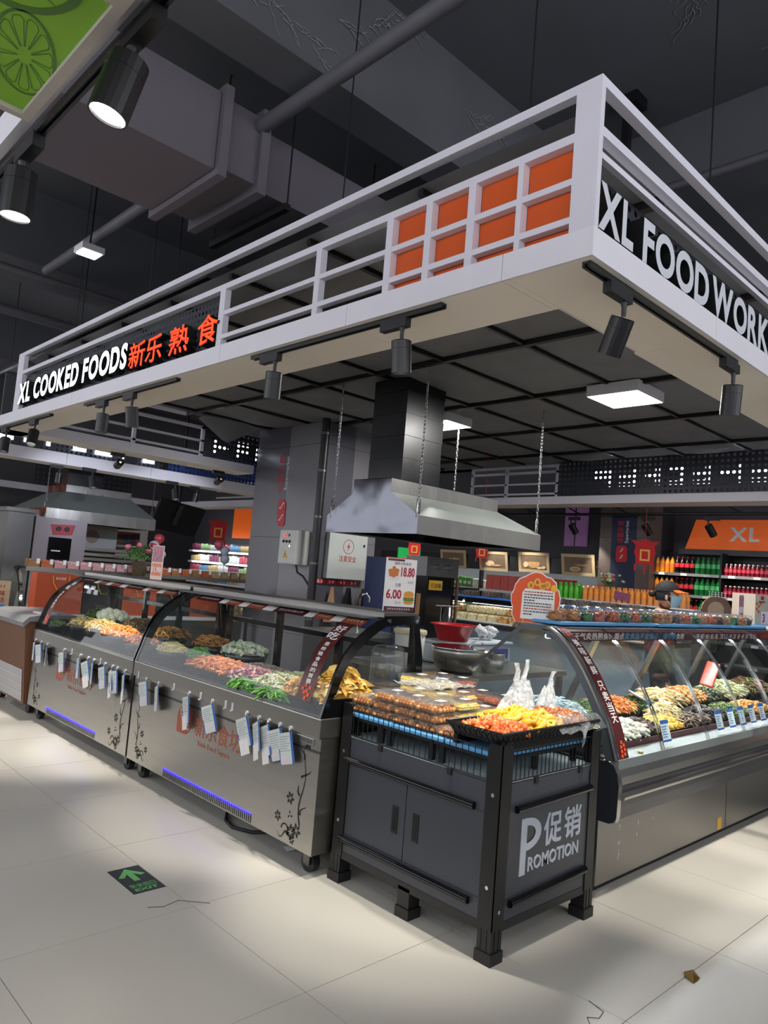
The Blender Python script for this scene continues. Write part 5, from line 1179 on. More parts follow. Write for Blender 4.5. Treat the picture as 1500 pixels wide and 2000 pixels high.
MB().prism([(5.390, 1.60), (5.290, 1.60), (5.340, 1.70)], 'x', 2.748, 2.7505).build('warning_sign', mat('yellow warning print', '#d8b23a', .5), t); MB().prism([(5.343, 1.615), (5.333, 1.645), (5.342, 1.648), (5.335, 1.675), (5.350, 1.64), (5.340, 1.638)], 'x', 2.7465, 2.748).build('bolt_print', flor, t)
MB().tube([(2.84, 5.230, 1.53), (2.84, 5.190, 1.44), (2.86, 5.1, 1.40), (2.9, 5.0, 1.28)], .012, 8).build('cable', black, t)
# electric distribution board
t = thing('electric_panel', 'pale grey electric cabinet with red lightning sign on the column', 'electric cabinet', (3.4, 5.0, 1.4))
MB().rbox(3.10, 3.72, 4.955, 5.028, 1.40, 1.96, .004).build('cabinet', mat('pale grey cabinet', '#b9bdba', .4, 0, .03), t)
mb = MB(); vs = []
for k in range(28):
    q = 2 * math.pi * k / 28; vs += [(3.41 + .088 * math.cos(q), 4.953, 1.80 + .088 * math.sin(q)), (3.41 + .081 * math.cos(q), 4.953, 1.80 + .081 * math.sin(q))]
mb.add(vs, [(2 * i, 2 * i + 1, 2 * ((i + 1) % 28) + 1, 2 * ((i + 1) % 28)) for i in range(28)]); rp = mat('brick red print', '#a8402e', .5)
mb.add([(3.42, 4.953, 1.86), (3.385, 4.953, 1.79), (3.408, 4.953, 1.795), (3.395, 4.953, 1.74), (3.437, 4.953, 1.812), (3.412, 4.953, 1.808)], [(0, 1, 2, 5), (2, 3, 4, 5)]); mb.build('lightning_print', rp, t)
textpart('lettering', '注意安全', (3.27, 4.953, 1.615), X_, Z_, .28, .075, rp, t, .001, .01)
MB().cyl((3.66, 4.945, 1.83), (3.66, 4.956, 1.83), .017, n=12).build('lock', chrome, t)
for i, b in enumerate(('抹子', '拉扫', '刀板', '盒子')): 
    s = tag(MB().box(2.98 + .18 * i, 3.13 + .18 * i, 5.016, 5.028, 1.33, 1.385).build('red_label', red), 'small red label under the electric cabinet, %s from the left' % od[i], 'label', 'red labels on the column'); scribble('print', (3.0 + .18 * i, 5.0155, 1.34), X_, Z_, .11, .035, whitec, s, 2, i)
for i, (x, m_, lb) in enumerate(((3.22, mat('cream cloth', '#b08a6a', .8, 0, .1), 'cream cloth'), (3.48, mat('black apron', '#17171a', .8), 'black apron'), (3.74, mat('dark brown apron', '#2a211c', .8), 'dark brown apron'))):
    rows = [[(x + (a - .5) * (.05 + .16 * v), 4.97 + .02 * math.sin(9 * a + i), 1.30 - .42 * v) for a in [k / 8 for k in range(9)]] for v in [k / 5 for k in range(6)]]
    tag(MB().grid(rows).build('hanging_cloth', m_), lb + ' hanging under the red labels on the column', 'cloth', 'cloths hung on the column')
t = thing('tap', 'chrome curved water tap behind the steel case', 'tap', (2.3, 3.2, 1.0)); MB().tube([(2.62, 3.8, .9), (2.62, 3.8, 1.22), (2.63, 3.78, 1.28), (2.66, 3.75, 1.29), (2.68, 3.73, 1.25), (2.68, 3.73, 1.2)], .012, 8).build('spout', chrome, t)
MB().box(2.2, 2.95, 3.6, 4.2, .85, .9).build('sink_top', steel, t); MB().box(2.22, 2.93, 3.62, 4.18, 0, .85).build('sink_body', steel_d, t)
# ---- hood 1
def hood(x0, x1, y0, y1, zb, zr, ztl, tx0, tx1, ty0, ty1, ztop, label, duct, chains, ZC, ribs):
    t = thing('extractor_hood', label, 'extractor hood', ((x0 + x1) / 2, (y0 + y1) / 2, zb), 'stainless extractor hoods on chains')
    A = [(x0, y0), (x1, y0), (x1, y1), (x0, y1)]; B = [(tx0, ty0), (tx1, ty0), (tx1, ty1), (tx0, ty1)]
    def ringf(a, za, b, zb_, nm, m_):
        mb = MB(); mb.add([(p[0], p[1], za) for p in a] + [(p[0], p[1], zb_) for p in b], [(i, (i + 1) % 4, 4 + (i + 1) % 4, 4 + i) for i in range(4)]); return mb.build(nm, m_, t)
    def face(a, za, b, zb_, i, nm, m_):
        j = (i + 1) % 4; n = 10; rows = []
        for u in range(n + 1):
            r = []
            for v in range(n + 1):
                p = Vector((*a[i], za)).lerp(Vector((*a[j], za)), u / n); q = Vector((*b[i], zb_)).lerp(Vector((*b[j], zb_)), u / n); r.append(p.lerp(q, v / n))
            rows.append(r)
        return MB().grid(rows).build(nm, m_, t)
    face(A, zb, A, zr, 0, 'rim', steel_r); face(A, zb, A, zr, 1, 'rim', steel_h); face(A, zb, A, zr, 2, 'rim', steel_h); face(A, zb, A, zr, 3, 'rim', steel_h)
    for i, nm in enumerate(('front_slope', 'end_slope', 'rear_slope', 'end_slope')): face(A, zr, B, ztl, i, nm, steel_s if ribs else (steel_h if i in (3, 1) else steel_s))
    face(B, ztl, B, ztop, 0, 'upper_band', steel_r); face(B, ztl, B, ztop, 1, 'upper_band', steel_h); face(B, ztl, B, ztop, 2, 'upper_band', steel_h); face(B, ztl, B, ztop, 3, 'upper_band', steel_h); MB().box(tx0, tx1, ty0, ty1, ztop - .004, ztop).build('top_plate', steel_d, t)
    ins = .03; MB().box(x0 + ins, x1 - ins, y0 + ins, y1 - ins, zr - .03, zr - .02).build('filter_plate', mat('dark greasy filter', '#24262a', .5, .3), t)
    for a in ((x0, x1, y0, y0 + ins), (x0, x1, y1 - ins, y1), (x0, x0 + ins, y0 + ins, y1 - ins), (x1 - ins, x1, y0 + ins, y1 - ins)): MB().box(a[0] + .001, a[1] - .001, a[2] + .001, a[3] - .001, zb - .001, zb + .015).build('gutter', alu, t)
    dx0, dx1, dy0, dy1 = duct; z = ztop; k = 0
    while z < ZC - .02:
        z2 = min(z + .205, ZC - .01); MB().box(dx0 + .003 * (k % 2), dx1 - .003 * (k % 2), dy0 + .003 * (k % 2), dy1, z, z2 - .003).build('duct_section', ductb, t); z = z2; k += 1
    for (x, y) in chains:
        c = thing('chain', None, None, (x, y, zr)); c.parent = t; c.location = Vector((x, y, zr)) - ORG[t.name]; mb = MB(); z = zr + .02; k = 0
        while z < ZC - .02:
            ex = (1, 0) if k % 2 else (0, 1); mb.tube([(x + ex[0] * .009 * math.cos(q), y + ex[1] * .009 * math.cos(q), z + .022 + .022 * math.sin(q)) for q in [i * math.pi / 4 for i in range(8)]], .0033, 4, closed=True); z += .034; k += 1
        tag(mb.build('links', chainm, c), kind='stuff'); MB().tube([(x - .018, y, zr + .14), (x - .018, y, zr - .02), (x, y, zr - .04), (x + .018, y, zr - .02), (x + .018, y, zr + .14), (x, y, zr + .16)], .005, 6, closed=True).build('turnbuckle', chainm, c)
    return t
steel_r = mat('satin steel band', '#a3a29f', .27, .75, .08, 3, .3, (2, 1, .3), rvar=.06); steel_s = mat('sheet steel slope', '#8f9590', .38, .35, .04, 3); ductb = mat('black painted duct', '#101114', .30, 0, .3, 4, .05, rvar=.08); chainm = mat('galvanised chain', '#9a9a9c', .35, 1.0)
SH = 1.2; cx_, cy_ = -2.4819, -1.7928
def sc(x, y): return (cx_ + (x - cx_) * SH, cy_ + (y - cy_) * SH)
def sz(z): return 1.5 + (z - 1.5) * SH
a0 = sc(1.18, 1.70); a1 = sc(2.68, 2.69); b0 = sc(1.18, 1.99); b1 = sc(2.45, 2.40); d0 = sc(1.29, 2.0); d1 = sc(1.71, 2.37)
hood(a0[0], a1[0], a0[1], a1[1], sz(1.80), sz(1.93), sz(2.10), b0[0], b1[0], b0[1], b1[1], sz(2.205), 'stainless steel extractor hood hung on chains in the middle of the island', (d0[0], d1[0], d0[1] + .005, d1[1]), [(a0[0] + .02, a0[1] + .02), (a1[0] - .05, a0[1] + .02), (a0[0] + .02, a1[1] - .05), (a1[0] - .05, a1[1] - .05)], 3.30, False)
# ---- work table with kitchen gear under the hood
t = thing('work_table', 'stainless work table inside the island carrying bucket, pots and red basin', 'table', (1.9, 1.9, 0))
MB().box(1.32, 2.75, 1.42, 2.45, .81, .85).build('table_top', steel, t)
for x in (1.36, 2.71):
    for y in (1.46, 2.41): MB().box(x - .02, x + .02, y - .02, y + .02, 0, .81).build('leg', steel_d, t)
MB().box(1.34, 2.73, 1.44, 2.43, .30, .32).build('lower_shelf', steel_d, t)
px, py = 1.62, 1.62
t = thing('steel_pot', 'big round stainless pot with wire handle and ladle behind the nut boxes', 'pot', (px, py, .85))
MB().lathe([(.10, 0), (.15, .02), (.185, .09), (.19, .14), (.188, .175), (.18, .175), (.18, .12), (.14, .03), (.001, .02)], (px, py, .85), 28).build('pot_body', steel, t); MB().lathe([(.187, .160), (.193, .160), (.193, .180), (.187, .180)], (px, py, .85), 28).build('rim', chrome, t)
MB().tube([(px + .20 * math.cos(q), py - .06, 1.02 + .11 * math.sin(q) - .06) for q in [i * math.pi / 8 + math.pi for i in range(9)]], .004, 6).build('handle', steel_d, t); MB().tube([(px + .03, py - .02, .95), (px + .08, py - .06, 1.06), (px + .14, py - .12, 1.11)], .006, 6).build('ladle', chrome, t)
t = thing('small_steel_pot', 'smaller stainless pot beside the big pot', 'pot', (1.93, 1.54, .85)); MB().lathe([(.075, 0), (.085, .01), (.09, .14), (.085, .14), (.08, .02), (.001, .015)], (1.93, 1.54, .85), 24).build('pot_body', steel, t); MB().tube([(1.86, 1.49, .97), (1.83, 1.47, .97), (1.83, 1.47, .90), (1.86, 1.49, .90)], .005, 6).build('handle', chrome, t)
bx_, by_ = 1.49, 1.98
t = thing('white_bucket', 'white plastic bucket with stained lid behind the steel case', 'bucket', (bx_, by_, .85))
MB().lathe([(.095, 0), (.10, .01), (.117, .24), (.11, .24), (.09, .02), (.001, .02)], (bx_, by_, .85), 20).build('bucket_body', mat('white bucket plastic', '#d4d2ca', .4), t); MB().lathe([(.124, 0), (.126, .022), (.12, .033), (.001, .037)], (bx_, by_, 1.08), 20).build('lid', mat('stained lid', '#c9bf9c', .5, 0, .15, 20), t)
MB().obox((bx_ - .075, by_ - .082, .97), (.05, .004, .014), Matrix.Rotation(-.7, 3, 'Y')).build('red_mark', red, t)
tag(MB().tube([(bx_ + .05, by_ + .0, 1.118), (bx_ + .055, by_, 1.38)], .018, 8).build('wooden_stick', mat('worn wood stick', '#8a6238', .6, 0, .2, 20)), 'wooden handle standing on the bucket lid', 'stick')
tubw = mat('translucent tub plastic', '#c6d0d8', .35, 0, .05)
for i, (x, y, lb) in enumerate(((2.0, 2.02, 'white plastic tub under the red basin'), (2.42, 2.02, 'white plastic tub with blue band right of the red basin'))):
    t = thing('plastic_tub', lb, 'tub', (x, y, .85)); MB().rbox(x - .19, x + .19, y - .15, y + .15, .85, 1.00, .02).build('tub_body', tubw, t); MB().rbox(x - .20, x + .20, y - .16, y + .16, 1.00, 1.025, .008).build('lid', tubw, t); MB().box(x - .10, x + .14, y - .1525, y - .1495, .89, .97).build('blue_band', mat('royal blue print', '#2a3ea8', .5), t)
t = thing('red_basin', 'red plastic basin on the white tubs', 'basin', (2.0, 2.0, 1.026)); MB().lathe([(.11, 0), (.12, .004), (.16, .115), (.185, .12), (.185, .128), (.155, .123), (.115, .012), (.001, .01)], (2.0, 2.0, 1.026), 28).build('bowl', mat('red plastic', '#b01c24', .35), t)
t = thing('steel_cylinder', 'tall stainless utensil cylinder behind the red basin', 'container', (2.2, 2.3, .85)); MB().lathe([(.05, 0), (.05, .42), (.045, .42), (.045, .01), (.001, .01)], (2.25, 2.30, .85), 20).build('body', chrome, t); MB().cyl((2.13, 2.32, 1.276), (2.38, 2.28, 1.276), .006, n=6).build('skimmer_rod', steel_d, t)
rnd = random.Random(2)
t = thing('plastic_bag', 'crumpled white plastic bag on the blue banded tub', 'plastic bag', (2.42, 2.0, 1.026)); mb = MB()
for k in range(9): mb.blob((2.45 + rnd.uniform(-.08, .08), 2.0 + rnd.uniform(-.06, .06), 1.07 + rnd.uniform(0, .05)), .05, .04, .04, 0, 6, 4, .35)
mb.build('bag', bagp, t)
t = thing('fryer_machine', 'steel snack machine with two knobs right of the price sign', 'machine', (3.4, 3.4, 0)); MB().box(3.1, 3.52, 3.32, 3.58, .4, 1.52).build('body', blackg, t); MB().box(3.05, 3.55, 3.30, 3.60, 1.52, 1.72).build('control_panel', steel_d, t)
for x in (3.22, 3.40): MB().cyl((x, 3.30, 1.62), (x, 3.27, 1.62), .03, n=16).build('knob', chrome, t)
MB().box(3.05, 3.55, 3.30, 3.60, 0, .4).build('base', steel_d, t); MB().box(3.12, 3.32, 3.31, 3.32, 1.38, 1.48).build('yellow_label', mat('yellow label', '#d9a72a', .5), t); textpart('lettering', '已消毒', (3.14, 3.309, 1.40), X_, Z_, .16, .05, flor, t, .0005, .02)
MB().box(3.525, 3.55, 3.28, 3.305, .8, 1.52).build('copper_post', mat('brushed copper bar', '#8a6a50', .35, .6), t)
t = thing('green_sign_board', 'green rectangular sign with white text right of the column', 'sign', (4.6, 5.1, 1.6))
for x in (4.48, 4.80): MB().cyl((x, 5.11, 1.88), (x, 5.11, 3.29), .004, n=5).build('hanging_rod', black, t)
MB().box(4.43, 4.85, 5.1, 5.12, 1.60, 1.88).build('board', emat('green lit sign', '#1f9a4a', .5), t); textpart('lettering', '食品冷藏专区', (4.46, 5.098, 1.66), X_, Z_, .36, .09, whitec, t, .001, .015)
t = thing('blue_cabinet', 'tall dark blue cabinet panel behind the price sign', 'cabinet', (3.3, 4.6, 0)); MB().box(3.42, 3.85, 4.3, 4.62, 0, 1.70).build('body', mat('dark blue panel', '#1d2f5c', .4), t); MB().box(3.60, 3.62, 4.29, 4.3, .3, 1.6).build('door_gap', black, t)
MB().box(3.66, 3.70, 4.275, 4.29, .8, 1.2).build('handle', chrome, t)
# ================================================================== FAR SIDE OF THE ISLAND (cases seen from behind)
t = thing('far_display_case', 'lit display case on the far side of the island seen from behind', 'display case', (5.0, 3.2, 0), 'display cases on the far side of the island')
def far_case(t, ya, yb):
    MB().box(4.42, 5.5, ya, yb, 0, .98).build('body', mat('blue grey rear panel', '#7c8a96', .4, 0, .05), t); MB().box(4.34, 5.5, ya, yb, .98, 1.03).build('ledge', mat('black ledge', '#15161a', .3), t)
    MB().prism([(4.44, 1.03), (4.452, 1.03), (4.76, 1.26), (4.75, 1.27)], 'y', ya + .02, yb - .02).build('rear_glass', glass, t)
    MB().box(4.74, 5.25, ya, yb, 1.262, 1.30).build('top_board', steel_d, t); MB().box(4.735, 4.745, ya, yb, 1.24, 1.30).build('top_edge', blackg, t)
    k = ya + .4
    while k < yb: MB().prism([(4.43, 1.03), (4.46, 1.03), (4.77, 1.265), (4.74, 1.265)], 'y', k, k + .05).build('mullion', alu, t); k += 1.15
    MB().cyl((4.83, ya + .05, 1.245), (4.83, yb - .05, 1.245), .012, n=8).build('led_tube', ledw, t)
    MB().box(4.5, 5.3, ya + .02, yb - .02, 1.03, 1.04).build('deck', whitep, t); pr_ = [(5.5, 1.03), (5.49, 1.10), (5.42, 1.19), (5.3, 1.25), (5.25, 1.262)]
    MB().prism(pr_ + [(a - .006, b - .004) for a, b in pr_[::-1]], 'y', ya + .02, yb - .02).build('front_glass', glass, t)
    light('case_light', 'AREA', (4.9, (ya + yb) / 2, 1.235), 16, (1, .97, .9), (4.9, (ya + yb) / 2, 0), None, shape='RECTANGLE', size=.06, size_y=yb - ya - .3)
far_case(t, 1.6, 4.15); t2 = thing('far_display_case', 'lit display case on the far side of the island, left one behind the price sign', 'display case', (5.0, 5.3, 0), 'display cases on the far side of the island'); far_case(t2, 4.2, 6.4)
def pack(cols, w_, d, h, nm, cover=True):
    t = thing(nm, 'x', 'food box'); ms = fmat('pack ' + cols[0], cols); mb = MB(); random.seed(int(cols[0][1:], 16) % 97); mb.box(-w_ / 2 + .006, w_ / 2 - .006, -d / 2 + .006, d / 2 - .006, .003, h * .7)
    for k in range(46): mb.blob((random.uniform(-.5, .5) * (w_ - .02), random.uniform(-.5, .5) * (d - .02), h * .7 + random.uniform(-.1, .12) * h), .02, .016, .013, random.randrange(3), 5, 3, .2)
    for k in range(24): mb.blob((random.choice((-1, 1)) * (w_ / 2 - .008), random.uniform(-.5, .5) * (d - .02), random.uniform(.2, .7) * h), .012, .014, .012, random.randrange(3), 5, 3, .2)
    mb.build('contents', ms, t)
    if cover:
        mb = MB(); mb.box(-w_ / 2, w_ / 2, -d / 2, d / 2, .001, h); mb.build('shell', clearp, t)
    return t
PA = pack(['#c98a3e', '#e0b060', '#a86a2c'], .15, .13, .085, 'clear_food_box'); PB = pack(['#e6cf9a', '#f0e2c0', '#d2b070'], .15, .13, .085, 'clear_food_box'); PC = pack(['#3f2a1e', '#5c4030', '#2a1c14'], .14, .13, .07, 'clear_food_box')
usedp = set()
def place(src, loc, lb, grp, rz=0.0):
    if src.name not in usedp: usedp.add(src.name); src.location = loc; src['label'] = lb; src['group'] = grp; src.rotation_euler = (0, 0, rz); return src
    return inst(src, loc, rz, lb, grp)
for r, (x, z) in enumerate(((4.62, 1.04), (4.79, 1.04), (4.96, 1.04))):
    for i in range(29):
        y = 1.72 + .155 * i
        if 4.08 < y < 4.28: continue
        for k in range(2 if r else 1):
            place((PA, PB)[(r + k + i // 4) % 2], (x, y, z + k * .088), 'yellow snack box in lit far case, %s row, %s layer, %s from right' % (('near', 'middle', 'far')[r], ('lower', 'upper')[k], od[i]), 'food boxes in the lit far case', random.uniform(-.1, .1))
for i in range(26): place(PC, (4.93 + .14 * (i % 2), 1.9 + .165 * i, 1.302 + (.02 if i < 15 else 0)), 'dark brown snack box on top of the far case, %s from the right' % od[i], 'dark boxes on the far case')
for i, (a, b) in enumerate(((1.75, 3.1), (3.12, 4.45))): tag(MB().rbox(4.80, 5.18, a, b, 1.3005, 1.32, .005).build('blue_mat', mat('deep blue mat', '#2f68b8', .4)), ('blue mat on the far case behind the notice board', 'blue mat on the far case under the hood')[i], 'mat', 'blue mats on the far case')
t = thing('black_sign_plate', 'dark oval cardboard sign standing on the far case left of the notice board', 'sign', (5.0, 4.75, 1.32)); MB().prism([(4.62, 1.33), (5.02, 1.33), (5.05, 1.42), (5.0, 1.52), (4.95, 1.60), (4.70, 1.60), (4.62, 1.52), (4.58, 1.42)], 'x', 4.86, 4.875).build('board', mat('dark brown print', '#241d1a', .5, 0, .3, 12), t); scribble('print', (4.857, 4.98, 1.53), NY, Z_, .32, .06, greyp, t, 4)
t = thing('dish_sign', 'oval cardboard sign with dumpling photo standing on the curved case at right', 'sign', (3.3, .80, 1.32)); DS = t
mb = MB(); n = 24; MB().prism([(3.28 + .235 * math.cos(q), 1.43 + .115 * math.sin(q)) for q in [2 * math.pi * k / n for k in range(n)]], 'y', .76, .768).build('board', mat('brown photo print', '#7a5a44', .5, 0, .4, 14), t)
MB().prism([(3.26 + .13 * math.cos(q), 1.425 + .075 * math.sin(q)) for q in [2 * math.pi * k / n for k in range(n)]], 'y', .757, .759).build('dish_print', mat('tan dish print', '#b8a088', .5, 0, .35, 25), t); scribble('print', (3.12, .757, 1.535), X_, Z_, .30, .05, whitec, t, 6); MB().box(3.1, 3.45, .755, .80, 1.318, 1.325).build('foot', blackp, t)
t = thing('price_stand', 'narrow price sign with meat print beside the oval dumpling sign', 'sign', (3.62, .78, 1.32)); PS = t; MB().box(3.58, 3.70, .76, .766, 1.32, 1.58).build('board', mat('pale pink card', '#e6cfc4', .5), t); MB().box(3.585, 3.695, .7585, .76, 1.47, 1.57).build('photo', mat('blurred promo print', '#b07a8c', .5, 0, .5, 40), t); textpart('lettering', '11.90', (3.595, .7585, 1.36), X_, Z_, .09, .06, red, t, .0008, .03)
t = thing('shop_carton', 'beige carton with orange squares and red price digit at the right edge', 'carton', (3.95, .80, 1.32)); CS = t; MB().box(3.80, 4.3, .74, .95, 1.318, 1.60).build('carton', mat('beige carton', '#c9bba8', .55), t)
for i, (a, b) in enumerate(((3.82, 1.50), (3.87, 1.475), (3.82, 1.45), (3.92, 1.50), (3.87, 1.425))): MB().rbox(a, a + .045, .737, .741, b, b + .022, .0015).build('orange_square', orangeb, t)
MB().rbox(3.94, 4.02, .737, .741, 1.55, 1.585, .0015).build('logo', red, t); textpart('lettering', 'Supermarket', (3.89, .738, 1.515), X_, Z_, .16, .03, flor, t, .001, 0); MB().box(3.97, 4.3, .735, .74, 1.32, 1.44).build('white_panel', whitec, t); textpart('lettering', '3', (3.985, .733, 1.335), X_, Z_, .06, .085, mat('magenta price', '#c4207a', .5), t, .001, .04)
DS.location.x += .74; DS.scale = (1.35, 1, 1); PS.location.x += .92; CS.location.x += 1.05
# bottles standing beyond the far case
def bottle(body, lab, cap, r=.033, h=.24, nm='drink_bottle', lz=(.30, .55), clear=False):
    t = thing(nm, 'x', 'bottle'); MB().lathe([(r * .85, 0), (r, .006), (r, h * .62), (r * .86, h * .72), (r * .42, h * .88), (r * .38, h * .93), (.001, h * .93)], (0, 0, 0), 10).build('bottle_body', body, t)
    MB().lathe([(r * 1.03, h * lz[0]), (r * 1.03, h * lz[1])], (0, 0, 0), 10).build('wrapper', lab, t); MB().lathe([(r * .46, h * .92), (r * .46, h), (.001, h)], (0, 0, 0), 8).build('cap', cap, t); return t
liqo = mat('orange soda', '#dd8a1a', .12, 0, .06); liqk = mat('dark cola', '#1a0f0c', .1, 0, .1); liqg = mat('green bottle', '#1f7a38', .12, 0, .1); liqr = mat('dark red drink', '#7c1a2a', .15, 0, .1); liqy = mat('amber juice', '#b5742c', .15); lg = mat('light green drink', '#58b83a', .15); oj = mat('pale orange juice', '#e89a5a', .25)
labo = mat('orange blue label', '#c9682a', .4, 0, .4, 40); labr = mat('red cola label', '#d82a36', .35, 0, .15, 50); labg = mat('pale green label', '#5ac07a', .35, 0, .2, 40); labp = mat('pink red label', '#c23a4e', .4, 0, .3, 60); labj = mat('cream green label', '#c9b88a', .4, 0, .4, 50); capw = mat('white cap', '#d8d8dc', .4); capb = mat('blue cap', '#26306a', .4); capr = mat('red cap', '#b8202c', .4); capg = mat('green cap', '#1f7a3c', .4); capo = mat('orange cap', '#e87a28', .4)
B = {'o': bottle(liqo, labo, capb, .036, .245), 'k': bottle(liqk, labr, capr, .036, .245, lz=(.36, .60)), 'g': bottle(liqg, labg, capg, .036, .245, lz=(.36, .60)), 'r': bottle(liqr, labp, capw, .028, .17), 'j': bottle(liqy, labj, capw, .028, .17), 'l': bottle(lg, lg, lg, .036, .22), 'p': bottle(oj, mat('orange juice top', '#f0982c', .3), capo, .038, .20, lz=(.45, .70))}
def can(m1):
    t = thing('drink_can', 'x', 'can'); MB().lathe([(.026, 0), (.031, .008), (.031, .145), (.026, .158)], (0, 0, 0), 12).build('can_body', m1, t); MB().lathe([(.027, .157), (.027, .162), (.001, .160)], (0, 0, 0), 12).build('can_top', alu, t); return t
CAN = can(labr)
t = thing('juice_stand', 'low display stand carrying green and orange drink bottles beyond the far case', 'stand', (6.6, 3.0, 0)); MB().box(6.45, 7.0, 2.0, 4.5, 0, 1.36).build('body', wallm, t); MB().box(6.43, 7.02, 1.98, 4.52, 1.36, 1.38).build('top', whitep, t)
for i in range(10):
    for j in range(2): place(B['l'], (6.53 + .1 * j, 4.42 - .085 * i, 1.381), 'light green drink bottle beyond the far case, %s row, %s from the left' % (('near', 'far')[j], od[i]), 'green bottles beyond the far case')
for i in range(17):
    for j in range(2): place(B['p'], (6.53 + .1 * j, 3.52 - .085 * i, 1.381), 'orange capped juice bottle beyond the far case, %s row, %s from the left' % (('near', 'far')[j], od[i]), 'orange juice bottles beyond the far case')
tag(MB().obox((6.47, 2.95, 1.47), (.006, .22, .10), Matrix.Rotation(.12, 3, 'X')).build('price_card', mat('violet price card', '#8a4a6a', .5, 0, .4, 30)), 'small violet price card in front of the orange juice bottles', 'price card')
t = thing('flower_arrangement', 'small arrangement of white and green flowers above the juice bottles', 'flowers', (6.8, 3.35, 1.6)); rnd = random.Random(9); mb = MB(); m2 = MB()
for k in range(46):
    a = rnd.uniform(0, 6.28); r = min(.2, abs(rnd.gauss(0, .10))); mb.blob((6.85 + r * math.cos(a) * .6, 3.35 + r * math.sin(a) * 1.2, 1.66 + rnd.uniform(0, .12) * (1 - r)), .028, .028, .02, rnd.randrange(3), 6, 4, .3)
    m2.tube([(6.85, 3.35, 1.55), (6.85 + r * math.cos(a) * .4, 3.35 + r * math.sin(a), 1.66)], .004, 4)
mb.build('blossoms', [mat('white petal', '#e0e0c8', .6), mat('pale green petal', '#a8b878', .6), mat('pink petal', '#c87a6a', .6)], t); m2.build('stems', mat('plant stem', '#4a6a34', .6), t); MB().lathe([(.06, 0), (.09, .17), (.085, .17), (.05, .01), (.001, .01)], (6.85, 3.35, 1.38), 14).build('vase', whitep, t); m3 = MB().tube([(6.85, 3.38, 1.6), (6.85, 3.5, 1.82), (6.85, 3.58, 1.86)], .006, 5); m3.build('branch', mat('red twig', '#b8604a', .6), t)
# ================================================================== RIGHT WALL: drinks shelf, XL B sign, framed bread pictures, tiled column
t = thing('drinks_shelf', 'tall open drinks shelf with grey boards on the right wall', 'shelf', (8.2, 1.5, 0)); shz = [.35, .65, .95, 1.255, 1.56, 1.865]
MB().box(8.45, 8.5, -3.0, 3.32, 0, 2.2).build('back_panel', blackp, t)
for y in (3.30, 2.30, 1.0, -.5, -2.0): MB().box(8.0, 8.45, y - .012, y + .012, 0, 2.18).build('upright', blackp, t)
for z in shz:
    for a, b in ((2.315, 3.285), (1.015, 2.285), (-.485, .985), (-1.985, -.515)):
        s = MB().box(7.99, 8.45, a, b, z - .02, z).build('shelf_board', whitep, t); MB().box(7.982, 7.99, a, b, z - .035, z + .004).build('price_rail', alu, s)
        y = b - .1; k = 0
        while y > a + .15: MB().box(7.979, 7.982, y - .09, y, z - .032, z + .003).build('price_ticket', whitec, s); y -= .33
GR = 'bottles and cans on the drinks shelf'
for z in shz[2:]:
    for k in range(13):
        y = 3.235 - .0745 * k; kd = 'o' if k < 4 else ('k' if k < 8 + (z < 1.3) else 'g')
        place(B[kd], (8.05, y, z + .001), {'o': 'orange soda bottle', 'k': 'dark cola bottle', 'g': 'green soda bottle'}[kd] + ' on the %s left drinks shelf, %s from the left' % (('low', 'third', 'second', 'top')[shz.index(z) - 2], od[k]), GR)
for zi, z in enumerate(shz[3:]):
    for k in range(21):
        y = 2.24 - .0585 * k; kd = 'r' if k < 10 else 'j'
        if zi == 0 and k < 13:
            place(CAN, (8.05, 2.22 - .07 * k, z + .001), 'red drink can on the right drinks shelf, %s from the left' % od[k], GR); continue
        if zi == 0: continue
        place(B[kd], (8.05, y, z + .001), {'r': 'dark red drink bottle', 'j': 'amber drink bottle'}[kd] + ' on the %s right drinks shelf, front row, %s from the left' % (('low', 'second', 'top')[zi], od[k]), GR)
        place(B[kd], (8.24, y, z + .001), {'r': 'dark red drink bottle', 'j': 'amber drink bottle'}[kd] + ' on the %s right drinks shelf, back row, %s from the left' % (('low', 'second', 'top')[zi], od[k]), GR)
t = thing('wall_sign', 'orange wall sign with white letters XL B above the drinks shelf', 'sign', (8.4, 1.5, 2.2)); MB().prism([(2.95, 2.24), (2.80, 2.68), (.4, 2.68), (.4, 2.24)], 'x', 8.30, 8.36).build('board', mat('orange lit board', '#e0621c', .5, 0, .04, 2, emit='#d85a18', es=.25), t)
letters('XL B', (8.29, 2.31, 2.37), NY, Z_, .74, .20, [whitec, whitec], t, .01, .025, .11, .42)
MB().prism([(3.0, 2.16), (3.0, 2.24), (.4, 2.24), (.4, 2.16)], 'x', 8.2, 8.5).build('sign_base', wallm, t)
t = thing('tiled_column', 'brown grey tiled column with navy banner between bread pictures and drinks shelf', 'column', (8.1, 3.6, 0))
bt = mat('brown grey tile', '#6a5e58', .4, 0, .08, 3)
MB().box(7.85, 8.64, 3.28, 4.10, 0, 4.4).build('core', mat('dark grout', '#2c2c30', .7), t); zz = [0, .9, 1.6, 2.35, 3.1, 4.4]
for a, b in zip(zz, zz[1:]):
    for c, d in ((3.28, 3.50), (3.50, 3.88), (3.88, 4.10)): MB().box(7.838, 7.85, c + .003, d - .003, a + .003, b - .003).build('tile', bt, t)
    MB().box(7.85, 8.2, 3.268, 3.28, a + .003, b - .003).build('tile', bt, t)
MB().box(7.828, 7.838, 3.49, 3.89, 0, 2.72).build('banner', navy, t); MB().prism([(3.64, 1.98), (3.78, 1.98), (3.80, 2.02), (3.80, 2.20), (3.77, 2.23), (3.66, 2.23), (3.62, 2.19), (3.62, 2.02)], 'x', 7.822, 7.828).build('red_badge', red, t)
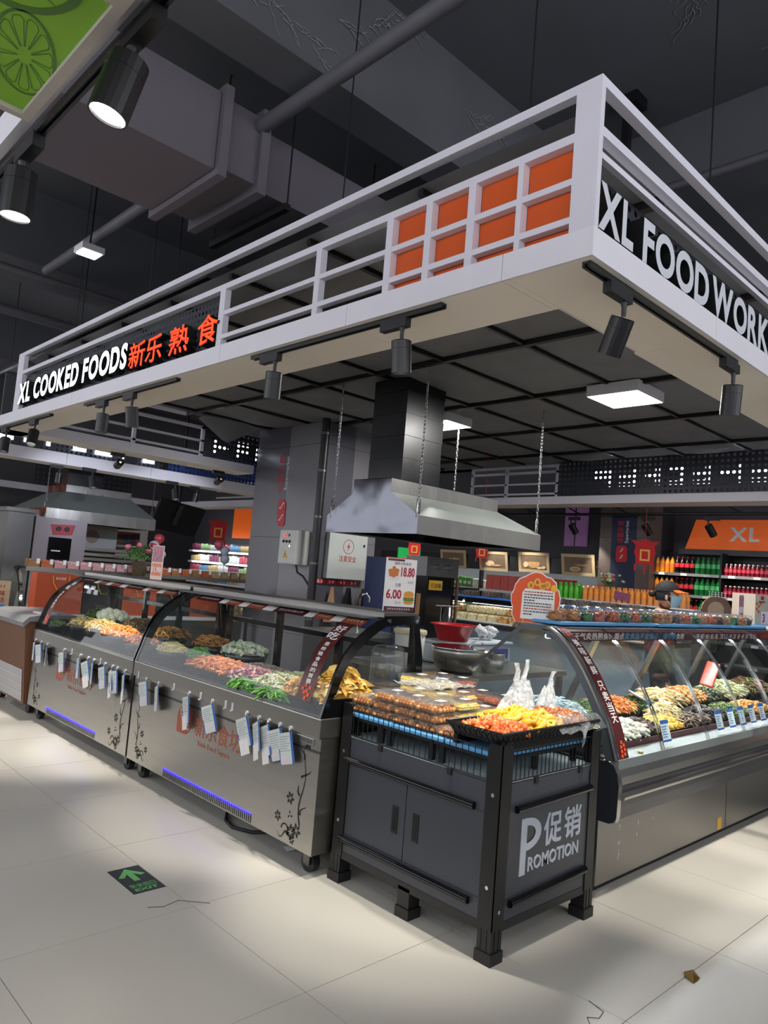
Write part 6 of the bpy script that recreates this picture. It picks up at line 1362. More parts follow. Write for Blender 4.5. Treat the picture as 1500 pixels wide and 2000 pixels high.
for dz in (0, .1): MB().obox((7.820, 3.71, 2.06 + dz), (.003, .016, .07), Matrix.Rotation(.6, 3, 'X')).build('badge_stroke', whitep, t)
textpart('lettering', '新\n乐\n超\n市', (7.826, 3.80, 2.27), NY, Z_, .11, .34, red, t, .002, .02); mb = MB(); addtext(mb, 'Supermarket', (7.826, 3.60, 2.27), Z_, Y_, .34, .07, .002, .01); mb.build('lettering', whitep, t)
wdf = mat('pale oak frame', '#cbb48c', .5, 0, .06, 14, stretch=(1, 14, 1))
for i, (y0, y1, z0, z1, m_, lb) in enumerate(((7.52, 6.90, 1.73, 2.065, 'sliced loaf', 'leftmost'), (6.58, 5.95, 1.72, 2.065, 'floured dough', 'second from the left'), (5.72, 5.10, 1.74, 2.08, 'round loaf', 'third from the left'), (4.86, 4.25, 1.735, 2.08, 'oval breads', 'rightmost, beside the tiled column'))):
    t = thing('framed_picture', 'bread photo of %s in pale wood frame, %s' % (m_, lb), 'framed picture', (8.0, (y0 + y1) / 2, z0), 'framed bread pictures'); xf = 8.0; T = .05
    def sk(y, z): return (xf - .04 * (z - z0) / (z1 - z0) + .02 + .0 * y, y - .05 * (z0 + .17 - z), z)
    def bar(a0, a1, b0, b1, nm, m_, d=.02, dx=0): return MB().add([(sk(y, z)[0] + e + dx, sk(y, z)[1], z) for e in (0, d) for y, z in ((a0, b0), (a1, b0), (a1, b1), (a0, b1))], [(3, 2, 1, 0), (4, 5, 6, 7), (0, 1, 5, 4), (1, 2, 6, 5), (2, 3, 7, 6), (3, 0, 4, 7)]).build(nm, m_, t)
    bar(y0, y1, z0, z0 + T, 'frame_bar', wdf); bar(y0, y1, z1 - T, z1, 'frame_bar', wdf); bar(y0, y0 - T, z0 + T, z1 - T, 'frame_bar', wdf); bar(y1 + T, y1, z0 + T, z1 - T, 'frame_bar', wdf)
    bar(y0 - T, y1 + T, z0 + T, z1 - T, 'photo', mat('dark bread photo', '#7d6a58', .5, 0, .35, 6), .004, .012)
    br = mat('bread print', '#c49a66', .5, 0, .25, 14); yc, zc = (y0 + y1) / 2, (z0 + z1) / 2 - .02; xx = sk(yc, zc)[0] + .009
    def el(dy, dz, ry, rz, m_, k=0): MB().add([(xx - .0005 * k, yc + dy + ry * math.cos(q), zc + dz + rz * math.sin(q)) for q in [i * math.pi / 8 for i in range(16)]], [tuple(range(16))]).build('bread_print', m_, t)
    bl = mat('light bread print', '#dcc29a', .5, 0, .15, 20)
    if i == 0:
        for k in range(5): el(.10 - .05 * k, -.01 + .005 * k, .05, .06, bl if k % 2 else br, k)
        el(.02, -.07, .2, .018, mat('board print', '#8a5c3a', .5), 6)
    elif i == 1: el(.08, -.02, .10, .05, bl, 1); el(-.05, -.05, .12, .02, br, 2)
    elif i == 2: el(.0, 0, .12, .08, br, 1); el(-.12, -.07, .05, .02, bl, 2); el(.16, -.02, .05, .05, bl, 3); el(-.2, -.06, .04, .025, bl, 4)
    else: el(-.05, .05, .13, .05, br, 1); el(.05, -.05, .10, .04, bl, 2); el(.05, -.05, .07, .022, br, 3)
    scribble('print', (xx - .003, yc - .10, zc + .09), NY, Z_, .12, .02, whitec, t, 5, i)
# wall chiller under the pictures
t = thing('wall_chiller', 'open lit wall chiller with snacks below the bread pictures', 'chiller', (8.2, 6.3, 0)); MB().box(8.5, 8.64, 4.12, 9.2, 0, 1.98).build('back_panel', mat('grey chiller liner', '#74787a', .4), t); MB().box(8.05, 8.64, 4.12, 9.2, 1.90, 2.0).build('canopy', black, t)
for z in (.3, .75, 1.08, 1.40): MB().box(8.08, 8.5, 4.12, 9.2, z - .02, z).build('shelf_board', whitep, t)
for y in (4.14, 5.35, 6.55, 7.8, 9.1): MB().box(8.05, 8.12, y, y + .05, 0, 1.98).build('upright', black, t)
MB().box(8.03, 8.05, 4.12, 9.2, 1.74, 2.0).build('front_lip', black, t); MB().cyl((8.22, 4.2, 1.885), (8.22, 9.1, 1.885), .010, n=6).build('led_tube', ledw, t); light('chiller_light', 'AREA', (8.18, 6.6, 1.86), 9, (1, 1, 1), (8.18, 6.6, 0), None, shape='RECTANGLE', size=.06, size_y=4.6)
random.seed(21)
pk = [mat('package ' + c, c, .35, 0, .35, 25) for c in ('#d8d2c4', '#4f9a3c', '#e4ded2', '#c23a34', '#d8a84a', '#8cc06a', '#e8e8ea', '#b04a3a')]
pkm = []
for i, m_ in enumerate(pk):
    mb = MB(); mb.rbox(-.045, .045, -.05, .05, 0, .17, .012, 0, 1); mb.box(-.047, -.0455, -.035, .035, .05, .10, 1); pkm.append(mb.mesh('snack_packet', [m_, whitec]))
cn = ('cream', 'green', 'pale', 'red', 'yellow', 'light green', 'white', 'brick red')
for z in (1.08, 1.40):
    y = 9.0; k = 0
    while y > 4.2:
        c = (k // 5 + int(z * 10)) % 8
        o = bpy.data.objects.new('snack_packet', pkm[c]); COL.objects.link(o); o.location = (8.16 + random.uniform(-.01, .01), y, z + .001); o.scale = (1, 1, random.uniform(.85, 1.2)); tag(o, cn[c] + ' snack packet on the %s chiller shelf, %s from the left' % ('lower' if z < 1.2 else 'upper', od[min(k, 48)]), 'packet', 'packets in the wall chiller'); y -= .112; k += 1
bxm = [mat('pink red carton', '#cf5a50', .45, 0, .35, 22), mat('crimson carton', '#a8283a', .45, 0, .35, 22)]; me = [MB().box(-.06, .06, -.07, .07, 0, .12).mesh('drink_carton', m_) for m_ in bxm]
t = thing('carton_table', 'white topped display table carrying red cartons left of the tiled column', 'table', (7.4, 4.9, 0)); MB().box(7.2, 7.7, 4.15, 5.9, 1.36, 1.40).build('table_top', whitep, t); MB().box(7.24, 7.66, 4.2, 5.85, 0, 1.36).build('base', wallm, t)
for i in range(11):
    for k in range(2): o = bpy.data.objects.new('drink_carton', me[1 if i > 6 else 0]); COL.objects.link(o); o.location = (7.32 + .01 * k, 5.75 - .15 * i, 1.4005 + .1205 * k); tag(o, ('pink red' if i <= 6 else 'crimson') + ' carton left of the tiled column, %s layer, %s from the left' % (('lower', 'upper')[k], od[i]), 'carton', 'red cartons beside the tiled column')
def lantern(x, y, z, s, label, zc=2.7):
    t = thing('red_paper_charm', label, 'decoration', (x, y, z), 'red paper new year charms'); R_ = Vector((.7, -.7, 0)); rp = mat('red felt', '#b5121c', .7); gp = mat('gold print', '#d8a03c', .5)
    def sl(pts, d0, d1, nm, m_): 
        N_ = R_.cross(Z_); n = len(pts); P = lambda a, b, d: Vector((x, y, z)) + R_ * a * s + Z_ * b * s + N_ * d
        MB().add([P(a, b, d0) for a, b in pts] + [P(a, b, d1) for a, b in pts], [tuple(range(n))[::-1], tuple(range(n, 2 * n))] + [(i, (i + 1) % n, n + (i + 1) % n, n + i) for i in range(n)]).build(nm, m_, t)
    sl([(-.12, -.16), (.12, -.16), (.13, -.05), (.15, 0), (.13, .10), (.20, .17), (.08, .16), (0, .20), (-.08, .16), (-.20, .17), (-.13, .10), (-.15, 0), (-.13, -.05)], -.006, .006, 'charm', rp); sl([(-.07, -.11), (.07, -.11), (.07, .05), (-.07, .05)], .006, .009, 'gold_square', gp); sl([(-.045, -.085), (.045, -.085), (.045, .025), (-.045, .025)], .009, .010, 'inner_square', rp)
    MB().cyl((x, y, z + .19 * s), (x, y, zc), .003, n=5).build('string', red, t)
    for a in (-.13, .0, .13): sl([(a - .012, -.16), (a + .012, -.16), (a + .012, -.30 + abs(a) * .4), (a - .012, -.30 + abs(a) * .4)], -.003, .003, 'tassel', rp)
lantern(6.7, 2.78, 2.06, .95, 'red paper charm hanging in front of the tiled column'); lantern(5.5, 4.55, 1.93, .6, 'red paper charm hanging under the hood between bread pictures', 3.29); lantern(4.15, 4.55, 1.86, .55, 'red paper charm hanging beside the electric cabinet', 3.29)
t = thing('wall_poster', 'narrow lit poster with pink scenery on the far grey wall', 'poster', (8.5, 5.3, 2.3)); MB().box(8.60, 8.64, 4.78, 5.22, 2.25, 2.98).build('board', mat('pink violet print', '#8a5c8c', .4, 0, .5, 7, emit='#8a6090', es=.15), t); MB().box(8.592, 8.60, 5.0, 5.02, 2.25, 2.98).build('divider', black, t)
t = thing('wall_screen', 'tilted white wall board with red print above the hood edge', 'board', (8.2, 6.9, 2.3)); MB().obox((8.2, 7.05, 2.62), (.05, .6, .62), Matrix.Rotation(.10, 3, 'X')).build('board', mat('grey white board', '#b5b0b2', .4), t); MB().obox((8.17, 7.05, 2.52), (.02, .22, .16), None).build('red_print', red, t)
t = thing('steel_truss', 'white and black steel truss running behind the far canopy side', 'truss', (7.4, 3, 2.75))
for x, z in ((7.4, 2.66), (7.4, 2.86)): MB().cyl((x, -3, z), (x, 7, z), .022, n=8).build('chord', black, t)
for k in range(12): MB().cyl((7.4, -3 + .8 * k, 2.66), (7.4, -2.6 + .8 * k, 2.86), .012, n=6).build('brace', black, t)
for i, y in enumerate((6.3, 5.6, 4.30, 3.1, 2.2, 1.2)): spot(7.4, y, 2.62, (8.2, y - .3, 1.4), Y_, 'small lit spotlight on the far truss, %s from the left' % od[i], 32, ang=60, grp='spotlights on the far truss', s=1.1)
# ================================================================== FAR LEFT: second island, hood, counter
t = thing('canopy', 'second white canopy with perforated signs behind the left end of the first', 'canopy', (2.5, 10, 2.7))
xs2 = [-2.5, -1.2, .1, 1.4, 2.7, 4.0, 5.3, 6.6]
for a, b in zip(xs2, xs2[1:]):
    MB().box(a + .002, b - .002, 8.98, 8.992, 2.70, 2.865).build('fascia_panel', fasc, t); MB().box(a + .002, b - .002, 8.992, 9.38, 2.70, 2.712).build('soffit_panel', soff, t); MB().box(a + .002, b - .002, 9.368, 9.38, 2.712, 2.865).build('inner_fascia_panel', fasc, t)
mb = MB(); perf(mb, (-2.4, 9.02, 2.865), X_, Z_, 5.3, .40, .07, .018); mb.build('sign_panel', sgn, t); mb = MB(); perf(mb, (3.0, 9.02, 2.865), X_, Z_, 1.9, .40, .07, .018); mb.build('sign_panel', mat('blue lit sign sheet', '#2c4a8c', .4, .3, .2, 10), t)
litrow(8.99, -.2, 2.8, 2.93, .24, 'x')
for z in RZ[1:]: MB().box(4.95, 6.6, 9.0, 9.04, z[0] + .03, z[1] + .03).build('rail', lavw, t)
for x in (4.95, 5.9): MB().box(x, x + .04, 9.0, 9.04, 2.865, 3.2).build('post', lavw, t)
for a, b in ((9.4, 11.2), (11.2, 13.2), (13.2, 15.6)):
    MB().box(6.1, 6.112, a + .002, b - .002, 2.70, 2.84).build('inner_fascia_panel', fasc, t); MB().box(6.112, 6.5, a + .002, b - .002, 2.70, 2.712).build('soffit_panel', soff, t)
for a, b in ((-.5, 1.5), (1.5, 3.8), (3.8, 6.1)): MB().box(a + .002, b - .002, 15.0, 15.012, 2.70, 2.84).build('inner_fascia_panel', fasc, t)
mb = MB(); perf(mb, (2.9, 14.9, 2.84), X_, Z_, 2.2, .55, .12, .032); mb.build('sign_panel', sgn, t); mb = MB(); perf(mb, (6.2, 9.6, 2.84), Y_, Z_, 1.6, .45, .09, .024); mb.build('sign_panel', sgn, t)
for z in (2.9, 3.05, 3.2): MB().box(6.15, 6.18, 11.3, 12.8, z, z + .03).build('rail', lavw, t)
MB().box(.4, .42, 9.4, 15, 2.7, 2.84).build('inner_fascia_panel', fasc, t); mb = MB(); perf(mb, (.5, 9.8, 2.86), Y_, Z_, 3.4, .45, .09, .024); mb.build('sign_panel', sgn, t)
for i, (x, aim, e) in enumerate(((.3, (0.2, 8.3, 0), 60), (1.72, (1.9, 8.3, .3), 60), (3.05, (3.2, 8.3, .3), 60), (5.0, (5.0, 8.3, .3), 50))): spot(x, 8.93, 2.70, aim, X_, 'lit spotlight under the second canopy, %s from the left' % od[i], e, ang=65, grp='spotlights under the second canopy', s=1.15)
spot(1.35, 9.2, 2.70, (1.4, 9.5, 0), X_, 'dark spotlight inside the second canopy beside the far hood', 20, grp='spotlights under the second canopy'); spot(3.6, 9.2, 2.70, (3.4, 9.6, 0), X_, 'dark spotlight inside the second canopy right of the far hood', 20, grp='spotlights under the second canopy')
S2 = .43 / .3
def s2(x, y): return (cx_ + (x - cx_) * S2, cy_ + (y - cy_) * S2)
h0 = s2(.37, 6.55); h1 = s2(1.66, 7.8)
hood(h0[0], h1[0], h0[1], h1[1], 1.93, 2.12, 2.44, h0[0] + .42, h1[0] - .30, h0[1] + .42, h1[1] - .5, 2.56, 'far stainless extractor hood at left behind the second counter', (h0[0] + .45, h0[0] + 1.05, h0[1] + .5, h0[1] + 1.0), [(h0[0] + .05, h0[1] + .2), (h1[0] - .06, h0[1] + .06)], 3.35, True)
for i, x in enumerate((1.2, 2.6)): spot(x, 6.8, 2.70, (x + .5, 9.5, 1.9), X_, 'added spotlight under the far left canopy side to brighten the second counter, %s one' % ('left', 'right')[i], 90, (.82, .86, 1), ang=62, grp='spotlights under the second canopy')  # pair of spots added to brighten the far hood and second counter
# counter of the second island
t = thing('service_counter', 'second service counter with glass front and white lit top at far left', 'counter', (2.7, 9.4, 0)); MB().box(1.05, 5.6, 9.12, 9.95, 0, .55).build('body', steel_d, t); MB().box(1.05, 5.6, 9.05, 9.60, 1.175, 1.205).build('top_board', chrome, t); MB().box(1.05, 5.6, 9.04, 9.05, 1.15, 1.21).build('top_edge', alu, t)
pr_ = [(9.12, .55), (9.06, .62), (9.0, .80), (9.0, .95), (9.03, 1.10), (9.08, 1.18)]; MB().prism(pr_ + [(a + .008, b) for a, b in pr_[::-1]], 'x', 1.08, 5.58).build('front_glass', glass, t)
ea = [(9.52 + .42 * math.cos(math.radians(a)), .60 + .60 * math.sin(math.radians(a))) for a in range(180, 89, -9)]
mb = MB(); mb.grid([[(1.03, a, b), (1.07, a, b)] for a, b in ea]); mb.grid([[(1.03, a, b), (1.03, a + .04 * (1 if a < 9.5 else 0), b - .03)] for a, b in ea]); mb.build('end_frame', chrome, t); MB().prism(ea + [(9.9, .60)], 'x', 1.045, 1.05).build('end_pane', glass, t)
light('counter_light', 'AREA', (3.2, 9.3, 1.16), 22, (1, .97, .9), (3.2, 9.3, 0), None, shape='RECTANGLE', size=4.2, size_y=.1)
heap('pale puffed snacks behind the glass front of the second counter', (3.3, 9.4, .56), 2.1, .25, .28, 'chunk', ['#d8c49a', '#c4a874', '#e6dabc'], 1300, .08, sq=True)
bx1 = pack(['#a8703a', '#c99050', '#845028'], .17, .14, .12, 'snack_tub'); bx2 = pack(['#c9622a', '#dd8444', '#a84a1c'], .17, .14, .12, 'snack_tub'); bx3 = pack(['#d8a0a0', '#e4b8b4', '#c48c90'], .17, .14, .12, 'snack_tub'); bx4 = pack(['#d8bc84', '#e6d2a4', '#c09c5c'], .17, .14, .12, 'snack_tub')
tick = MB().box(.03, .075, -.075, -.0735, .05, .12).mesh('price_ticket', whitec)
for b_ in (bx1, bx2, bx3, bx4): o = bpy.data.objects.new('price_ticket', tick); COL.objects.link(o); o.parent = b_
for i in range(23):
    b_ = [bx1, bx2, bx3, bx3, bx3, bx3, bx3, bx3, bx3, bx1, bx2, bx2, bx1, bx2, bx1, bx2, bx4, bx4, bx4, bx4, bx4, bx1, bx1][i]; lb = {bx1.name: 'brown nuts', bx2.name: 'orange brown snacks', bx3.name: 'pink wrapped sweets', bx4.name: 'cream crackers'}[b_.name]
    place(b_, (1.16 + .185 * i, 9.16, 1.206), 'clear tub of %s on the second counter, %s' % (lb, od[i] + ' from the left'), 'snack tubs on the second counter')
# flower basket, balloons, gift bags
t = thing('flower_basket', 'wicker basket with red roses and green leaves on the second counter', 'flower basket', (2.62, 8.9, 1.19)); MB().lathe([(.085, 0), (.09, .01), (.11, .22), (.10, .22), (.08, .02), (.001, .02)], (2.62, 8.86, 1.17), 16).build('basket', mat('dark wicker', '#4a3a26', .8, 0, .5, 60, .8), t)
lm = [mat('leaf %d' % i, c, .6) for i, c in enumerate(('#3c6a2c', '#568a3c', '#2a4a20'))]; rnd = random.Random(12); mb = MB(); m2 = MB()
for k in range(420):
    a, b = rnd.uniform(0, 6.28), rnd.uniform(-.3, 1.4); r = .24 * rnd.random() ** .4; c = Vector((2.62 + r * math.cos(a) * math.cos(b) * 1.15, 8.86 + r * math.sin(a) * math.cos(b), 1.46 + r * math.sin(b) * .8)); d = Vector((rnd.uniform(-1, 1), rnd.uniform(-1, 1), rnd.uniform(-.4, 1))).normalized() * .035; e = d.cross(Vector((rnd.random(), rnd.random(), .3))).normalized() * .008
    mb.add([c - d, c + e, c + d, c - e], [(0, 1, 2, 3)], rnd.randrange(3))
tag(mb.build('leaves', lm, t), kind='stuff')
for k, (dx, dz) in enumerate(((.12, .22), (.22, .06), (-.28, .16), (.05, .12), (-.1, .2))): c = (2.62 + dx, 8.72, 1.44 + dz); MB().blob(c, .05, .05, .04, 0, 8, 5, .18).build('rose', mat('red rose', '#9c1424', .5, 0, .3, 40) if k < 2 else mat('pink rose', '#b85a6a', .5), t)
def balloon(x, y, z, r, col, lb):
    t = thing('balloon', lb, 'balloon', (x, y, z - r), 'red and white balloons at the second counter'); MB().lathe([(.001, -1.1 * r), (r * .35, -.95 * r), (r * .8, -.5 * r), (r, .1 * r), (r * .8, .68 * r), (r * .4, .95 * r), (.001, 1.02 * r)], (x, y, z), 16).build('balloon_skin', mat('balloon ' + col, col, .3), t); MB().cyl((x, y, z - 1.1 * r), (x, y, 1.2), .004, n=5).build('stick', whitep, t)
for x, y, z, r, c, lb in ((3.22, 9.5, 1.78, .085, '#b8404a', 'red balloon above the flower basket'), (3.12, 9.45, 1.66, .085, '#c4c8ce', 'white balloon beside the roses'), (3.28, 9.5, 1.52, .08, '#c4c8ce', 'lower white balloon behind the price sign'), (4.35, 9.5, 1.78, .085, '#b85a62', 'faded red balloon in the right bunch'), (4.48, 9.5, 1.68, .085, '#b8c4d0', 'white balloon in the middle of the right bunch'), (4.50, 9.5, 1.53, .085, '#b8c4d0', 'lowest white balloon of the right bunch')): balloon(x, y, z, r, c, lb)
def giftbag(x0, x1, y0, y1, z0, z1, m_, lb):
    t = thing('gift_bag', lb, 'gift bag', ((x0 + x1) / 2, (y0 + y1) / 2, z0), 'paper gift bags before the second counter'); MB().prism([(y0, z0), (y1, z0), (y1 - .01, z1), (y0 + .01, z1)], 'x', x0, x1).build('bag', m_, t); MB().box(x0, x1, y0 + .004, y0 + .012, z1 - .10, z1 + .0).build('flap', m_, t)
    xm = (x0 + x1) / 2; w_ = (x1 - x0) * .18; MB().tube([(xm - w_, y0 - .006, z1 - .02), (xm - w_ * .9, y0 - .02, z1 - .10), (xm - w_ * .4, y0 - .02, z1 - .17), (xm + w_ * .4, y0 - .02, z1 - .17), (xm + w_ * .9, y0 - .02, z1 - .10), (xm + w_, y0 - .006, z1 - .02)], .006, 6).build('cord_handle', mat('yellow cord', '#d8a83a', .6), t)
    textpart('lettering', '新乐食坊', (xm - w_ * .6, y0 - .001, z1 - .065), X_, Z_, w_ * 1.2, .03, whitec, t, .001, .02)
    return t
t = thing('gift_table', 'low table carrying the orange gift bags behind the farther steel case', 'table', (1.5, 6.5, 0)); MB().box(.16, 2.94, 6.18, 7.0, .76, .80).build('table_top', whitep, t)
for x in (.22, 1.5, 2.88):
    for y in (6.25, 6.9): MB().box(x - .025, x + .025, y - .025, y + .025, 0, .76).build('leg', steel_d, t)
og = mat('orange gift paper', '#c2512a', .5, 0, .05, 3); bk = mat('black gift paper', '#141416', .45)
giftbag(.25, .74, 6.22, 6.42, .801, 1.225, og, 'large orange gift bag with yellow handle beside the arched glass end'); giftbag(.76, 1.19, 6.24, 6.44, .801, 1.20, bk, 'black gift bag between the orange gift bags'); giftbag(1.21, 1.62, 6.24, 6.44, .801, 1.19, og, 'orange gift bag behind the narrow price sign'); giftbag(1.64, 2.06, 6.26, 6.46, .801, 1.18, bk, 'black gift bag with yellow handle in the middle'); giftbag(2.08, 2.52, 6.26, 6.46, .801, 1.17, og, 'orange gift bag at the right end of the row')
heap('pale crackers piled at the right end of the gift table', (2.75, 6.55, .801), .2, .2, .28, 'chunk', ['#d2b888', '#e2cfa6', '#b89a66'], 300, .07)
# machine, electric cabinet and wall fittings behind the second counter
t = thing('grey_machine', 'grey upright machine with red eye shaped panel behind the second counter', 'machine', (1.9, 10.6, 0)); MB().box(1.45, 2.25, 10.1, 10.8, 0, 1.96).build('body', mat('grey violet steel', '#8d868c', .4, .4, .05), t); MB().prism([(1.68, 1.86), (2.06, 1.88), (2.02, 1.72), (1.73, 1.70)], 'y', 10.085, 10.1).build('red_panel', mat('dim red panel', '#a8303a', .4), t)
for x in (1.80, 1.93): MB().cyl((x, 10.07, 1.80), (x, 10.09, 1.80), .04, n=16).build('fan', blackp, t)
MB().box(1.67, 2.02, 10.08, 10.1, 1.20, 1.66).build('window', blackg, t); MB().box(1.72, 1.86, 10.075, 10.08, 1.44, 1.46).build('screen_mark', whitep, t)
t = thing('steel_pillar', 'stainless clad pillar at far left beside the grey machine', 'pillar', (1.0, 10.3, 0)); MB().box(1.05, 1.42, 10.1, 10.6, 0, 2.0).build('pillar', steel_d, t); MB().box(1.0, 1.47, 10.05, 10.65, 2.0, 2.06).build('cap', steel_d, t)
t = thing('electric_panel', 'pale electric cabinet with lightning ring behind the grey machine', 'electric cabinet', (2.9, 11.2, 1.3)); MB().box(2.60, 3.2, 11.22, 11.33, 0, 1.30).build('stand', steel_d, t); MB().box(2.55, 3.25, 11.2, 11.35, 1.30, 1.95).build('cabinet', mat('pale grey cabinet', '#b9bdba', .4), t); MB().cyl((2.80, 11.19, 1.75), (2.80, 11.2, 1.75), .12, n=20).build('lightning_print', mat('faded brown print', '#a08a80', .5), t)
t = thing('steel_racks', 'stack of grey steel trays behind the second counter', 'rack', (3.0, 10.9, 0))
for k, z in enumerate((1.25, 1.33, 1.41, 1.50)): MB().box(2.3 + .05 * k, 3.9 - .2 * k, 10.6, 11.0, z, z + .05).build('tray', steel, t)
MB().box(2.3, 3.9, 10.6, 11.0, 0, 1.25).build('frame', steel_d, t)
t = thing('exit_sign', 'small green lit exit sign on the far wall', 'sign', (5.2, 17, 2.3)); MB().box(5.3, 5.85, 17.9, 17.96, 2.26, 2.44).build('housing', whitep, t); MB().box(5.32, 5.83, 17.89, 17.90, 2.28, 2.42).build('face', emat('green exit face', '#3fd08a', 1.2), t)
struct('wall_left', MB().box(.5, 8.65, 18.0, 18.15, 0, 4.9), wallm, 'dark wall at the far left end of the store')
t = thing('glass_entrance', 'glass doorway with pale frame in the far wall', 'doorway', (6.3, 17.9, 0)); MB().box(4.4, 4.7, 17.9, 17.98, 0, 2.35).build('white_jamb', whitep, t); MB().box(6.9, 7.1, 17.9, 17.98, 0, 2.2).build('white_jamb', whitep, t); MB().box(4.7, 6.9, 17.9, 17.98, 2.1, 2.2).build('lintel', whitep, t); MB().box(4.7, 6.9, 17.96, 17.98, 0, 2.1).build('pane', mat('dark glass', '#15171d', .06), t)
t = thing('tv_screen', 'black tilted television hung from the ceiling at left', 'television', (5.6, 12.5, 2.3)); mb = MB(); mb.rbox(-.55, .55, -.04, .04, -.33, .33, .01); R_ = Matrix.Rotation(.4, 3, 'X') @ Matrix.Rotation(.12, 3, 'Y'); mb.v = [tuple(R_ @ Vector(v) + Vector((5.1, 12.5, 2.34))) for v in mb.v]; mb.build('screen', blackp, t); MB().cyl((5.1, 12.5, 2.5), (5.1, 12.5, 4.9), .03, n=8).build('pole', black, t)
MB().obox((5.05, 12.42, 2.40), (.10, .05, .45), R_).build('bracket', steel_d, t)
# dairy corner on the right wall, far back
t = thing('wall_sign', 'orange wall sign reading MILK in the far dairy corner', 'sign', (8.3, 14, 2.2)); MB().box(8.3, 8.36, 11.5, 15.4, 2.15, 2.95).build('board', mat('orange lit board', '#e0621c', .5), t); letters('MILK', (8.29, 14.15, 2.42), NY, Z_, 1.5, .28, [whitec, whitec], t, .01, .03)
t = thing('dairy_shelf', 'lit dairy shelf with rows of cartons in the far corner', 'shelf', (8.1, 14.4, 0)); MB().box(8.45, 8.6, 12.0, 17.0, 0, 2.0).build('back_panel', wallm, t)
for z in (.9, 1.18, 1.45, 1.75): MB().box(7.95, 8.45, 12.0, 17.0, z - .02, z).build('shelf_board', whitep, t); MB().box(7.94, 7.952, 12.0, 17.0, z - .04, z + .01).build('price_rail', whitec, t)
random.seed(31); ck = [MB().box(-.05, .05, -.055, .055, 0, .19).mesh('milk_carton', mat('carton ' + c, c, .4, 0, .3, 18)) for c in ('#d8dce2', '#c25a6a', '#7aa8d0', '#d8c08a', '#e6e6e8', '#8a4a6a', '#9ac08a')]; cc = ('white', 'pink', 'light blue', 'cream', 'bright white', 'mauve', 'pale green')
for z in (.9, 1.18, 1.45, 1.75):
    y = 16.9; k = 0
    while y > 12.1:
        c = (k // 4 + int(z * 7)) % 7; o = bpy.data.objects.new('milk_carton', ck[c]); COL.objects.link(o); o.location = (8.05, y, z + .001); o.scale[2] = random.uniform(.8, 1.1); tag(o, cc[c] + ' carton on the %s far dairy shelf, %s from the left' % ({.9: 'lowest', 1.18: 'second', 1.45: 'third', 1.75: 'top'}[z], od[min(k, 48)]), 'carton', 'cartons on the dairy shelf'); y -= .125; k += 1
    light('dairy_light', 'AREA', (7.9, 14.5, z + .25), 7, (1, 1, 1), (8.3, 14.5, z + .25), None, shape='RECTANGLE', size=4.5, size_y=.05) if z > 1 else None
lantern(7.2, 14.3, 2.25, 1.5, 'red paper charm on the grey wall left of the dairy corner', 4.9)
# ================================================================== FAR LEFT EDGE: brown freezer, printed bin, lit shelves
t = thing('chest_freezer', 'brown chest freezer with grey lid rim at the far end of the steel cases', 'freezer', (.1, 5.5, 0)); brn = mat('brown freezer side', '#6e4a34', .45, 0, .08, 3); MB().prism([(-.13, .10), (-.19, .80), (-.17, .83), (.22, .83), (.22, .10)], 'y', 5.08, 6.0).build('body', brn, t); MB().prism([(-.21, .78), (-.22, .82), (-.17, .87), (-.08, .885), (.25, .885), (.25, .83), (-.16, .83)], 'y', 5.06, 6.02).build('lid_rim', mat('grey plastic rim', '#86868a', .4), t)
MB().add([(-.136, 5.12, .12), (-.136, 5.98, .12), (-.160, 5.98, .40), (-.160, 5.12, .40)], [(0, 1, 2, 3)]).build('grille', mat('pale grille', '#b0aeb0', .5), t)
for k in range(3): MB().cyl((-.148 - .006 * k, 5.12, .19 + .07 * k), (-.148 - .006 * k, 5.98, .19 + .07 * k), .003, n=5).build('grille_line', whitep, t)
for y in (5.2, 6.0): MB().cyl((-.05, y, .05), (.0, y, .05), .05, n=14).build('caster', blackp, t)
MB().rbox(-.05, .1, 5.15, 5.35, .885, .90, .004).build('hinge_cover', whitep, t)
t = thing('promotion_bin', 'black promotion bin with snack poster behind the brown freezer at left edge', 'promotion bin', (-.1, 6.9, 0)); MB().box(-.55, .16, 6.75, 7.4, .1, .80).build('body', black, t); MB().box(-.55, .16, 6.73, 6.75, .80, 1.10).build('poster', mat('cream poster', '#d6c0a0', .5), t)
for x in (-.5, .1): MB().box(x - .03, x + .03, 6.78, 6.84, 0, .1).build('foot', black, t); MB().box(x - .03, x + .03, 7.3, 7.36, 0, .1).build('foot', black, t)
textpart('lettering', '乐享美味\n精彩生活', (-.12, 6.728, .865), X_, Z_, .23, .13, mat('dark red print', '#9c2a1e', .5), t, .001, .02); scribble('print', (-.16, 6.728, 1.025), X_, Z_, .27, .03, mat('dark red print', '#9c2a1e', .5), t, 8)
textpart('lettering', '促销', (-.12, 6.748, .52), X_, Z_, .22, .11, prt, t, .002, .035); textpart('lettering', 'ROMOTION', (-.30, 6.748, .43), X_, Z_, .40, .055, prt, t, .002, .02)
MB().box(-.16, -.06, 6.727, 6.73, .81, .85).build('price_print', bluep, t); MB().box(.0, .12, 6.727, 6.73, .81, .85).build('price_print', bluel, t)
heap('golden puffed snacks heaped in the black promotion bin at left edge', (-.2, 7.05, .95), .34, .28, .22, 'chunk', ['#c48a4a', '#e0b070', '#a86c34'], 400, .07)
t = thing('lit_shelf', 'bright shelf with white lit boards at the far left edge', 'shelf', (.8, 14.5, 0)); MB().box(-1.2, 1.6, 14.6, 14.7, 0, 2.3).build('back_panel', mat('white lit panel', '#d8d8d2', .5, emit='#f0f0e8', es=.5), t)
for z in (.6, 1.1, 1.55, 1.9, 2.3): MB().box(-1.2, 1.6, 14.2, 14.6, z - .03, z + .03).build('shelf_board', blackp, t)
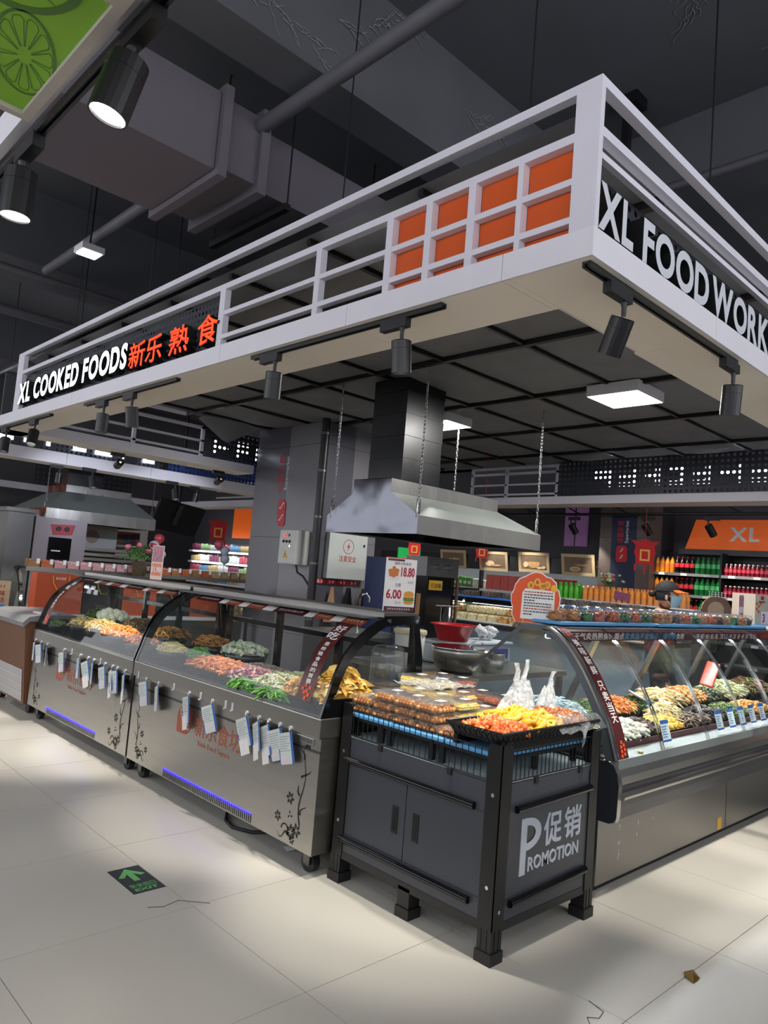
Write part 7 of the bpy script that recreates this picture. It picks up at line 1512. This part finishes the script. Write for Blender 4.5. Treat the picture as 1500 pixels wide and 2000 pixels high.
for x in (-1.2, .2, 1.6): MB().box(x - .02, x + .02, 14.2, 14.6, 0, 2.3).build('upright', blackp, t)
t = thing('wall_sign', 'orange wall sign at far left edge above the lit shelf', 'sign', (1, 15.5, 2.3)); MB().box(-1.5, 1.25, 15.3, 15.36, 2.35, 3.0).build('board', mat('orange lit board', '#e0621c', .5), t); MB().box(1.25, 2.2, 15.3, 15.36, 2.35, 3.0).build('white_board', whitep, t)
# ================================================================== PEOPLE
def person(label, loc, rz, h=1.60, shirt=None, arms=None, cap=False, mask=False, hair='#120f0e'):
    """one continuous skinned body facing local +x, with head, hair and clothing as children"""
    t = thing('person', label, 'person', loc, rz=rz); k = h / 1.70; skin = mat('skin', '#c99a80', .5, 0, .05)
    arms = arms or [((.0, .24, 1.12), (.10, .27, .90), (.14, .27, .80)), ((.0, -.24, 1.12), (.10, -.27, .90), (.14, -.27, .80))]
    V = [(0, 0, .95), (0, 0, 1.10), (.0, 0, 1.28), (0, 0, 1.41), (.01, 0, 1.47), (.03, 0, 1.53), (0, .09, .88), (.02, .10, .48), (-.01, .10, .08), (.14, .10, .03), (0, -.09, .88), (.02, -.10, .48), (-.01, -.10, .08), (.14, -.10, .03), (0, .17, 1.38), (0, -.17, 1.38)]
    Rr = [(.15, .12), (.15, .11), (.17, .12), (.10, .09), (.052, .052), (.055, .055), (.09, .09), (.062, .062), (.045, .045), (.035, .03), (.09, .09), (.062, .062), (.045, .045), (.035, .03), (.065, .065), (.065, .065)]
    E = [(0, 1), (1, 2), (2, 3), (3, 4), (4, 5), (0, 6), (6, 7), (7, 8), (8, 9), (0, 10), (10, 11), (11, 12), (12, 13), (3, 14), (3, 15)]
    hands = []
    for s, a in zip((14, 15), arms):
        p = s
        for q, r in zip(a, (.045, .034, .03)): V.append(q); Rr.append((r, r)); E.append((p, len(V) - 1)); p = len(V) - 1
        wv = Vector(a[2]); d = (wv - Vector(a[1])).normalized(); sd = d.cross(Z_).normalized()
        for j, (o, l) in enumerate(((-.03, .075), (-.01, .09), (.012, .085), (.03, .065))):
            b = wv + d * .06 + sd * o; V.append(tuple(b)); Rr.append((.012, .012)); E.append((p, len(V) - 1)); V.append(tuple(b + d * l * .5 - Z_ * .005)); Rr.append((.010, .010)); E.append((len(V) - 2, len(V) - 1)); V.append(tuple(b + d * l - Z_ * .02)); Rr.append((.008, .008)); E.append((len(V) - 2, len(V) - 1))
        b = wv + d * .02 - sd * .04; V.append(tuple(b)); Rr.append((.012, .012)); E.append((p, len(V) - 1)); V.append(tuple(b + d * .045 - sd * .02)); Rr.append((.009, .009)); E.append((len(V) - 2, len(V) - 1))
    me = bpy.data.meshes.new('body'); me.from_pydata([(x * k, y * k, z * k) for x, y, z in V], E, []); b = bpy.data.objects.new('body', me); COL.objects.link(b); b.parent = t
    md = b.modifiers.new('skin', 'SKIN'); b.modifiers.new('sub', 'SUBSURF').levels = 1; b.modifiers['sub'].render_levels = 2
    for i, sv in enumerate(me.skin_vertices[0].data): sv.radius = (Rr[i][0] * k, Rr[i][1] * k); sv.use_root = i == 0
    dg = bpy.context.evaluated_depsgraph_get(); dg.update(); nm_ = bpy.data.meshes.new_from_object(b.evaluated_get(dg)); b.modifiers.clear(); b.data = nm_; nm_.materials.clear()
    for q in (shirt or blackp, skin, mat('dark trousers', '#1c1e24', .8)): nm_.materials.append(q)
    wr = [(Vector(a_[1]) * k, Vector(a_[2]) * k) for a_ in arms]
    for f in nm_.polygons:
        c_ = f.center; i_ = 0
        if c_.z < .93 * k and abs(c_.y) < .2 * k: i_ = 2
        if c_.z > 1.45 * k: i_ = 1
        for e_, w_ in wr:
            if (c_ - w_).length < .20 * k and (c_ - w_).dot((w_ - e_).normalized()) > -.01: i_ = 1
        f.material_index = i_; f.use_smooth = True
    # head: egg with brow, nose, chin
    hz = 1.60 * k; rows = []
    for i in range(15):
        th = math.pi * i / 14; r = []
        for j in range(21):
            ph = 2 * math.pi * j / 20; x, y, z = math.sin(th) * math.cos(ph), math.sin(th) * math.sin(ph), math.cos(th); fx, fy = .095, .074
            if z < 0: fx *= 1 - .12 * z * z; fy *= 1 + .28 * z
            px, py, pz = x * fx, y * fy, z * .118
            if x > .3:
                n = math.exp(-((py / .014) ** 2) - ((pz + .012) / .026) ** 2); px += .024 * n; px += .008 * math.exp(-((py / .02) ** 2) - ((pz + .092) / .02) ** 2); px -= .007 * (math.exp(-(((abs(py) - .032) / .014) ** 2) - ((pz - .012) / .014) ** 2))
            r.append((px * k + .045 * k, py * k, pz * k + hz))
        rows.append(r)
    def part_(mb, nm, m_): o = bpy.data.objects.new(nm, mb.mesh(nm, m_)); COL.objects.link(o); o.parent = t; return o
    part_(MB().grid(rows), 'head', skin)
    hm = mat('hair ' + hair, hair, .5)
    mb = MB()
    for s in (-1, 1): mb.blob((.035 * k, s * .076 * k, hz - .012 * k), .018 * k, .010 * k, .030 * k, 0, 8, 5)
    part_(mb, 'ears', skin)
    mb = MB()
    for s in (-1, 1): mb.blob((.127 * k, s * .030 * k, hz + .012 * k), .007 * k, .013 * k, .006 * k, 0, 8, 5)
    part_(mb, 'eyes', mat('dark eye', '#1a1412', .2)); mb = MB(); mb.tube([(.128 * k, -.022 * k, hz - .062 * k), (.136 * k, 0, hz - .060 * k), (.128 * k, .022 * k, hz - .062 * k)], .005 * k, 6); part_(mb, 'mouth', mat('lips', '#8c4a44', .5))
    mb = MB(); rr = []
    for i in range(9):
        th = math.pi * .62 * i / 8; rr.append([(.103 * math.sin(th) * math.cos(ph) * k * (1 if math.cos(ph) < .35 or th < .9 else .86) + .036 * k, .084 * math.sin(th) * math.sin(ph) * k, (.128 * math.cos(th)) * k + hz) for ph in [2 * math.pi * j / 20 for j in range(21)]])
    part_(MB().grid([[(p[0] - (.02 * k if i > 4 and p[0] > .08 * k else 0), p[1], p[2]) for p in r] for i, r in enumerate(rr)]), 'hair', hm)
    if cap:
        bun = MB(); bun.blob((-.09 * k, .0, hz + .01 * k), .035 * k, .035 * k, .035 * k, 0, 10, 6, .06); part_(bun, 'hair_bun', hm); mb = MB(); rr = []
        for i in range(8):
            th = math.pi * .5 * i / 7; rr.append([((.112 * math.sin(th) * math.cos(ph)) * k + .04 * k, .092 * math.sin(th) * math.sin(ph) * k, .105 * math.cos(th) * k + hz + .042 * k) for ph in [2 * math.pi * j / 20 for j in range(21)]])
        part_(mb.grid(rr), 'cap_crown', mat('black cap cloth', '#141416', .8)); mb = MB(); rr = []
        for u in range(6): rr.append([((.04 + (.105 + .085 * u / 5) * math.cos(a)) * k, (.095 + .01 * u / 5) * math.sin(a) * k, hz + (.050 - .022 * u / 5 + .010 * math.cos(a)) * k) for a in [math.radians(-62 + 124 * j / 10) for j in range(11)]])
        mb.grid(rr); mb.grid([[(p[0], p[1], p[2] - .006) for p in r] for r in rr]); part_(mb, 'cap_visor', mat('orange cap visor', '#e0601c', .7))
    if mask:
        rr = []
        for i in range(7):
            z = .002 - .105 * i / 6; rr.append([((.045 + (.108 + .030 * math.exp(-((a / .35) ** 2)) * (1 - i / 9)) * math.cos(a) * (1 - .10 * i / 6)) * k, (.088 - .010 * i / 6) * math.sin(a) * k, hz + z * k) for a in [math.radians(-72 + 144 * j / 14) for j in range(15)]])
        part_(MB().grid(rr), 'face_mask', mat('pale blue mask', '#9cc4dc', .7, 0, .05, 60)); mb = MB()
        for s in (-1, 1): mb.tube([(.075 * k, s * .082 * k, hz - .01 * k), (.04 * k, s * .086 * k, hz + .005 * k), (.03 * k, s * .088 * k, hz - .03 * k), (.075 * k, s * .078 * k, hz - .085 * k)], .0016, 4)
        part_(mb, 'mask_loops', whitec)
    return t
person('shop worker in black and orange cap with pale blue face mask behind the curved case', (3.86, 1.18, 0), math.radians(-64), 1.61, mat('black uniform cloth', '#16161a', .8), None, True, True)
person('customer in black jacket reaching over the glass case at the right picture edge', (3.30, -.32, 0), math.radians(95), 1.66, mat('black jacket cloth', '#101013', .7), [((-.02, .27, 1.22), (.12, .36, 1.16), (.26, .34, 1.30)), ((.0, -.24, 1.12), (.10, -.27, .90), (.14, -.27, .80))])
person('distant shopper in dark clothes at the far left picture edge', (.62, 10.6, 0), math.radians(-60), 1.62, mat('dark brown coat', '#2a1f1c', .8))
# ================================================================== FLOOR MARKS
t = thing('floor_exit_sticker', 'dark floor sticker with green arrow and EXIT lettering', 'floor sticker', (-.77, 1.46, 0)); MB().box(-.852, -.698, 1.315, 1.60, .0, .0012).build('sticker', mat('dark slate sticker', '#2b3036', .45), t); gs = mat('green sticker print', '#6fbf72', .5)
mb = MB(); mb.add([(-.775, 1.585, .0016), (-.84, 1.50, .0016), (-.815, 1.49, .0016), (-.790, 1.525, .0016), (-.790, 1.44, .0016), (-.760, 1.44, .0016), (-.760, 1.525, .0016), (-.735, 1.49, .0016), (-.71, 1.50, .0016)], [(0, 1, 2, 3, 6, 7, 8), (3, 4, 5, 6)]); mb.build('arrow', gs, t)
textpart('lettering', '安全出口', (-.835, 1.372, .0018), X_, Y_, .12, .038, gs, t, .0004, .02); textpart('lettering', 'EXIT', (-.83, 1.333, .0018), X_, Y_, .11, .028, gs, t, .0004, .03)
t = tag(MB().add([(.58, -.56, .002), (.64, -.56, .004), (.67, -.52, .010), (.63, -.50, .006), (.60, -.51, .012), (.62, -.54, .02)], [(0, 1, 5), (1, 2, 5), (2, 3, 5), (3, 4, 5), (4, 0, 5)]).build('gold_wrapper', mat('gold foil scrap', '#8a6a2a', .3, .6)), 'small crumpled gold wrapper lying on the floor', 'wrapper')
hr = mat('dark hair strand', '#4a4640', .7)
for i, (pts, lb) in enumerate((([(-.62, 1.06), (-.72, 1.16), (-.80, 1.14), (-.86, 1.17)], 'long dark thread on the floor below the exit sticker'), ([(.12, -.37), (.10, -.44), (.05, -.45), (.02, -.42), (-.03, -.47)], 'curled dark thread on the floor in front of the bin'))): tag(MB().tube([(x, y, .0015) for x, y in pts], .0012, 4).build('thread', hr), lb, 'thread')
tag(MB().add([(1.0, .18, .002), (1.06, .16, .004), (1.05, .22, .003)], [(0, 1, 2)]).build('paper_scrap', whitec), 'small white paper scrap at the case foot', 'paper scrap') if False else None
tag(MB().box(2.52, 2.585, .1135, .1148, .04, .115).build('yellow_label', mat('yellow label', '#d9c02a', .5, 0, .2, 60)), 'small yellow energy label at the seam of the kick plate', 'label')

tag(MB().rbox(1.30, 1.325, .052, .075, .669, .679, .003).build('food_crumb', mat('yellow crumb', '#d8b95a', .6)), 'small yellow food crumb on the ledge of the curved glass case', 'crumb')
tag(MB().add([(.02, 1.36, .001), (.10, 1.33, .012), (.11, 1.40, .006), (.04, 1.42, .002)], [(0, 1, 2, 3)]).build('paper_scrap', whitec), 'crumpled white paper scrap on the floor under the nearer steel case', 'paper scrap')
tag(MB().tube([(.05, 2.0, .012), (-.02, 1.9, .012), (-.05, 1.78, .012), (.0, 1.66, .012), (.12, 1.6, .012)], .010, 6).build('floor_cable', black), 'black power cable on the floor under the nearer steel case', 'cable')
rs = random.Random(6); mb = MB()
for x, z0, z1, n in ((1.22, .12, .33, 10), (1.42, .20, .30, 4), (1.60, .24, .31, 4)):
    for k in range(n): z = rs.uniform(z0, z1); w_ = rs.uniform(.002, .005); a = rs.uniform(-.01, .01); h = rs.uniform(.008, .022); mb.add([(x + a, .1143, z), (x + a + w_, .1143, z), (x + a + w_ * 2, .1143, z + h), (x + a + w_, .1143, z + h)], [(0, 1, 2, 3)])
tag(mb.build('paint_scratches', whitec, bpy.data.objects['curved_glass_case']), kind='stuff')
